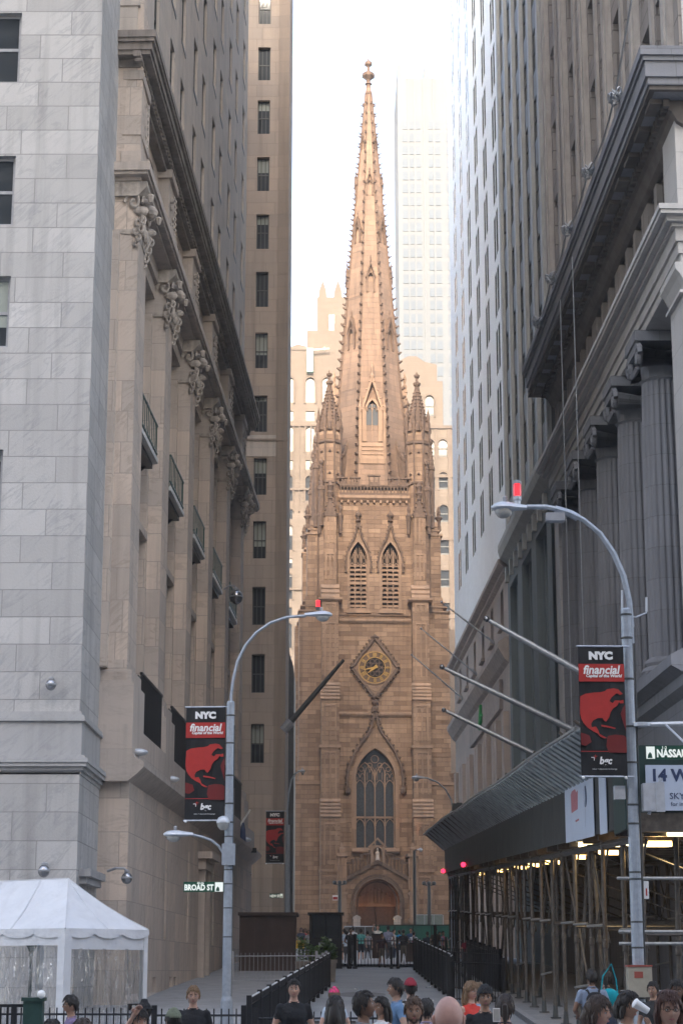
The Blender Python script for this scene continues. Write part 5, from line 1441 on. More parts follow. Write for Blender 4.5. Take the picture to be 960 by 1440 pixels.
def shed_posters():
    # white printed posters fixed flat on the shed fascia, and sign boards on its east end
    def poster(y0, y1, lab, art):
        r = empty('poster', (4.975, y0, G(y0)+4.2), R(90), label=lab, cat='poster', group='white posters on the shed fascia')
        W = y1-y0; z1 = 1.28
        m = MB(); m.box(0, W, -.012, .0, .02, z1); 
        m2 = MB(); dz = (G(y1)-G(y0)); 
        m.v = [(x, y, z+dz*x/W) for x, y, z in m.v]
        r.rotation_euler = (0, 0, R(90)); m.v = [(x, -y, z) for x, y, z in m.v]; m.f = [f[::-1] for f in m.f]
        m.build('sheet', M['board'], r)
        if art:
            a = MB(); sh = lambda x, z: (x, z+dz*x/W)
            a.add([(x, .016, sh(x, z)[1]) for x, z in ((.75*W, .62), (.52*W, .66), (.50*W, 1.05), (.56*W, 1.02), (.60*W, 1.1), (.72*W, 1.08), (.76*W, 1.02))], [tuple(range(7))])
            a.add([(x, .016, sh(x, z)[1]) for x, z in ((.62*W, .44), (.60*W, .40), (.48*W, .42), (.49*W, .46))], [(0,1,2,3)])
            a.build('shirt_print', plain('faded_red_print', (.42, .16, .18)), r)
            c = MB(); n = 18
            cx, cz, rr = .25*W, .9, .22
            P = [(cx+rr*math.cos(2*PI*i/n), .016, cz+rr*math.sin(2*PI*i/n)+dz*cx/W) for i in range(n)]
            c.k = 0
            for i in range(n): 
                a0, a1 = 2*PI*i/n, 2*PI*(i+1)/n
                c.quad((cx+rr*math.cos(a0), .016, cz+rr*math.sin(a0)), (cx+rr*math.cos(a1), .016, cz+rr*math.sin(a1)), (cx+rr*.9*math.cos(a1), .016, cz+rr*.9*math.sin(a1)), (cx+rr*.9*math.cos(a0), .016, cz+rr*.9*math.sin(a0)))
            c.add([(cx, .017, cz+rr*.9)] + [(cx+rr*.9*math.sin(-t), .017, cz+rr*.9*math.cos(t)) for t in (i*PI/9 for i in range(1, 9))] + [(cx, .017, cz-rr*.9)], [tuple(range(10))])
            c.add([(cx+.05, .016, cz-.25), (cx+.06, .016, cz-.45), (cx+.12, .016, cz-.6), (cx+.11, .016, cz-.62), (cx+.04, .016, cz-.46), (cx+.03, .016, cz-.25)], [tuple(range(6))])
            c.build('round_print', M['navy'], r)
        return r
    poster(38.05, 42.9, 'large white poster with a faded red shirt drawing on the dark shed panel', True)
    poster(36.2, 37.2, 'narrow white poster strip beside the green corner of the shed', False)
    # 14 WALL board
    Y = 33.6; x0 = ray(907, 1100)[0]*Y; z0 = at(930, 1140, Y).z; z1 = at(930, 1076, Y).z
    r = empty('address_board', (x0, Y, z0), 0, label='white board with dark blue address lettering on the green end of the shed', cat='sign board')
    m = MB(); m.box(0, 2.3, -.03, 0, 0, z1-z0); m.build('board', M['board'], r)
    text('14 WALL ST', .29, M['navy'], r, (.08, -.034, (z1-z0)*.76), bold=.011, align='LEFT')
    text('SKYLINE RESTORATION', .155, M['navy'], r, (.40, -.034, (z1-z0)*.31), align='LEFT')
    text('for information call', .10, M['navy'], r, (.42, -.034, (z1-z0)*.14), align='LEFT')
shed_posters()

# ---- unseen tall block added behind the camera: it keeps the low morning sun out of the canyon
def back_tower():
    bd = empty('rear_shade_tower', (-125, -150, 0), 0, label='broad unseen stone tower added far behind the camera to shade the street', cat='building')
    m = MB(); holes = []
    W = 215
    m.box(0, W, -40, 0, 0, 170); m.box(12, W-12, -36, -4, 170, 200)
    m.build('wall', M['upper'], bd)
    m = MB()
    for j in range(45):
        m.box(1, W-1, -.0, .05, 4+3.6*j, 5.6+3.6*j)
    m.build('window_band', M['glass_dark'], bd)
back_tower()
def back_block(name, x0, x1, y0, y1, h, h2, lab):
    bd = empty(name, (x0, y0, 0), 0, label=lab, cat='building')
    m = MB(); m.box(0, x1-x0, 0, y1-y0, 0, h); m.box(2, x1-x0-2, 2, y1-y0-2, h, h2); m.build('wall', M['upper'], bd)
    m = MB()
    for j in range(int(h/4)-1):
        z = 4+4*j; m.box(-.05, 0, 1, y1-y0-1, z, z+2); m.box(x1-x0, x1-x0+.05, 1, y1-y0-1, z, z+2)
    m.build('window_band', M['glass_dark'], bd)
back_block('avenue_corner_shade_block', -60, -6.2, 124, 146, 55, 62, 'unseen stone tower added behind the brown tower to keep light off the church')  # unseen, added to shade the church from the left
back_block('avenue_side_shade_block', 36, 100, 100, 146, 90, 100, 'unseen stone tower added behind the white building to keep light off the church')  # unseen, added to shade the church from the right
back_block('left_rear_shade_block', -70, -14, -140, 12, 18, 26, 'unseen stone block added left of and behind the camera to cut the skylight')  # unseen, added to hold back light from behind on the left
back_block('right_rear_shade_block', 16, 80, -140, 6, 20, 28, 'unseen stone block added right of and behind the camera to cut the skylight')  # unseen, added to hold back light from behind on the right
# ================================================================ STREET FURNITURE
def banner_proto():
    r = empty('street_banner')
    W, H = .86, 2.45
    cx = lambda x: (x-85)/337*W; cz = lambda y: H-(y-130)/975*H
    b = MB(); n = 16
    for i in range(n):
        for j in range(24):
            f = lambda i, j: (W*i/n, .012*math.sin(5*i/n+j*.5)+.008*math.sin(17*i/n), H*j/24)
            b.quad(f(i, j), f(i+1, j), f(i+1, j+1), f(i, j+1))
    b.build('cloth', M['bl_black'], r, smooth=True)
    m = MB(); m.box(0, W, -.028, -.024, cz(398), cz(265)); m.build('red_band', M['bl_red'], r); m = MB(); m.box(.0, W, -.028, -.024, cz(922), cz(917)); m.build('red_line', M['bl_red'], r)
    na = [(92,510),(130,490),(200,480),(240,478),(275,470),(290,455),(340,448),(372,455),(405,490),(385,498),(362,485),(340,500),(320,520),(305,545),(330,560),(345,540),(380,540),(372,560),(360,580),(330,600),(310,630),(300,665),(275,700),(262,690),(250,670),(215,672),(180,690),(165,715),(168,740),(200,735),(215,760),(225,790),(260,810),(280,820),(258,822),(230,810),(210,785),(180,772),(140,745),(110,710),(95,680),(87,640),(87,600)]
    sa = [(285,805),(340,795),(400,800),(421,815),(421,930),(290,928),(273,880),(278,840)]
    m = MB(); m.prism([(cx(x), cz(y)) for x, y in na], -.03, -.024); m.prism([(cx(x), cz(y)) for x, y in [(240,722),(290,730),(345,745),(340,752),(290,742),(240,735)]], -.03, -.024)
    m.prism([(cx(x), cz(y)) for x, y in [(372,545),(408,535),(410,560),(385,562)]], -.03, -.024); m.build('continent', M['bl_red'], r)
    m = MB(); m.prism([(cx(x), cz(y)) for x, y in sa], -.03, -.024); m.prism([(cx(x), cz(y)) for x, y in [(405,590),(421,570),(421,770),(400,700),(385,640)]], -.03, -.024); m.build('continent_shade', M['bl_dark'], r); m = MB(); m.prism([(cx(x), cz(y)) for x, y in [(88,780),(150,800),(165,850),(120,880),(88,870)]], -.03, -.024); m.build('continent_shade', M['bl_dark'], r)
    text('NYC', .19, M['bl_white'], r, (cx(250), -.03, cz(205)), bold=.014, sx=1.12)
    text('financial', .225, M['bl_white'], r, (cx(250), -.034, cz(312)), bold=.006, shear=.2, sx=.95)
    text('Capital of the World', .078, M['bl_white'], r, (cx(268), -.034, cz(356)), bold=.003, shear=.2, sx=1.02)
    text('bgc', .185, M['bl_white'], r, (cx(262), -.03, cz(990)), bold=.007, shear=.2, sx=.9)
    text('voice + electronic brokerage', .036, M['bl_white'], r, (cx(255), -.03, cz(1050)), sx=1.1)
    m = MB(); x, z = cx(190), cz(955); m.box(x-.005, x+.005, -.03, -.026, z-.045, z+.03); m.box(x-.035, x+.035, -.0302, -.0262, z-.006, z+.006); m.build('red_cross_mark', M['bl_red'], r)
    m = MB(); m.box(x-.08, x-.02, -.03, -.026, z-.03, z-.018); m.box(x-.032, x-.02, -.0302, -.0262, z-.08, z-.032); m.build('white_mark', M['bl_white'], r)
    for z in (0, H):
        m = MB(); m.tube([(-.03, 0, z), (W+.12, 0, z)], .018, 6); m.build('banner_arm', M['galv'], r)
    for x in (.03, W-.03): 
        m = MB(); m.ball((x, -.02, -.02), .03, n=8); m.build('grommet', M['bl_white'], r)
    return r
bp = banner_proto()
bp.scale = (.89, .89, .89); bp.location = at(817, 1092, 31.8); bp.rotation_euler = (R(0), 0, R(2))
tag(bp, 'black banner with red globe hanging from the big lamp post at the right', 'banner', 'black banners with a red globe')
b2 = copy_tree(bp); b2.scale = (1, 1, 1); b2.location = at(259.5, 1154, 41.6); b2.rotation_euler = (0, 0, R(-3)); b2['label'] = 'black banner with red globe on the left lamp post above the BROAD ST sign'
b3 = copy_tree(bp); b3.scale = (1, 1, 1); b3.location = at(373.5, 1214, 92); b3.rotation_euler = (0, 0, R(-2)); b3['label'] = 'small far black banner with red globe beside the brown tower'

def cobra(r, tipx, neckx, y, z, sc=1.0, tilt=0):    # lamp head from the arm end (neck) to its tip, in local x
    s = 1 if tipx > neckx else -1; L_ = abs(tipx-neckx)
    m = MB()
    prof = [(0, .045, .05), (.12, .06, .06), (.3, .10, .075), (.5, .15, .095), (.72, .165, .10), (.9, .12, .075), (1.0, .03, .03)]
    n = 12; vs = []; fs = []
    for t, hw_, hh in prof:
        for i in range(n):
            a = 2*PI*i/n; q = math.sin(a); vs.append((neckx+s*L_*t, y+hw_*sc*math.cos(a), z+(hh*q if q > 0 else hh*q*.45)*sc))
    for j in range(len(prof)-1):
        for i in range(n): fs.append((j*n+i, j*n+(i+1) % n, (j+1)*n+(i+1) % n, (j+1)*n+i))
    fs.append(tuple(range(n))); fs.append(tuple(len(vs)-1-i for i in range(n)))
    m.add(vs, fs); o = m.build('lamp_head', M['lampshell'], r, smooth=True)
    l = MB(); l.ball((neckx+s*L_*.66, y, z-.045*sc), L_*.24, .13*sc, .11*sc, 12, 8); l.build('lens', M['lens'], o, smooth=True)
    p = MB(); p.lathe(neckx+s*L_*.6, y, [(.035, z+.08*sc), (.04, z+.17*sc), (.02, z+.19*sc)], 8); p.build('photocell', M['frame_grey'], o)
def pole_mesh(zt, r0=.11, r1=.085):
    m = MB(); m.lathe(0, 0, [(r0*2.2, 0), (r0*2.2, .12), (r0*1.5, .3), (r0*1.25, .9), (r0, 1.0), (r0*.98, 3), (r1, zt), (r1*.8, zt+.03)], 14)
    return m
def straps(m, zs, r):
    for z in zs: m.lathe(0, 0, [(r, z), (r+.012, z+.005), (r+.012, z+.03), (r, z+.035)], 12)
def street_lamp_right():
    Y = 32.0; X = ray(893, 1250)[0]*Y; g = G(Y)
    r = empty('street_lamp', (X, Y, g+.0), 0, label='tall grey street lamp at the right with a long curved arm, banner and junction box', cat='street lamp')
    zt = at(893, 858, Y).z-g
    pole_mesh(zt, .10, .09).build('pole', M['polegrey'], r)
    def P(px, py, dy=0): v = at(px, py, Y+dy); return (v.x-X, dy, v.z-g)
    a = MB(); a.tube([P(x, y) for x, y in ((888, 905), (887, 880), (884, 845), (876, 810), (862, 778), (843, 750), (820, 731), (795, 719), (768, 713), (740, 713))], [.05]*5+[.045]*5, 8)
    a.tube([P(780, 716), P(800, 722), P(812, 728)], .07, 6)
    o = a.build('arm', M['polegrey'], r)
    x1, _, z1 = P(740, 714); x0, _, _ = P(690, 716); cobra(r, x0, x1, 0, z1-.01, 1.15)
    m = MB(); c = P(780, 728); m.box(c[0]-.16, c[0]+.16, -.1, .1, c[2]-.07, c[2]+.07); m.build('small_box_lamp', M['frame_grey'], r)
    m = MB(); c = P(727, 703); m.lathe(c[0], 0, [(.055, c[2]-.1), (.055, c[2]-.02), (.07, c[2]), (.07, c[2]+.06)], 10); q = m.build('beacon_base', M['lampshell'], r)
    m = MB(); m.lathe(c[0], 0, [(.065, c[2]+.06), (.065, c[2]+.27), (.06, c[2]+.28)], 12); m.build('beacon', M['red_lamp'], q)
    m = MB(); m.lathe(c[0], 0, [(.078, c[2]+.28), (.078, c[2]+.33), (.03, c[2]+.35)], 12)
    for k in range(4): m.tube([(c[0]+.075*math.cos(k*PI/2+.7), .075*math.sin(k*PI/2+.7), c[2]+.05), (c[0]+.075*math.cos(k*PI/2+.7), .075*math.sin(k*PI/2+.7), c[2]+.3)], .008, 4)
    m.build('beacon_cap', M['frame_grey'], q)
    m = MB()
    for x, y0 in ((874, 815), (908, 825)):
        m.tube([P(893, 868), P(x, 862), P(x, 858)], .014, 5); m.tube([P(x, 860), P(x, y0+15)], .022, 6)
    m.build('antenna', M['lampshell'], r)
    m = MB(); straps(m, [zt-.1, zt-.5, zt-1.2, zt-2.0, zt-2.6, zt-3.3, zt-4.4, zt-5.2, 4.2, 3.3, 2.2, 1.4], .094)
    m.tube([(.107, -.02, 1.2), (.12, -.02, zt-.3)], .014, 5); m.tube([(-.1, -.06, 4), (-.1, -.05, zt-1)], .01, 5); m.build('strap', M['frame_dark'], r)
    a0, b0 = P(903, 1141), P(920, 1104)
    m = MB(); m.box(a0[0], b0[0]+.1, -.15, .1, a0[2], b0[2]+.02); m.box(a0[0]+.2, b0[0]+.13, -.17, -.151, a0[2]-.02, b0[2]+.03); m.box(-.3, -.12, -.05, .1, a0[2]+.2, a0[2]+.42); m.build('junction_box', M['lampshell'], r)
    a0, b0 = P(881, 1402), P(913, 1357)
    m = MB(); m.box(a0[0], b0[0], -.2, .05, a0[2], b0[2]-.03); q = m.build('control_box', plain('beige_control_box', (.36,.33,.26), .5, dirt=.3), r)
    m = MB(); m.box(a0[0]-.01, b0[0]+.01, -.21, .06, b0[2]-.03, b0[2]); m.box(a0[0]+.1, a0[0]+.24, -.206, -.2, a0[2]+.3, a0[2]+.4); m.build('sticker', plain('red_brown_lid', (.3,.07,.05)), q)
    c = P(915, 1010); m = MB(); m.tube([(c[0]-.1, 0, c[2]-1.6), (c[0]+.0, -.02, c[2]-1.3), (c[0]+.12, -.05, c[2]-1.0)], .03, 6); m.build('cable_loop', M['lampshell'], r)
    # brown cloth knotted on the flagpole and the dark jacket hanging near the post are left with the flagpole
street_lamp_right()
_Y = 31.9; _a = at(893, 1019, _Y); _b = at(990, 1017, _Y)
r = empty('mast_arm', _a, 0, label='pale horizontal pipe running right from the lamp post above the street name sign', cat='mast arm')
m = MB(); m.tube([(.1, 0, 0), tuple(_b-_a)], .04, 8); m.tube([(.1, 0, -.03), (.1, 0, .03)], .14, 10); m.build('arm', M['lampshell'], r)
m = MB(); m.tube([(.5, 0, 0), (.5, -1.7, -.5)], .02, 5); m.build('sign_hanger', M['lampshell'], r)
def sign(px0, px1, y0, y1, Y, body, lab, small=None, left_panel=False, name='street_sign', m='sign_green', grp=None):
    p0 = at(px0, y1, Y); p1 = at(px1, y0, Y); W, H = p1.x-p0.x, p1.z-p0.z
    r = empty(name, p0, 0, label=lab, cat='street sign', group=grp)
    b = MB(); b.box(0, W, -.012, 0, 0, H); b.build('plate', M[m], r)
    if body: text(body, H*.78, M['sign_white'], r, ((W*.02 if not left_panel else W*.24), -.016, H*.42), bold=.007, sx=.78, align='LEFT')
    if small: text(small, H*.3, M['sign_white'], r, (W*.42, -.016, H*.86), bold=.001)
    xa, xb = (W*.78, W*.98) if not left_panel else (W*.0, W*.2)
    q = MB(); q.box(xa, xb, -.0155, -.012, H*.05, H*.95); o = q.build('picture_panel', M['sign_white'], r)
    d = MB(); d.add([(xa+.02, -.017, H*.1), (xa+.1, -.017, H*.1), (xa+.09, -.017, H*.4), (xa+.06, -.017, H*.55), (xa+.03, -.017, H*.35)], [(0,1,2,3,4)]); d.build('building_drawing', M[m], o)
    return r
sign(258, 315, 1240, 1254.5, 41.4, 'BROAD ST', 'green street sign reading BROAD ST on the left lamp post', small='40-06')
sign(908, 968, 1049, 1068, 31.6, 'NASSAU ST', 'dark green street sign reading NASSAU ST cut off by the right edge', small='1-2', left_panel=True)
sign(379, 398, 1256.5, 1263, 90.7, 'NEW ST', 'tiny far green street sign reading NEW ST on the distant lamp post')
def red_sign(px0, px1, y0, y1, Y, lab):
    p0 = at(px0, y1, Y); p1 = at(px1, y0, Y); r = empty('parking_sign', p0, 0, label=lab, cat='sign', group='small red and white signs')
    b = MB(); b.box(0, p1.x-p0.x, -.01, 0, 0, p1.z-p0.z); b.build('plate', M['bl_white'], r)
    b = MB(); b.box(.03, p1.x-p0.x-.03, -.014, -.01, .05, p1.z-p0.z-.12); b.build('red_field', M['bl_red'], r)
red_sign(905, 911, 1239, 1264, 32.3, 'small red and white sign edge on beside the right lamp post')
red_sign(467.5, 475, 1259, 1266, 150, 'small red and white sign left of the church door')

def street_lamp_left():
    Y = 41.5; X = ray(321, 1250)[0]*Y; g = G(Y)
    r = empty('street_lamp', (X, Y, g), 0, label='grey street lamp at the left carrying two arms, a banner and the BROAD ST sign', cat='street lamp')
    zt = at(321, 988, Y).z-g
    pole_mesh(zt, .10, .085).build('pole', M['polegrey'], r)
    def P(px, py, dy=0): v = at(px, py, Y+dy); return (v.x-X, dy, v.z-g)
    a = MB(); a.tube([P(x, y) for x, y in ((326, 1000), (325, 980), (328, 955), (334, 930), (345, 908), (360, 890), (380, 876), (403, 868), (430, 866))], .032, 8)
    a.tube([P(324, 1020), P(327, 1000)], .05, 6); a.build('arm', M['polegrey'], r)
    x1, _, z1 = P(428, 865); x0, _, _ = P(467, 865); cobra(r, x0, x1, 0, z1, .95)
    m = MB(); c = P(447, 858); m.lathe(c[0], 0, [(.05, c[2]), (.05, c[2]+.07)], 8); q = m.build('beacon_base', M['frame_dark'], r)
    m = MB(); m.lathe(c[0], 0, [(.045, c[2]+.07), (.045, c[2]+.2), (.04, c[2]+.22)], 10); m.build('beacon', M['red_lamp'], q)
    a = MB(); a.tube([P(x, y) for x, y in ((316, 1214), (314, 1200), (308, 1190), (298, 1182), (285, 1177), (270, 1174))], .028, 8); a.build('low_arm', M['polegrey'], r)
    x1, _, z1 = P(272, 1174); x0, _, _ = P(230, 1175); cobra(r, x0, x1, 0, z1, 1.0)
    m = MB(); c = P(316, 1157); m.lathe(c[0]-.02, -.18, [(.06, c[2]-.17), (.12, c[2]-.1), (.13, c[2]-.02)], 12); q = m.build('camera_dome', M['lens'], r, smooth=True)
    m = MB(); m.lathe(c[0]-.02, -.18, [(.145, c[2]-.02), (.145, c[2]+.03), (.1, c[2]+.1), (.03, c[2]+.13)], 12); m.build('dome_cover', M['lampshell'], q, smooth=True)
    m = MB(); c = P(321, 1200); m.box(-.14, .14, -.14, .12, c[2]-.25, c[2]+.2); m.build('clamp_box', M['polegrey'], r)
    m = MB(); straps(m, [zt-.3, zt-.9, zt-1.6, zt-2.2, zt-2.6, zt-3.2, zt-3.9, 5.0, 4.6, 4.3, 4.1, 3.6, 2.8, 2.2], .09); m.tube([(.09, -.03, 1), (.09, -.03, zt-.5)], .012, 5); m.build('strap', M['frame_dark'], r)
street_lamp_left()
def far_lamp(px, ybase, Y, arm, head, lab, sc=1.0, m='polegrey'):
    X = ray(px, 1300)[0]*Y; g = G(Y)
    r = empty('street_lamp', (X, Y, g), 0, label=lab, cat='street lamp', group='distant street lamps')
    def P(a, b): v = at(a, b, Y); return (v.x-X, 0, v.z-g)
    zt = P(px, arm[0][1])[2]
    p = MB(); p.lathe(0, 0, [(.2, 0), (.2, .2), (.12, .4), (.1, zt)], 10); p.build('pole', M[m], r)
    a = MB(); a.tube([P(*q) for q in arm], .045, 6); a.build('arm', M[m], r)
    x1, _, z1 = P(*head[0]); x0, _, _ = P(*head[1]); cobra(r, x0, x1, 0, z1, sc)
far_lamp(404, 1290, 91, [(404, 1160), (404, 1140), (406, 1115), (410, 1096), (415, 1088), (420, 1085)], [(419, 1085), (429, 1086)], 'distant lamp post with banner at the foot of the brown tower')
far_lamp(637, 1300, 98, [(637, 1140), (634, 1125), (626, 1110), (615, 1100), (600, 1094), (596, 1094)], [(597, 1094), (578, 1093)], 'distant lamp with a curved arm reaching left from above the shed end', 1.2)
far_lamp(583, 1300, 140, [(583, 1196), (585, 1195), (587, 1195)], [(586, 1195), (594, 1194)], 'slim dark lamp post standing right of the church porch', 1.0, 'frame_dark')
def triple(px, py, Y, lab):
    X = ray(px, 1300)[0]*Y; g = G(Y); r = empty('lamp_cluster', (X, Y, g), 0, label=lab, cat='lamp post', group='dark triple lamp posts before the church')
    zt = at(px, py, Y).z-g
    p = MB(); p.lathe(0, 0, [(.22, 0), (.16, .5), (.12, zt)], 8); p.build('pole', M['frame_dark'], r)
    for s in (-1, 0, 1):
        p = MB(); p.tube([(0, 0, zt-.1), (s*.35, 0, zt)], .05, 5); p.lathe(s*.38, 0, [(.08, zt-.05), (.16, zt+.05), (.14, zt+.2), (.04, zt+.25)], 8); p.build('lamp', M['frame_dark'], r)
triple(477.5, 1243, 150, 'dark post with three lamp heads left of the church porch'); triple(603.5, 1244, 150, 'dark post with three lamp heads right of the church porch')
# traffic signals beside the far lamp
for px, py, lab in ((639, 1137, 'dark traffic signal seen from behind above the end of the shed, left one'), (645.5, 1136, 'dark traffic signal seen from behind above the end of the shed, right one')):
    p = at(px, py, 97); r = empty('traffic_signal', p, 0, label=lab, cat='traffic light', group='far traffic signals')
    m = MB(); m.box(-.14, .14, -.12, .12, -.7, .25); m.build('housing', M['frame_dark'], r)
    for k in range(3):
        m = MB(); m.tube([(-.0, .12, .08-.3*k), (0, .3, .06-.3*k)], [.11, .12], 8); m.build('visor', M['frame_dark'], r)
    m = MB(); m.tube([(0, 0, -.7), (0, 0, -p.z+G(97))], .05, 6); m.build('post', M['frame_dark'], r)

# wall mounted things on the left building
def dome_cam(px, py, Y, lab, rr=.16, side=0, grp='round silver cameras on the left wall'):
    p = at(px, py, Y); r = empty('security_camera', p, 0, label=lab, cat='camera', group=grp)
    m = MB(); m.ball((0, 0, 0), rr, rr, rr*1.1, 14, 10); m.build('dome', M['camera_ball'], r, smooth=True)
    m = MB(); m.lathe(0, 0, [(rr*1.02, -.01), (rr*1.1, .01), (rr*1.02, .04)], 14); m.lathe(0, 0, [(rr*.5, rr), (rr*.5, rr*1.3), (.03, rr*1.5)], 10)
    if side: m.tube([(0, 0, rr*1.3), (-.08, 0, rr*1.75), (-.3, .0, rr*1.8), (-.55, .1, rr*1.3)], .04, 6)
    else: m.tube([(0, 0, rr*1.2), (0, .35, rr*1.3)], .05, 6)
    m.build('mount', M['frame_grey'], r)
dome_cam(72, 963, 50.1, 'round silver camera on the marble wall between the windows and the string course', .14)
dome_cam(62, 1225, 50.0, 'round silver camera just above the left slope of the white tent', .15)
dome_cam(178.5, 1235, 53.3, 'round silver camera on a short bent arm at the building corner right of the tent', .15, 1)
dome_cam(349, 1229, 97.5, 'tiny silver camera low on the brown tower wall', .17, 1)
dome_cam(332, 840, 84, 'pair of silver camera balls high beside the last balcony', .3, 1)
def scoop(px, py, Y, lab, s=1.0):
    p = at(px, py, Y); r = empty('flood_light', p, 0, label=lab, cat='flood light', group='white flood lights along the ledge')
    m = MB(); m.ball((0, 0, 0), .30*s, .20*s, .11*s, 12, 8); m.build('shade', M['lampshell'], r, smooth=True)
    m = MB(); m.ball((-.28*s, 0, .0), .09*s, .12*s, .12*s, 8, 6); m.tube([(-.28*s, 0, 0), (-.6, .1, .02)], .03, 5); m.tube([(.02, 0, -.08), (.02, 0, -.35)], .015, 5); m.build('bracket', M['frame_grey'], r)
scoop(194, 1058, 54.9, 'white shell shaped flood light nearest on the stone ledge'); scoop(240, 1096, 63.3, 'white shell shaped flood light below the second dark railing')
scoop(318, 1160+3, 84, 'white flood light on the ledge beside the left lamp post', 1.1); scoop(343, 1181, 92.5, 'farthest white flood light near the end of the ledge', 1.2)
p = at(352, 1196, 93); r = empty('security_camera', p, 0, label='small black box camera sticking out near the end of the left ledge', cat='camera')
m = MB(); m.box(-.35, .3, -.12, .12, -.1, .12); m.build('housing', M['iron'], r); m = MB(); m.tube([(-.3, 0, 0), (-.9, .1, -.05)], .04, 5); m.build('bracket', M['iron'], r)
p = at(341, 1166, 90); r = empty('flagpole', p, 0, label='short pale flagstaff with a furled dark flag near the end of the ledge', cat='flagpole')
m = MB(); m.tube([(-.4, 0, -.3), (.35, 0, .9)], .05, 6); m.build('pole', M['bl_white'], r)
m = MB(); m.lathe(.02, 0, [(.05, .3), (.12, 0), (.16, -.8), (.05, -1.0)], 7); m.build('furled_flag', M['navy'], r)

# ---- tent
def tent():
    A = at(92, 1305, 40); r = empty('event_tent', (A.x, A.y, G(40)), R(52), label='white vinyl tent with a scalloped edge and clear side curtains at the lower left', cat='tent')
    g = G(40); ez = A.z-g; w = 2.45; Lx = 6.5
    # local: x along the end wall (away to the right/back), y along the long side (away to the left/back)
    pk = at(84, 1236, 41.8).z-g
    s = MB()
    def patch(P, Q, Rr, T_, nu, nv):       # slightly sagging cloth between four corners
        P, Q, Rr, T_ = map(Vector, (P, Q, Rr, T_))
        def f(i, j):
            a_, b_ = i/nu, j/nv; p = P.lerp(Q, a_).lerp(T_.lerp(Rr, a_), b_)
            return tuple(p + Vector((0, 0, -.07*math.sin(PI*b_)-.012*math.sin(PI*b_)*math.sin(a_*9+b_*3))))
        for i in range(nu):
            for j in range(nv): s.quad(f(i, j), f(i+1, j), f(i+1, j+1), f(i, j+1))
    pkz = pk; Pk = (w/2, w/2, pkz); Pe = (w/2, Lx-w/2, pkz)
    patch((0, 0, ez), (w, 0, ez), Pk, Pk, 10, 8); patch((0, Lx, ez), (0, 0, ez), Pk, Pe, 12, 8)
    patch((w, 0, ez), (w, Lx, ez), Pe, Pk, 12, 8); patch((w, Lx, ez), (0, Lx, ez), Pe, Pe, 10, 8)
    cvs = s.build('canopy', M['tent'], r)
    sm_ = MB()
    for P_, Q_ in (((0, 0, ez), Pk), ((w, 0, ez), Pk), ((0, Lx*.25, ez), (w/2*.96, Lx*.25+.4, pkz-.02)), ((w/2*1.0, 0, ez), Pk), ((0, Lx*.5, ez), (w/2*.96, Lx*.5, pkz-.02)), (Pk, Pe)):
        P_, Q_ = Vector(P_), Vector(Q_)
        sm_.tube([tuple(P_.lerp(Q_, t/8)+Vector((0, 0, .008-.07*math.sin(PI*t/8)*(P_ != Vector(Pk))))) for t in range(9)], .012, 5)
    sm_.build('seam', M['tent'], cvs)
    va = MB()
    def scallop(p0, p1, nn, d=.17):
        k = 8*nn
        for i in range(k):
            f = lambda t: (p0[0]+(p1[0]-p0[0])*t/k, p0[1]+(p1[1]-p0[1])*t/k)
            dz = lambda t: -.10-d*.55*abs(math.sin(PI*t*nn/k))**.6
            a, b = f(i), f(i+1); off = (-.012, -.012)
            va.quad((*a, ez+.0), (*b, ez+.0), (b[0]+off[0]*0, b[1]+off[1], ez+dz(i+1)), (a[0], a[1]+off[1], ez+dz(i)))
    scallop((0, -.02), (w, -.02), 3); scallop((-.02, Lx), (-.02, 0), 7); scallop((w+.02, 0), (w+.02, Lx), 7)
    va.build('valance', M['tent'], r)
    vb = MB(); vb.box(.0, w, .01, .03, ez-.42, ez-.02); vb.box(.01, .03, 0, Lx, ez-.34, ez-.02); vb.build('inner_valance', M['tent'], r)
    pole = None
    for x, y in ((.06, .06), (w-.06, .06), (.06, Lx/2), (w-.06, Lx/2), (.06, Lx-.06), (w-.06, Lx-.06)):
        wd = .10 if (x < 1 and y < 1) else .06
        p = MB(); p.box(x-wd, x+wd, y-wd, y+wd, 0, ez-.02)
        for k in range(6): p.box(x-wd-.01, x-wd+.03, y-wd-.012, y-wd+.03, .3+k*.35, .34+k*.35)
        p.build('pole', M['tent'], r)
    cu = MB()
    def curtain(p0, p1):
        k = 36
        for i in range(k):
            f = lambda t: (p0[0]+(p1[0]-p0[0])*t/k, p0[1]+(p1[1]-p0[1])*t/k)
            wv = lambda t, z: .05*math.sin(t*1.7+z)+.03*math.sin(t*.6+1)
            for j in range(5):
                z0, z1 = ez-.4-j*(ez-.4)/5, ez-.4-(j+1)*(ez-.4)/5
                a, b = f(i), f(i+1)
                cu.quad((a[0], a[1]+wv(i, z1), z1), (b[0], b[1]+wv(i+1, z1), z1), (b[0], b[1]+wv(i+1, z0), z0), (a[0], a[1]+wv(i, z0), z0))
    curtain((.15, .05), (w-.12, .05)); 
    cu.build('clear_curtain', M['vinyl'], r, smooth=True)
    c2 = MB(); cu = c2; 
    k = 60
    for i in range(k):
        a, b = Lx*i/k+.1, Lx*(i+1)/k+.1; wv = lambda t: .05*math.sin(t*4.7)+.03*math.sin(t*2.1)
        if a > Lx-.2: break
        c2.quad((.05+wv(a), a, .05), (.05+wv(b), b, .05), (.05+wv(b), b, ez-.36), (.05+wv(a), a, ez-.36))
    c2.build('clear_curtain', M['vinyl'], r, smooth=True)
tent()

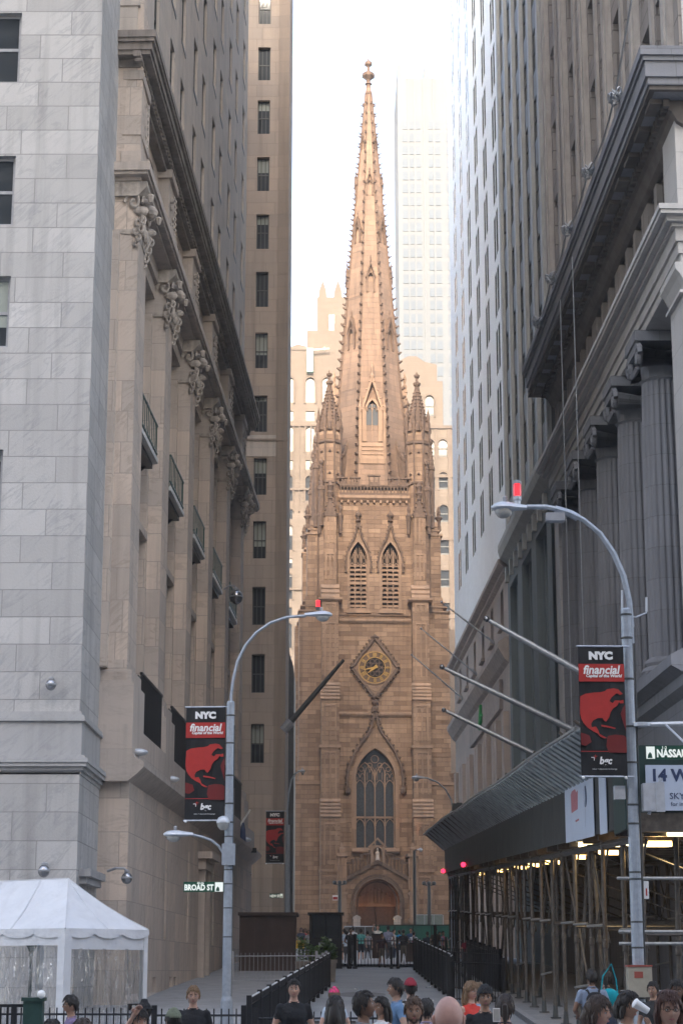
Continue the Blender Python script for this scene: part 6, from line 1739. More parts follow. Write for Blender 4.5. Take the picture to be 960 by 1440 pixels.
# green post lamp and railing by the tent, dark umbrella stand
def green_post():
    Y = 42.6; X = ray(43, 1380)[0]*Y
    r = empty('lamp_post', (X, Y, G(Y)), 0, label='dark green post lamp with a round shade standing in the tent', cat='lamp post')
    z = at(43, 1325, Y).z-G(Y)
    m = MB(); m.lathe(0, 0, [(.14, 0), (.14, .3), (.06, .4), (.045, 1.0), (.035, z-.3), (.06, z-.28), (.04, z-.2)], 12); m.build('post', M['lamp_green'], r)
    m = MB(); m.lathe(0, 0, [(.06, z-.2), (.10, z-.1), (.17, z+.0), (.19, z+.05), (.08, z+.13)], 14); m.build('lamp_shade', M['lamp_green'], r)
    r = empty('entrance_railing', (ray(0, 1420)[0]*33-2.2, 33, G(33)), 0, label='green subway stair railing with a thick newel post at the lower left corner', cat='railing')
    m = MB(); x1 = ray(36, 1420)[0]*33 - (ray(0, 1420)[0]*33-2.2); zt = at(30, 1412, 33).z-G(33)
    m.box(0, x1, -.03, .03, zt-.05, zt); m.box(0, x1, -.02, .02, .15, .2)
    for i in range(int(x1/.12)): m.box(.05+i*.12, .075+i*.12, -.012, .012, .2, zt-.05)
    m.build('rail', M['iron'], r)
    m = MB(); m.box(x1-.02, x1+.3, -.12, .12, 0, zt+.05); m.box(x1-.05, x1+.33, -.15, .15, zt+.05, zt+.11); m.build('newel', M['lamp_green'], r)
    m = MB(); m.ball((x1+.28, -.14, zt+.16), .07); m.build('ball', M['bl_white'], r, smooth=True)
green_post()

# ---- fences
def fence_line(name, pts, h, lab, cat='fence', grp=None, gap=.13, posts=2.4, studs=False, m='iron', top=None, bar=.012):
    p0 = pts[0]; r = empty(name, (p0[0], p0[1], G(p0[1])), 0, label=lab, cat=cat, group=grp)
    for (xa, ya), (xb, yb) in zip(pts, pts[1:]):
        L_ = math.hypot(xb-xa, yb-ya); n = max(1, round(L_/posts))
        for k in range(n):
            ta, tb = k/n, (k+1)/n
            A = Vector((xa+(xb-xa)*ta, ya+(yb-ya)*ta, 0)); B = Vector((xa+(xb-xa)*tb, ya+(yb-ya)*tb, 0))
            A.z = G(A.y); B.z = G(B.y); o = Vector((p0[0], p0[1], G(p0[1]))); A -= o; B -= o
            mb = MB(); d = (B-A); l = d.length
            for z in (.14, h-.12): mb.tube([A+Vector((0,0,z)), B+Vector((0,0,z))], .02, 4)
            q = int(l/gap)
            for i in range(1, q):
                c = A+d*(i/q); mb.box(c.x-bar, c.x+bar, c.y-bar, c.y+bar, c.z+.1, c.z+h)
                if studs: mb.k = 1; mb.ball((c.x, c.y, c.z+h+.015), .021, n=6, m=4); mb.k = 0
            mb.build('fence_panel', [M[m], M['lampshell']], r)
            pb = MB(); pb.box(A.x-.05, A.x+.05, A.y-.05, A.y+.05, A.z, A.z+h+.06); pb.build('fence_post', M[m], r)
            if k == n-1: pb = MB(); pb.box(B.x-.05, B.x+.05, B.y-.05, B.y+.05, B.z, B.z+h+.06); pb.build('fence_post', M[m], r)
fence_line('iron_fence', [(-1.75, 37.5), (-.42, 68)], 1.15, 'black iron fence with pale studs running away up the left side of the street', grp='black street fences', gap=.17, studs=True, bar=.015)
fence_line('iron_fence', [(3.05, 56), (3.3, 58.5), (3.1, 84)], 1.35, 'black studded iron fence along the right side of the street beside the shed', grp='black street fences', gap=.16, studs=True, bar=.02)
fence_line('iron_fence', [(3.15, 58), (4.6, 56)], 1.3, 'short black fence link between the street fence and the shed kerb', grp='black street fences', gap=.12)
fence_line('iron_fence', [(3.3, 66), (5.0, 62), (5.0, 78)], 1.4, 'dense black fence against the far scaffold poles', grp='black street fences', gap=.13, bar=.018)
fence_line('iron_fence', [(-3.45, 36.5), (-1.8, 36.5)], 1.02, 'low black picket fence between the left lamp post and the studded fence', grp='low black fences across the foreground')
fence_line('iron_fence', [(-1.55, 35.6), (1.75, 35.6)], 1.02, 'low black picket fence across the street behind the crowd', grp='low black fences across the foreground')
fence_line('iron_fence', [(-8.5, 37), (-3.7, 36.8)], 1.02, 'low black picket fence behind the tent curtain', grp='low black fences across the foreground')
fence_line('iron_fence', [(.3, 86.5), (4.6, 86.5)], 1.3, 'black barrier fence across the street in front of the far crowd', gap=.14)
fence_line('crowd_barrier', [(-3.9, 70.5), (-.9, 71)], 1.1, 'grey steel crowd barrier in front of the dark brown booth', 'barrier', 'grey crowd barriers', gap=.15, m='frame_grey', posts=3, bar=.008)
fence_line('crowd_barrier', [(-.75, 66), (-.55, 71)], 1.1, 'grey steel crowd barrier end on beside the planter', 'barrier', 'grey crowd barriers', gap=.15, m='frame_grey', posts=2.5, bar=.008)
# bollard posts at the far barrier
def bollard(px, Y, h, lab, w_=.09):
    X = ray(px, 1350)[0]*Y; r = empty('bollard', (X, Y, G(Y)), 0, label=lab, cat='bollard', group='black posts at the far barrier')
    m = MB(); m.lathe(0, 0, [(w_*1.4, 0), (w_*1.4, .08), (w_, .12), (w_, h-.1), (w_*1.2, h-.08), (w_*1.2, h-.03), (w_*.5, h)], 10); m.build('shaft', M['iron'], r)
for px, h, lab in ((491, 1.45, 'black post at the left end of the far barrier'), (499, 1.5, 'black post second from the left end of the far barrier'), (550, .95, 'short black post in the middle of the far barrier'), (559.5, .95, 'short black post just right of the barrier middle'), (612, 1.9, 'tall black post at the right end of the far barrier')):
    bollard(px, 86, h, lab, .075 if px < 500 or px > 600 else .05)
# dark booth, guard booth, planter
def booth():
    Y = 80; x0 = ray(338, 1300)[0]*Y; x1 = ray(415, 1300)[0]*Y; g = G(Y); z = at(370, 1283, Y).z-g
    r = empty('wooden_booth', (x0, Y, g), 0, label='dark brown panelled booth behind the grey crowd barrier', cat='booth')
    m = MB(); m.box(0, x1-x0, 0, 2.4, 0, z-.12); m.build('wall', M['wood_dark'], r)
    m = MB()
    for i in range(5): m.box((x1-x0)*i/4-.03, (x1-x0)*i/4+.03, -.03, 0, .1, z-.12)
    m.box(-.04, x1-x0+.04, -.03, -.002, 1.3, 1.36); m.box(0, x1-x0, -.05, -.002, 0, .1); m.build('batten', M['wood_dark'], r)
    m = MB(); m.box(-.1, x1-x0+.1, -.12, 2.5, z-.12, z); m.build('roof', M['wood_dark'], r)
    Y = 86; x0 = ray(435, 1300)[0]*Y; x1 = ray(481, 1300)[0]*Y; g = G(Y); z = at(450, 1283, Y).z-g
    r = empty('guard_booth', (x0, Y, g), 0, label='black guard booth in the middle of the street with a small white notice', cat='booth')
    m = MB(); m.box(0, x1-x0, 0, 1.6, 0, 1.3); m.box(0, .12, 0, 1.6, 1.3, z-.1); m.box(x1-x0-.12, x1-x0, 0, 1.6, 1.3, z-.1); m.box(.12, x1-x0-.12, 1.5, 1.6, 1.3, z-.1); m.box((x1-x0)/2-.05, (x1-x0)/2+.05, 0, .1, 1.3, z-.1); m.build('wall', M['iron'], r)
    m = MB(); m.box(.12, (x1-x0)-.12, .06, .1, 1.3, z-.1); m.build('window', M['glass_dark'], r)
    m = MB(); m.box(-.08, x1-x0+.08, -.12, 1.7, z-.1, z); m.build('roof', M['iron'], r)
    m = MB(); m.box(.85, .97, -.012, 0, 1.2, 1.28); m.build('notice', M['bl_white'], r); m = MB(); m.box(.4, .68, -.012, 0, .95, 1.12); m.build('notice', M['frame_grey'], r)
booth()
def planter(px0, px1, Y, ytop, lab, seed):
    x0 = ray(px0, 1350)[0]*Y; x1 = ray(px1, 1350)[0]*Y; g = G(Y); h = at(px0, ytop, Y).z-g
    r = empty('planter', (x0, Y, g), 0, label=lab, cat='planter', group='concrete planters by the guard booth')
    W = x1-x0
    m = MB(); m.prism([(.06, 0), (W-.06, 0), (W, h), (0, h)], 0, 1.2); m.box(-.03, W+.03, -.03, 1.23, h-.1, h+.01); m.build('tub', M['conc'], r)
    rn = random.Random(seed); m = MB()
    for k in range(1500):
        x = rn.uniform(.05, W-.05); y = rn.uniform(.1, 1.1); top = .62+.2*math.sin(x*5+seed)+.15*rn.random()
        z = h+rn.uniform(.02, top); a = rn.uniform(0, 6.3); s = rn.uniform(.04, .085); t = rn.uniform(-.5, .8)
        dx, dy = math.cos(a)*s, math.sin(a)*s
        m.add([(x, y, z), (x+dx+dy*.5, y+dy-dx*.5, z+s*t), (x+2*dx, y+2*dy, z+s*t*1.2), (x+dx-dy*.5, y+dy+dx*.5, z+s*t)], [(0,1,2,3)])
    m.build('foliage', M['leaf'], r)
planter(416, 452, 74, 1352, 'concrete planter full of green leaves left of the guard booth', 1)
planter(452, 473, 72.5, 1350, 'concrete planter with brighter leaves at the booth corner', 2)
p = at(422, 1330, 78); r = empty('exit_sign', (p.x, 78, G(78)), 0, label='small yellow sign with a black arrow beside the brown booth', cat='sign')
m = MB(); m.tube([(0, 0, 0), (0, 0, p.z-G(78))], .02, 5); m.build('post', M['galv'], r)
m = MB(); m.box(-.16, .16, -.03, -.02, p.z-G(78)-.1, p.z-G(78)+.2); m.build('plate', plain('yellow_plate', (.8, .5, .03), .5), r)
text('EXIT', .12, M['iron'], r, (0, -.036, p.z-G(78)+.12), bold=.004); 
m = MB(); zz_ = p.z-G(78)-.02; m.prism([(-.1, zz_-.015), (.02, zz_-.015), (.02, zz_-.05), (.11, zz_), (.02, zz_+.05), (.02, zz_+.015), (-.1, zz_+.015)], -.04, -.032); m.build('arrow', M['iron'], r)
# green hoarding and glass fence before the church
Y = 128; x0 = ray(528, 1320)[0]*Y; x1 = ray(640, 1320)[0]*Y; g = G(Y); z = at(560, 1302, Y).z-g
r = empty('green_hoarding', (x0, Y, g), 0, label='dark green construction hoarding in front of the church steps', cat='hoarding')
m = MB(); m.box(0, x1-x0, 0, .1, 0, z); m.build('panel', M['fence_green'], r); m = MB(); m.box(-.02, x1-x0, -.04, .14, z, z+.08)
for i in range(5): m.box(i*1.2, i*1.2+.08, -.05, 0, 0, z)
m.build('capping', M['shed_green'], r)
Y = 129; x0 = ray(484, 1320)[0]*Y; x1 = ray(527, 1320)[0]*Y; z = at(560, 1303, Y).z-G(Y)
r = empty('mesh_fence', (x0, Y, G(Y)), 0, label='grey mesh construction fence left of the green hoarding', cat='fence')
m = MB(); m.box(0, x1-x0, 0, .04, 0, z); m.build('mesh_screen', plain('grey_mesh', (.12,.12,.115), .7), r)
m = MB(); m.tube([(0, -.05, z), (x1-x0, -.05, z)], .04, 6)
for i in range(4): m.tube([(i*.68, -.05, 0), (i*.68, -.05, z)], .035, 6)
m.build('frame', M['galv'], r)
Y = 150; x0 = ray(583, 1320)[0]*Y; x1 = ray(622, 1320)[0]*Y; z = at(590, 1287, Y).z-G(Y)
r = empty('glass_screen', (x0, Y, G(Y)), 0, label='translucent greenish screen panels at the right foot of the church', cat='screen')
m = MB(); m.box(0, x1-x0, 0, .05, 0, z); m.build('panel', plain('pale_green_screen', (.17,.22,.2), .5), r)
m = MB()
for i in range(4): m.box(i*.72, i*.72+.06, -.04, .09, 0, z+.03)
m.box(0, x1-x0, -.03, .08, z, z+.06); m.build('frame', M['galv'], r)
for px, lab in ((501.5, 'square pale gate pillar left of the church door'), (558.5, 'square pale gate pillar right of the church door')):
    Y = 160; X = ray(px, 1300)[0]*Y; r = empty('gate_pillar', (X, Y, G(Y)), 0, label=lab, cat='pillar', group='pale gate pillars before the church door')
    m = MB(); z = at(px, 1292, Y).z-G(Y); m.box(-.28, .28, -.28, .28, 0, z); m.build('shaft', M['lime'], r); m = MB(); m.prism([(-.36, z), (.36, z), (.3, z+.15), (0, z+.3), (-.3, z+.15)], -.36, .36); m.build('cap', M['lime_trim'], r)
# boards and bins near the far crowd
def barrel(px, Y, w_, h, lab, m_='wood_dark'):
    X = ray(px, 1350)[0]*Y; r = empty('litter_bin', (X, Y, G(Y)), 0, label=lab, cat='bin', group='dark bins and stands in the far crowd')
    m = MB(); m.prism([(-w_*.9, 0), (w_*.9, 0), (w_, h), (-w_, h)], -.3, .3); m.build('body', M[m_], r); m = MB(); m.box(-w_-.03, w_+.03, -.34, .34, h, h+.06); m.build('lid', M['iron'], r)
barrel(580, 92, .36, .95, 'dark square bin behind the right half of the far barrier'); barrel(529, 100, .24, 1.3, 'tall dark stand among the far crowd'); barrel(593, 104, .35, .8, 'low brown box behind the far crowd', 'conc')
# manhole
r = empty('manhole_cover', (-.25, 49, G(49)+.006), 0, label='dark rectangular utility cover in the street paving', cat='manhole cover')
m = MB(); m.prismz([(-.7, -.5), (.7, -.5), (.7, .5), (-.7, .5)], 0, .012)
o = m.build('lid', M['darkpan'], r); o.rotation_euler = (R(2.05), 0, 0)
m = MB(); 
for i in range(6): m.box(-.6, .6, -.42+i*.15, -.38+i*.15, .012, .018)
o = m.build('rib', M['iron'], r); o.rotation_euler = (R(2.05), 0, 0)

# patches, drains and stains let into the paving
for i, (x, y, w_, l_, lab) in enumerate(((1.6, 44, 1.1, 2.2, 'dark square repair patch in the street near the right kerb'), (.6, 63, 1.6, 3.5, 'long dark repair patch in the middle of the street'), (-.9, 47, .8, 1.5, 'small grey repair patch beside the left studded fence'), (2.2, 73, 1.2, 4.0, 'pale repair strip along the right fence'))):
    r = empty('paving_patch', (x, y, G(y)+.008), 0, label=lab, cat='paving patch', group='repair patches in the street')
    m = MB(); n = 10; sl_ = (G(y+1)-G(y))
    pts = [(w_/2*math.cos(a)*(1 if abs(math.cos(a)) < .7 else 1.05), l_/2*math.sin(a)) for a in (2*PI*k/n+.3 for k in range(n))] if i % 2 else [(-w_/2, -l_/2), (w_/2, -l_/2), (w_/2*.95, l_/2), (-w_/2, l_/2*.97)]
    m.add([(a, b, b*sl_) for a, b in pts], [tuple(range(len(pts)))])
    m.build('patch', M['pave'] if i == 3 else M['darkpan'], r) if i in (0, 3) else m.build('patch', plain('worn_patch_%d' % i, (.15,.155,.165), .85, 0, .3, 2), r)
rl = random.Random(4)
for k in range(9):
    y = rl.uniform(40, 70); x = rl.uniform(.2, 3.6); r = empty('paper_scrap', (x, y, G(y)+.02), rl.uniform(0, 6), label='small pale scrap of paper lying on the street', cat='litter', group='scraps of paper on the street')
    m = MB(); m.add([(-.06, -.04, 0), (.06, -.05, .03), (.07, .04, 0), (-.04, .06, .04)], [(0, 1, 2), (0, 2, 3)]); m.build('scrap', M['bl_white'], r)
# ================================================================ PEOPLE
def cloth(c, name='fabric'): 
    k = 'cloth_%s_%.2f_%.2f_%.2f' % (name, *c)
    if k not in M: M[k] = plain(k, c, .85, 0, .16, 7, .03)
    return M[k]
SK = {'light': (.50,.30,.22), 'tan': (.36,.21,.14), 'brown': (.20,.11,.07), 'pink': (.52,.30,.24)}
def skin(k):
    n = 'skin_'+k
    if n not in M:
        M[n] = plain(n, SK[k], .5, 0, .07, 30, .001); b = M[n].node_tree.nodes['Principled BSDF']; b.inputs['Subsurface Weight'].default_value = .08; b.inputs['Subsurface Radius'].default_value = (.02, .01, .005)
    return M[n]
M['eye_white'] = plain('eye_white', (.7,.68,.65), .2, 0, .02); M['dark'] = plain('dark_iris', (.02,.015,.01), .3); M['lips'] = plain('lips', (.42,.16,.14), .45)
def hairm(c):
    k = 'hair_%.2f_%.2f' % c[:2]
    if k not in M:
        m, nt, b = mat(k); tc = N(nt, 'ShaderNodeTexCoord').outputs['Object']
        f = noise(nt, vmul(nt, tc, (90, 90, 8)), 1.5, 3); cc = mixc(nt, ramp(nt, f, .3, .7), mul(c, .6), mul(c, 1.5)); nt.links.new(cc, b.inputs['Base Color']); b.inputs['Roughness'].default_value = .5
        bn = N(nt, 'ShaderNodeBump'); nt.links.new(f, bn.inputs['Height']); bn.inputs['Distance'].default_value = .006; nt.links.new(bn.outputs[0], b.inputs['Normal']); M[k] = m
    return M[k]
def gs(x, s): return math.exp(-(x/s)**2)
def head_pt(u, v, off=0.0):
    # u azimuth (0 = face, -y), v latitude
    x, y, z = math.sin(u)*math.cos(v), -math.cos(u)*math.cos(v), math.sin(v)
    X, Y, Z = x*.078, y*.096, z*.120
    if z < 0: X *= 1-.24*(-z)**1.4; Y *= 1-(.10 if y < 0 else .30)*(-z)**1.2
    if y < 0: Y *= 1-.07*abs(y)**4
    if y < -.2:
        Y -= .024*gs(X, .011)*(gs(Z+.022, .014)) + .012*gs(X, .009)*gs(Z-.0, .02)
        Y += .010*(gs(X-.031, .017)+gs(X+.031, .017))*gs(Z-.006, .013)
        Y -= .005*(gs(abs(X)-.028, .025))*gs(Z-.03, .009)
        Y -= .006*gs(X, .02)*gs(Z+.062, .010); Y += .004*gs(X, .03)*gs(Z+.08, .008)
        Y -= .007*gs(X, .02)*gs(Z+.102, .016)
        X *= 1+.05*gs(Z+.02, .02)*(abs(x) > .5)
    k = 1+off/.09
    return (X*k, Y*k+.0, Z*k)
def head_mesh(yaw=0, tilt=0, n=36, m=30):
    mb = MB(); mb.T = Matrix.Rotation(yaw, 4, 'Z') @ Matrix.Rotation(tilt, 4, 'X')
    vs = [head_pt(0, -PI/2)]; fs = []
    for j in range(1, m):
        for i in range(n): vs.append(head_pt(2*PI*i/n, -PI/2+PI*j/m))
    vs.append(head_pt(0, PI/2)); e = len(vs)-1
    for i in range(n): fs.append((0, 1+(i+1) % n, 1+i))
    for j in range(m-2):
        for i in range(n): a = 1+j*n; fs.append((a+i, a+(i+1) % n, a+n+(i+1) % n, a+n+i))
    for i in range(n): a = 1+(m-2)*n; fs.append((a+i, a+(i+1) % n, e))
    mb.k = 0; mb.add(vs, fs)
    for s in (-1, 1):
        mb.k = 0; mb.ball((s*.079, .012, -.005), .010, .019, .032, 8, 7); mb.ball((s*.084, .018, .008), .008, .012, .016, 6, 5)
        mb.k = 4; mb.ball((s*.030, -.0735, .006), .0135, .011, .0085, 10, 7)
        mb.k = 5; mb.ball((s*.030, -.0835, .006), .0055, .003, .0058, 8, 5)
        mb.k = 5; mb.tube([(s*.014, -.0915, .024), (s*.03, -.0905, .029), (s*.047, -.080, .024)], [.0025, .0035, .002], 4)
        mb.k = 0; mb.tube([(s*.016, -.083, .0125), (s*.03, -.0865, .0165), (s*.044, -.079, .0115)], .0028, 4)
    mb.k = 6; mb.tube([(-.023, -.080, -.060), (-.009, -.0875, -.0565), (0, -.0885, -.058), (.009, -.0875, -.0565), (.023, -.080, -.060)], [.001, .0035, .0035, .0035, .001], 5)
    mb.tube([(-.02, -.0805, -.062), (0, -.0875, -.0645), (.02, -.0805, -.062)], [.001, .005, .001], 5)
    return mb
_body = {}
def body_mesh(key, arms, legs, female, voxel, skirt):
    """one continuous skin over a posed skeleton (1.75 m figure, facing -y)"""
    k = (key, female, voxel, skirt)
    if k in _body: return _body[k]
    mb = MB(); f = female
    sh = .175 if f else .20
    rings = [(.80, .11, .085, 0), (.86, .165 if f else .155, .118, .005), (.92, .178 if f else .163, .125, .005), (1.0, .15 if f else .158, .108, 0), (1.08, .125 if f else .15, .095, 0), (1.18, .145 if f else .165, .108, -.004),
             (1.27, .158 if f else .182, .125, -.008 if not f else -.018), (1.34, .165 if f else .19, .118, 0), (1.40, .16 if f else .185, .095, .005), (1.44, .13 if f else .155, .078, .008), (1.475, .085, .065, .008), (1.50, .056, .056, .004), (1.56, .052, .055, -.003), (1.60, .05, .053, -.006)]
    n = 20; vs = []; fs = []
    for z, a, b, yo in rings:
        for i in range(n):
            t = 2*PI*i/n; c, s = math.cos(t), math.sin(t)
            vs.append((a*math.copysign(abs(c)**.85, c), b*math.copysign(abs(s)**.9, s)+yo, z))
    for j in range(len(rings)-1):
        for i in range(n): fs.append((j*n+i, j*n+(i+1) % n, (j+1)*n+(i+1) % n, (j+1)*n+i))
    fs.append(tuple(range(n-1, -1, -1))); fs.append(tuple((len(rings)-1)*n+i for i in range(n)))
    mb.add(vs, fs)
    if skirt: mb.lathe(0, 0, [(.17, .98), (.20, .85), (.23, .65), (.25, .55), (.23, .54)], 20)
    bones = [('top', Vector((0,0,.98)), Vector((0,0,1.46))), ('neck', Vector((0,0,1.51)), Vector((0,0,1.60)))]
    for s, (el, wr) in zip((-1, 1), arms):
        S0 = Vector((s*sh*.92, .005, 1.405)); el = Vector(el); wr = Vector(wr)
        k_ = .88 if f else 1
        mb.tube([S0-(el-S0)*.05, S0.lerp(el, .3), S0.lerp(el, .7), el, el.lerp(wr, .3), el.lerp(wr, .7), wr], [.058*k_, .056*k_, .046*k_, .041*k_, .042*k_, .033*k_, .026*k_], 12)
        mb.ball(tuple(S0), .062*k_, .06*k_, .062*k_)
        bones += [('arm', S0, el), ('fore', el, wr)]
    for s, (kn, an) in zip((-1, 1), legs):
        H0 = Vector((s*.088, .005, .87)); kn = Vector(kn); an = Vector(an)
        mb.tube([H0, H0.lerp(kn, .35), H0.lerp(kn, .8), kn, kn.lerp(an, .3), kn.lerp(an, .7), an, an+Vector((0, 0, -.03))], [.092, .088, .066, .058, .057, .045, .036, .038], 12)
        mb.ball((an.x, an.y-.07, an.z-.05), .042, .13, .045, 12, 8); mb.ball((an.x, an.y+.01, an.z-.04), .04, .05, .05)
        bones += [('thigh', H0, kn), ('shin', kn, an+Vector((0,0,.03))), ('foot', an+Vector((0, .0, -.05)), an+Vector((0, -.14, -.06)))]
    me = bpy.data.meshes.new('b'); me.from_pydata(mb.v, [], mb.f); me.update()
    o = bpy.data.objects.new('b', me); C.objects.link(o)
    md = o.modifiers.new('r', 'REMESH'); md.mode = 'VOXEL'; md.voxel_size = voxel; md.use_smooth_shade = True
    ms = o.modifiers.new('s', 'SMOOTH'); ms.factor = .5; ms.iterations = 3
    bpy.context.view_layer.update()
    ev = o.evaluated_get(bpy.context.evaluated_depsgraph_get()); m2 = bpy.data.meshes.new_from_object(ev)
    V = [tuple(v.co) for v in m2.vertices]; Fc = [tuple(p.vertices) for p in m2.polygons]
    bpy.data.objects.remove(o); bpy.data.meshes.remove(me); bpy.data.meshes.remove(m2)
    tagf = []
    for fc in Fc:
        c = Vector((0,0,0))
        for i in fc: c += Vector(V[i])
        c /= len(fc); best = None
        for nm, a, b in bones:
            d = b-a; t = max(0, min(1, (c-a).dot(d)/d.dot(d))); ds = (c-(a+d*t)).length - (.11 if nm == 'top' else 0)
            if nm == 'thigh' and c.z > .97: continue
            if best is None or ds < best[0]: best = (ds, nm, t)
        nm, t = best[1], best[2]
        if nm == 'top' and c.z < .97: nm = 'thigh'
        if nm == 'top' and c.z > 1.475 and c.xy.length < .075: nm = 'neck'
        if skirt and .53 < c.z < .99 and c.xy.length < .27 and abs(c.x) < .24 and nm in ('thigh', 'top', 'shin'): nm = 'skirt'
        tagf.append((nm, t))
    _body[k] = (V, Fc, tagf)
    return _body[k]
def hand(mb, wr, el, s, curl=.5):
    wr = Vector(wr); el = Vector(el); d = (wr-el).normalized()
    side = d.cross(Vector((0, 1, 0)));
    if side.length < .2: side = d.cross(Vector((1, 0, 0)))
    side.normalize(); nrm = side.cross(d).normalized()*(1)
    mb.tube([wr-d*.02, wr+d*.03, wr+d*.07, wr+d*.095], [.024, .031, .034, .026], 8)
    for i, ln in enumerate((.068, .078, .072, .055)):
        b = wr+d*.085+side*(.0255-.017*i); p = [b]; dd = d.copy(); ang = 0
        for q in range(3):
            ang += curl*.55; dd = (d*math.cos(ang)+nrm*math.sin(ang)*s).normalized(); p.append(p[-1]+dd*ln*(.42, .32, .26)[q])
        mb.tube(p, [.0095, .009, .008, .0065], 6)
    b = wr+d*.03+side*.028; dd = (d*.7+side*.7).normalized(); mb.tube([b-side*.01, b+dd*.035, b+dd*.035+(d*.8+nrm*s*.4).normalized()*.035], [.013, .011, .008], 6)
ARM = {'down': ((-.27, .03, 1.13), (-.285, -.06, .89)), 'phone': ((-.26, -.05, 1.13), (-.14, -.26, 1.30)), 'face': ((-.24, -.10, 1.17), (-.10, -.17, 1.42)), 'up': ((-.30, -.22, 1.50), (-.22, -.36, 1.72)), 'bent': ((-.29, .0, 1.14), (-.20, -.22, 1.06)), 'hip': ((-.36, .04, 1.16), (-.2, -.08, 1.02))}
LEG = {'stand': (((-.10, -.01, .47), (-.11, .02, .085)), ((.10, -.01, .47), (.11, .02, .085))), 'walk': (((-.09, -.10, .48), (-.09, -.16, .085)), ((.09, .03, .47), (.10, .22, .11))), 'rest': (((-.12, -.02, .47), (-.16, .0, .085)), ((.09, -.05, .47), (.12, -.06, .085)))}
def mir(a): return tuple((-p[0], p[1], p[2]) for p in a)
def person(px, ytop, Y, yaw, lab, top, bottom=(.04,.05,.08), sk='tan', hair='short', hc=(.02,.014,.01), fem=False, arms=('down', 'down'), legs='stand', head=(0, 0), sleeves='short', low='pants', group=None, voxel=.02, shoe=(.03,.03,.03), cap=None, glasses=False, beard=False, H=None):
    g = G(Y); zt = at(px, ytop, Y).z
    Hh = H or max(1.5, min(1.93, zt-g)); base = max(g - .0, g); sc = Hh/1.765
    p = empty('person', (ray(px, 1400)[0]*Y, Y, g), R(yaw), label=lab, cat='person', group=group)
    p.scale = (sc, sc, sc)
    A = (ARM[arms[0]], mir(ARM[arms[1]]))
    V, Fc, tg = body_mesh(arms+(legs,), A, LEG[legs], fem, voxel, low in ('dress', 'skirt'))
    mb = MB(); mb.v = list(V)
    mats = [skin(sk), cloth(top), cloth(bottom), cloth(shoe, 'shoe'), M['eye_white'], M['dark'], M['lips']]
    for fc, (nm, t) in zip(Fc, tg):
        k = {'top': 1, 'neck': 0, 'arm': 1 if (sleeves != 'none' and (t < .55 or sleeves == 'long')) else 0, 'fore': 1 if sleeves == 'long' else 0, 'thigh': 2, 'shin': 2 if low == 'pants' else 0, 'foot': 3, 'skirt': 1 if low == 'dress' else 2}[nm]
        if low == 'shorts' and nm == 'thigh' and t > .85: k = 0
        if sleeves == 'none' and nm == 'arm' and t < .0: k = 1
        mb.f.append(fc); mb.m.append(k)
    mb.k = 0
    for s, a in zip((-1, 1), A): hand(mb, a[1], a[0], s)
    hm = head_mesh(R(head[0]), R(head[1])); off = Vector((0, -.012, 1.645)); b = len(mb.v)
    mb.v += [tuple(Vector(v)+off) for v in hm.v]; mb.f += [tuple(b+i for i in f) for f in hm.f]; mb.m += hm.m
    # collar ring
    mb.k = 1; mb.tube([(.066*math.cos(t), .064*math.sin(t)+.006, 1.488+.012*math.sin(t)) for t in [i*PI/6 for i in range(13)]], .009, 5)
    o = mb.build('body', mats, p, smooth=True)
    T_ = Matrix.Translation(off) @ Matrix.Rotation(R(head[0]), 4, 'Z') @ Matrix.Rotation(R(head[1]), 4, 'X')
    if hair != 'bald':
        h = MB(); h.T = T_; n, m = 28, 22
        rr = random.Random(int(px))
        def hl(u):   # lowest latitude of hair at this azimuth (0 = forehead)
            a = abs((u+PI) % (2*PI)-PI)
            front = .54; side = -.02; back = -.62 if hair == 'short' else -.8
            if a < .75: return front
            if a < 1.25: return front+(side-front)*(a-.75)/.5
            if a < 1.7: return side-.1
            return side+(back-side)*min(1, (a-1.7)/.8)
        offb = .016 if hair == 'short' else .022
        vs = []; fs = []
        for j in range(m+1):
            for i in range(n):
                u = 2*PI*i/n; v0 = hl(u); v = v0+(PI/2-v0)*j/m
                q = head_pt(u, v, offb*(.35+.65*min(1, j/3))+.003*math.sin(i*2.3+j*1.7)+rr.uniform(-.0015, .0015)); vs.append((q[0]*1.02, q[1]+.004, q[2]))
        for j in range(m):
            for i in range(n): fs.append((j*n+i, j*n+(i+1) % n, (j+1)*n+(i+1) % n, (j+1)*n+i))
        h.add(vs, fs)
        dark_ = h; nt_ = 170 if voxel < .03 else 0
        for _ in range(nt_):
            u = rr.uniform(0, 2*PI); v0 = hl(u); v = v0+(1.45-v0)*rr.random()**.8
            p0 = Vector(head_pt(u, v, offb*.8)); p0.x *= 1.02; ln = rr.uniform(.02, .045) if hair == 'short' else rr.uniform(.03, .07)
            q = Vector(head_pt(u+rr.uniform(-.25, .25), v-ln/.1, offb*1.25+rr.uniform(0, .008))); mdp = (p0+q)/2*1.035
            h.tube([tuple(p0), tuple(mdp), tuple(q)], [.005, .006, .0015], 4)
        if hair == 'long':
            for s in (-1, 1): h.tube([(s*.072, .0, .03), (s*.086, .01, -.05), (s*.085, .02, -.13), (s*.075, .02, -.2)], [.02, .03, .032, .015], 8)
            h.tube([(0, .07, .03), (0, .088, -.06), (0, .085, -.15), (0, .09, -.24)], [.06, .075, .085, .05], 12)
            for _ in range(60):
                a = rr.uniform(-1.9, 1.9); cx, cy = .088*math.sin(a), .055+.06*math.cos(a); j = rr.uniform(-.01, .012)
                h.tube([(cx*.9, cy-.02, .06), (cx*1.0, cy+j, -.04), (cx*1.08+j, cy+j, -.14), (cx*.95+j*2, cy+j, rr.uniform(-.27, -.2))], [.006, .008, .008, .001], 4)
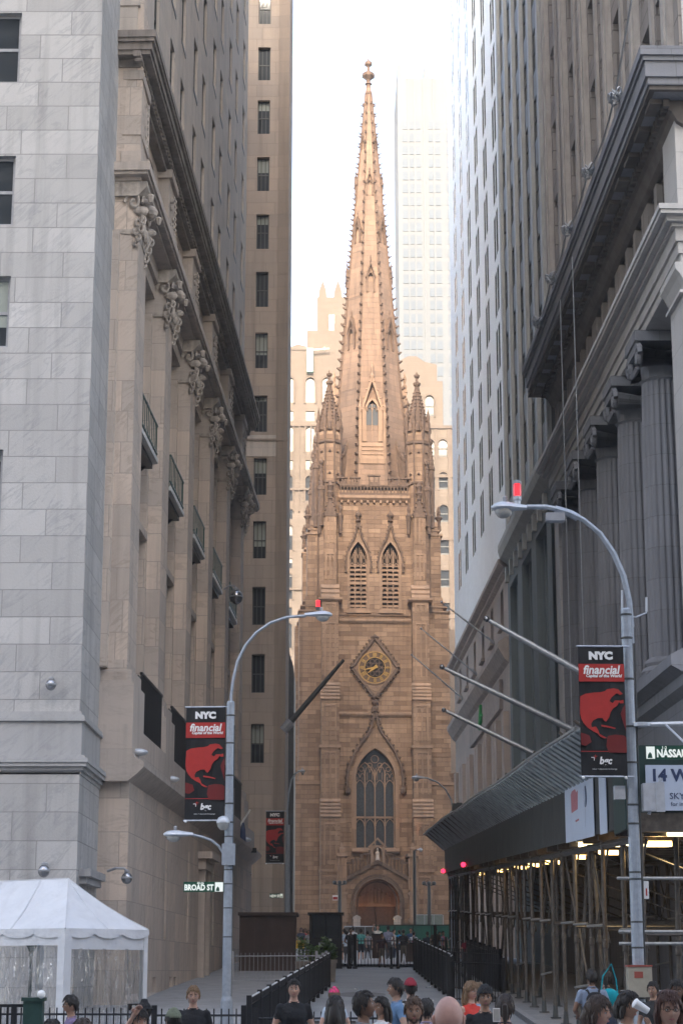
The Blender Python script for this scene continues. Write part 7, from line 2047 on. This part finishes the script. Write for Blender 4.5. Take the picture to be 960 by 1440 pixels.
        if hair == 'bob':
            for s in (-1, 1): h.tube([(s*.07, -.01, .04), (s*.088, .0, -.03), (s*.084, .01, -.10)], [.02, .032, .02], 8)
            h.tube([(0, .07, .03), (0, .088, -.04), (0, .08, -.11)], [.06, .078, .05], 12)
            for _ in range(50):
                a = rr.uniform(-2.0, 2.0); cx, cy = .086*math.sin(a), .04+.06*math.cos(a); j = rr.uniform(-.01, .012)
                h.tube([(cx*.9, cy-.02, .06), (cx*1.03, cy+j, -.03), (cx*1.0+j*2, cy+j, rr.uniform(-.14, -.1))], [.006, .008, .001], 4)
        if hair == 'tail':
            h.tube([(0, .095, .04), (0, .135, .02), (0, .14, -.06), (0, .12, -.18)], [.02, .032, .035, .01], 8)
        h.build('hair', hairm(hc), p, smooth=True)
    if beard:
        h = MB(); h.T = T_; n = 16; vs = []; fs = []
        for j in range(6):
            for i in range(n+1):
                u = -1.35+2.7*i/n; v = -1.25+.62*j/5+ (.12 if abs(u) > .9 else 0); vs.append(head_pt(u, v, .006))
        for j in range(5):
            for i in range(n):
                uc = -1.35+2.7*(i+.5)/n
                if j >= 3 and abs(uc) < .28: continue
                fs.append((j*(n+1)+i, j*(n+1)+i+1, (j+1)*(n+1)+i+1, (j+1)*(n+1)+i))
        h.add(vs, fs); h.build('beard', hairm(hc), p, smooth=True)
    if cap:
        c, back, style = cap
        h = MB(); h.T = T_ @ Matrix.Rotation(PI if back else 0, 4, 'Z') if False else T_
        n = 24; vs = []; fs = []
        for j in range(10):
            for i in range(n): q = head_pt(2*PI*i/n, .36+(PI/2-.36)*j/9, .024+.004*(j > 5)); vs.append((q[0]*1.03, q[1]+.004, q[2]+(.03 if style == 'hat' and j > 5 else 0)))
        for j in range(9):
            for i in range(n): fs.append((j*n+i, j*n+(i+1) % n, (j+1)*n+(i+1) % n, (j+1)*n+i))
        h.add(vs, fs)
        s = 1 if back else -1
        if style == 'hat': h.lathe(0, .002, [(.085, .045), (.135, .040), (.135, .046), (.085, .055)], 24)
        else: h.prismz([(-.07, s*.07), (-.062, s*.12), (-.03, s*.155), (.03, s*.155), (.062, s*.12), (.07, s*.07)], .042, .050)
        h.ball((0, 0, .148), .008); h.build('cap', cloth(c, 'cap'), p, smooth=True)
    if glasses:
        h = MB(); h.T = T_
        for s in (-1, 1):
            h.tube([(s*.031+.019*math.cos(t), -.0975, .006+.014*math.sin(t)) for t in [i*PI/6 for i in range(13)]], .0022, 4)
            h.tube([(s*.05, -.097, .01), (s*.078, -.06, .012), (s*.085, .01, .008)], .002, 4)
        h.tube([(-.012, -.098, .01), (.012, -.098, .01)], .002, 4)
        h.build('glasses', M['dark'], p)
    return p
def backpack(per, c, lab):
    """rests on the wearer's back: a thing of its own"""
    sc = per.scale[0]; a = per.rotation_euler.z
    r = empty('backpack', per.location + Vector((-math.sin(a)*.17*sc, math.cos(a)*.17*sc, 1.0*sc)), a, label=lab, cat='backpack')
    m = MB(); n = 14
    prof = [(0, .10, .05), (.04, .15, .085), (.2, .16, .10), (.34, .145, .09), (.42, .10, .06), (.44, .04, .03)]
    vs = []; fs = []
    for z, aa, bb in prof:
        for i in range(n): t = 2*PI*i/n; cc, s = math.cos(t), math.sin(t); vs.append((aa*math.copysign(abs(cc)**.6, cc), bb*math.copysign(abs(s)**.6, s)+.04, z))
    for j in range(len(prof)-1):
        for i in range(n): fs.append((j*n+i, j*n+(i+1) % n, (j+1)*n+(i+1) % n, (j+1)*n+i))
    fs.append(tuple(range(n-1, -1, -1))); fs.append(tuple((len(prof)-1)*n+i for i in range(n))); m.add(vs, fs)
    m.build('pack', cloth(c, 'bag'), r, smooth=True)
    m = MB(); m.ball((0, .14, .14), .11, .04, .1, 10, 8); m.build('pocket', cloth(c, 'bag'), r, smooth=True)
    for s in (-1, 1):
        m = MB(); m.tube([(s*.08, -.02, .40), (s*.10, -.08, .47), (s*.12, -.20, .45), (s*.13, -.31, .36), (s*.14, -.30, .2), (s*.15, -.1, .06)], .018, 6); m.build('strap', cloth(c, 'bag'), r, smooth=True)
NEARG = 'people in the foreground crowd'
BLK = (.012,.012,.014); GREY = (.16,.17,.19)
person(413, 1379, 27.2, 8, 'stocky dark haired man in a black polo shirt standing before the studded fence', BLK, sk='light', voxel=.018, head=(-6, 0), group=NEARG)
person(272, 1388, 26, 0, 'short blond haired man in a black T-shirt with shoulder straps left of the lamp post', BLK, sk='light', hc=(.20,.12,.06), voxel=.018, group=NEARG, head=(5, 4))
person(470, 1390, 31.5, 200, 'woman in a bright pink cap and pale top seen from behind', (.45,.52,.6), sk='light', hair='long', hc=(.1,.06,.03), fem=True, cap=((.85,.05,.22), False, 'cap'), group=NEARG)
person(471, 1403, 20, 175, 'person with long black hair seen from behind left of the grey shirt man', (.02,.02,.03), sk='brown', hair='long', fem=True, group=NEARG)
person(511, 1396, 18, 75, 'dark haired man in a grey T-shirt looking down, centre left of the crowd', (.24,.25,.27), sk='brown', head=(10, -14), arms=('bent', 'phone'), group=NEARG)
person(537, 1404, 23.5, -55, 'smiling dark haired woman in a white top with sunglasses at the neckline', (.7,.7,.7), sk='tan', hair='long', fem=True, group=NEARG, sleeves='none')
person(557, 1377, 26, -80, 'dark haired young man in a blue T-shirt in profile facing left', (.11,.2,.33), sk='tan', arms=('bent', 'hip'), group=NEARG)
q = person(577, 1378, 28, 190, 'man in a dark red cap and white shirt walking away with a black backpack', (.75,.75,.76), sk='light', cap=((.25,.015,.03), True, 'cap'), group=NEARG, legs='walk')
backpack(q, BLK, 'black backpack on the man in the white shirt and dark red cap')
person(581, 1404, 18, 5, 'bearded man facing the camera in front of the white shirt man, only head and shoulders', (.30,.26,.34), sk='tan', beard=True, hc=(.09,.05,.03), group=NEARG, head=(-4, 2), voxel=.018)
person(599, 1406, 22, 170, 'dark haired person in a pale lavender shirt seen from behind the bearded man', (.36,.32,.45), sk='tan', group=NEARG)
person(630, 1401, 10.5, 180, 'bald man seen from behind at the bottom centre right', (.12,.12,.13), sk='pink', hair='bald', voxel=.014, group=NEARG)
person(661, 1382, 27, 40, 'blond woman in a coral red sleeveless dress', (.60,.045,.03), sk='light', hair='long', hc=(.20,.125,.065), fem=True, sleeves='none', low='dress', group=NEARG, legs='walk')
person(671, 1384, 28.2, 30, 'light haired person in a pale blue shirt right behind the woman in the coral dress', (.25,.4,.62), sk='light', hair='bob', hc=(.18,.115,.06), fem=True, group=NEARG)
person(681, 1388, 22.5, 8, 'young man with a black cap worn backward and black T-shirt with sunglasses', BLK, sk='tan', cap=(BLK, True, 'cap'), group=NEARG, head=(-5, 2), voxel=.018)
person(709, 1401, 19.5, 175, 'woman with tied dark hair and bare shoulders holding up a phone, seen from behind', (.08,.06,.08), sk='light', hair='tail', hc=(.03,.018,.012), fem=True, sleeves='none', arms=('down', 'phone'), group=NEARG)
q = person(832, 1364, 33, 185, 'man in a pale blue shirt with a backpack standing under the shed', (.22,.27,.36), (.25,.04,.05), sk='brown', group=NEARG, low='shorts', arms=('bent', 'bent'))
backpack(q, BLK, 'black backpack on the man under the shed')
person(852, 1365, 33.8, 170, 'woman in grey with a teal bag beside the man with the backpack under the shed', (.06,.06,.07), sk='tan', hair='tail', fem=True, arms=('bent', 'down'), group=NEARG)
person(838, 1404, 15.5, 60, 'woman with brown hair tied back looking right, bottom edge right of centre', (.22,.08,.36), sk='light', hair='bob', hc=(.05,.03,.02), fem=True, group=NEARG, voxel=.018)
person(880, 1397, 17.5, 50, 'dark haired person in a white T-shirt drinking from a cup before the right lamp post', (.72,.73,.76), sk='tan', hair='bob', arms=('bent', 'face'), group=NEARG, voxel=.018, head=(0, 4))
person(938, 1397, 14.2, 5, 'woman with short brown hair and glasses at the lower right corner', (.5,.47,.42), sk='light', hair='bob', hc=(.07,.03,.02), fem=True, glasses=True, group=NEARG, voxel=.016)
person(951, 1380, 24, -10, 'woman with a pale blue headband under the shed near the right edge', (.5,.5,.5), sk='brown', hair='long', fem=True, group=NEARG)
person(918, 1382, 31, -30, 'dim figure in dark clothes under the shed right of the lamp post', (.03,.03,.03), sk='tan', group=NEARG)
person(101, 1401, 24.5, -75, 'dark haired man in glasses and a purple shirt in front of the tent', (.20,.15,.26), sk='tan', glasses=True, arms=('phone', 'phone'), group=NEARG, voxel=.018)
person(204, 1411, 25, -60, 'person in a black brimmed hat behind the tent corner', (.05,.05,.06), sk='tan', cap=(BLK, False, 'hat'), group=NEARG)
person(196, 1421, 18.5, 30, 'dark haired woman raising a small camera in front of the tent', (.5,.12,.05), sk='light', hair='long', fem=True, arms=('up', 'down'), sleeves='none', group=NEARG)
person(245, 1421, 20, 200, 'person in a faded green cap seen from behind at the bottom left', (.2,.22,.2), sk='light', cap=((.16,.18,.12), True, 'cap'), group=NEARG)
person(74, 1437, 14.5, 170, 'top of a dark haired head at the bottom edge left of the plaid shirt man', (.05,.05,.06), group=NEARG)
person(117, 1436, 15.5, 160, 'top of a dark brown haired head at the bottom edge below the plaid shirt man', (.2,.12,.2), hc=(.05,.03,.02), fem=True, hair='bob', group=NEARG)
person(647, 1452, 13, 180, 'dark shirt shoulder figure at the bottom edge right of the bald man', (.03,.03,.04), group=NEARG) if False else None
# held things
c = at(187, 1416, 18.2); r = empty('compact_camera', c, R(30), label='small dark camera held up by the woman in front of the tent', cat='camera')
m = MB(); m.box(-.05, .05, -.012, .012, -.03, .03); m.build('camera_body', M['iron'], r); m = MB(); m.tube([(0, -.012, 0), (0, -.03, 0)], .018, 10); m.build('camera_lens', M['lens'], r)
c = at(901, 1416, 17.3); r = empty('drinking_cup', c, R(10), label='white paper cup at the mouth of the person in the white T-shirt', cat='cup')
m = MB(); m.T = Matrix.Rotation(R(-60), 4, 'Y'); m.lathe(0, 0, [(.03, -.07), (.042, .06)], 14); m.build('cup', M['bl_white'], r); m = MB(); m.T = Matrix.Rotation(R(-60), 4, 'Y'); m.lathe(0, 0, [(.045, .06), (.045, .07), (.03, .078)], 14); m.build('lid', M['bl_white'], r)
c = at(697.5, 1428, 19.2); r = empty('mobile_phone', c, 0, label='pale phone held up by the woman with tied dark hair', cat='phone')
m = MB(); m.box(-.035, .035, -.005, .005, -.06, .07); m.build('case', M['bl_white'], r); m = MB(); m.box(-.03, .03, -.008, -.005, -.05, .06); m.build('screen', M['lens'], r)
c = at(856, 1394, 33.4); r = empty('shoulder_bag', c, 0, label='teal shoulder bag hanging at the hip of the woman under the shed', cat='bag')
m = MB(); m.ball((0, 0, -.1), .17, .07, .15, 12, 8); m.build('bag_body', cloth((.0,.3,.36), 'bag'), r, smooth=True); m = MB(); m.tube([(-.14, 0, -.02), (-.1, 0, .25), (.05, 0, .45), (.12, 0, .2), (.14, 0, -.02)], .012, 5); m.build('strap', cloth((.0,.3,.36), 'bag'), r)
# far crowd at the barrier
FG = 'people in the far crowd by the church'
far = [(484, 1306, 96, 190, (.4,.5,.62), 'pale blue shirt', 'light'), (487.5, 1309, 90, 160, (.55,.65,.78), 'light blue shirt', 'light'), (493, 1305, 88.5, 10, (.02,.02,.03), 'black suit', 'brown'), (496, 1303, 100, 180, (.7,.72,.75), 'white shirt near the booth', 'tan'),
       (507.5, 1306, 97, 170, (.12,.42,.40), 'teal top', 'light'), (517, 1309, 99, 190, (.3,.3,.34), 'striped grey jumper', 'tan'), (531.5, 1301, 104, 0, (.7,.68,.62), 'cream top, one arm raised', 'light'), (546, 1302, 98, 180, (.3,.32,.45), 'tall grey blue shirt', 'tan'),
       (537, 1317, 87.6, 20, (.05,.025,.035), 'dark maroon coat', 'brown'), (554, 1307, 101, 60, (.6,.62,.62), 'white shirt in the middle', 'light'), (562, 1308, 103, 200, (.02,.3,.62), 'bright blue top', 'tan'), (567.5, 1307, 90, 180, (.015,.015,.02), 'black coat', 'brown'),
       (578, 1305, 100, 0, (.05,.1,.2), 'dark blue jacket', 'tan'), (582, 1311, 95, 170, (.6,.65,.75), 'white blouse with a red bag', 'light'), (601.5, 1313, 92, 190, (.03,.045,.07), 'navy jacket', 'brown'), (613, 1305, 90, 170, (.08,.065,.05), 'brown jacket by the tall post', 'tan'), (618.5, 1313, 93, 10, (.3,.4,.5), 'pale blue shirt at the right end', 'tan'), (624, 1311, 97, 0, (.6,.2,.3), 'pink shirt at the right end', 'tan'),
       (423, 1305, 108, 0, (.05,.07,.13), 'navy jacket left of the guard booth', 'light'), (428.5, 1306, 110, 0, (.45,.03,.05), 'red jacket left of the guard booth', 'tan'), (433, 1310, 108, 30, (.25,.25,.26), 'grey shirt left of the guard booth', 'tan'), (657, 1322, 80, 170, (.25,.03,.06), 'dark red shirt behind the scaffold poles', 'light'), (670, 1322, 77, 200, (.3,.32,.36), 'grey shirt behind the scaffold poles', 'tan'), (549, 1325, 100, 20, (.65,.66,.66), 'white shirt crouching in front of the grey blue man', 'tan')]
random.seed(11)
for i, (px, y, Y, yaw, c, d, sk_) in enumerate(far):
    person(px, y, Y, yaw, 'distant person in '+d, c, bottom=random.choice([(.03,.035,.05), (.08,.08,.09), (.05,.07,.12), (.12,.10,.08)]), sk=sk_, hair=random.choice(['short', 'short', 'bob', 'tail']), legs=random.choice(['stand', 'walk', 'rest']), arms=('up', 'down') if 'raised' in d else random.choice([('down', 'down'), ('bent', 'down'), ('down', 'bent')]), group=FG, voxel=.032, low='pants' if i % 4 else 'shorts')
c = at(582, 1333, 94.6); r = empty('handbag', c, 0, label='small red handbag of the woman in the white blouse in the far crowd', cat='bag')
m = MB(); m.ball((0, 0, 0), .18, .08, .15, 10, 7); m.build('bag_body', cloth((.55,.02,.08), 'bag'), r, smooth=True); m = MB(); m.tube([(-.14, 0, .05), (-.1, 0, .3), (.1, 0, .3), (.14, 0, .05)], .012, 5); m.build('strap', cloth((.55,.02,.08), 'bag'), r)
# ================================================================ one object per piece
import numpy as np
def split_pieces(o, maxn=60):
    me = o.data; nv = len(me.vertices)
    if nv < 8 or nv > 60000: return
    par = list(range(nv))
    def find(i):
        while par[i] != i: par[i] = par[par[i]]; i = par[i]
        return i
    for e in me.edges:
        a, b = find(e.vertices[0]), find(e.vertices[1])
        if a != b: par[max(a, b)] = min(a, b)
    root = np.array([find(i) for i in range(nv)]); _, isl = np.unique(root, return_inverse=True); k = isl.max()+1
    if k < 2 or k > 1500: return
    co = np.empty(nv*3, dtype=np.float32); me.vertices.foreach_get('co', co); co = co.reshape(-1, 3)
    lo = np.full((k, 3), np.inf); hi = np.full((k, 3), -np.inf)
    np.minimum.at(lo, isl, co); np.maximum.at(hi, isl, co); size = (hi-lo).max(axis=1)
    gap = np.maximum(0, np.maximum(lo[:, None]-hi[None], lo[None]-hi[:, None]))
    near = np.sqrt((gap**2).sum(axis=2)) <= np.maximum(.02, .5*np.maximum(size[:, None], size[None]))
    p2 = list(range(k))
    def f2(i):
        while p2[i] != i: p2[i] = p2[p2[i]]; i = p2[i]
        return i
    for a, b in zip(*np.nonzero(np.triu(near, 1))):
        a, b = f2(a), f2(b)
        if a != b: p2[max(a, b)] = min(a, b)
    pr = np.array([f2(i) for i in range(k)]); u = np.unique(pr)
    if len(u) < 2 or len(u) > maxn: return
    V = [tuple(v.co) for v in me.vertices]; sm = [p.use_smooth for p in me.polygons]
    polys = [(tuple(p.vertices), p.material_index) for p in me.polygons]
    own = pr[isl]
    groups = {}
    for (vs, mi), s_ in zip(polys, sm): groups.setdefault(own[vs[0]], []).append((vs, mi, s_))
    first = True; kids = list(o.children)
    for g_, fl in groups.items():
        mp = {}; nvs = []; nf = []
        for vs, mi, s_ in fl:
            t = []
            for i in vs:
                if i not in mp: mp[i] = len(nvs); nvs.append(V[i])
                t.append(mp[i])
            nf.append(tuple(t))
        m2 = bpy.data.meshes.new(me.name); m2.from_pydata(nvs, [], nf)
        for m_ in me.materials: m2.materials.append(m_)
        m2.polygons.foreach_set('material_index', [x[1] for x in fl]); m2.polygons.foreach_set('use_smooth', [x[2] for x in fl]); m2.update()
        if first: first = False; keep = m2
        else:
            c = o.copy(); c.data = m2; C.objects.link(c)
    o.data = keep
_seen = {}
for o in list(C.objects):
    if o.type != 'MESH' or o.parent is None or o.get('kind') or o.data.users > 1 or o.children: continue
    if o.parent.name.startswith(('person', 'planter', 'street_banner')): continue
    split_pieces(o)
# ================================================================ HAZE over the whole place
def haze(d):
    m = bpy.data.materials.new('haze'); m.use_nodes = True; nt = m.node_tree
    for n in list(nt.nodes):
        if n.type == 'BSDF_PRINCIPLED': nt.nodes.remove(n)
    v = nt.nodes.new('ShaderNodeVolumePrincipled'); v.inputs['Color'].default_value = (1, .985, .96, 1); v.inputs['Density'].default_value = d; v.inputs['Anisotropy'].default_value = .0
    nt.links.new(v.outputs[0], nt.nodes['Material Output'].inputs['Volume'])
    mb = MB(); mb.box(-1510, 1510, -230, 2510, -6, 262)
    tag(mb.build('haze', m), kind='stuff')
haze(.0005)
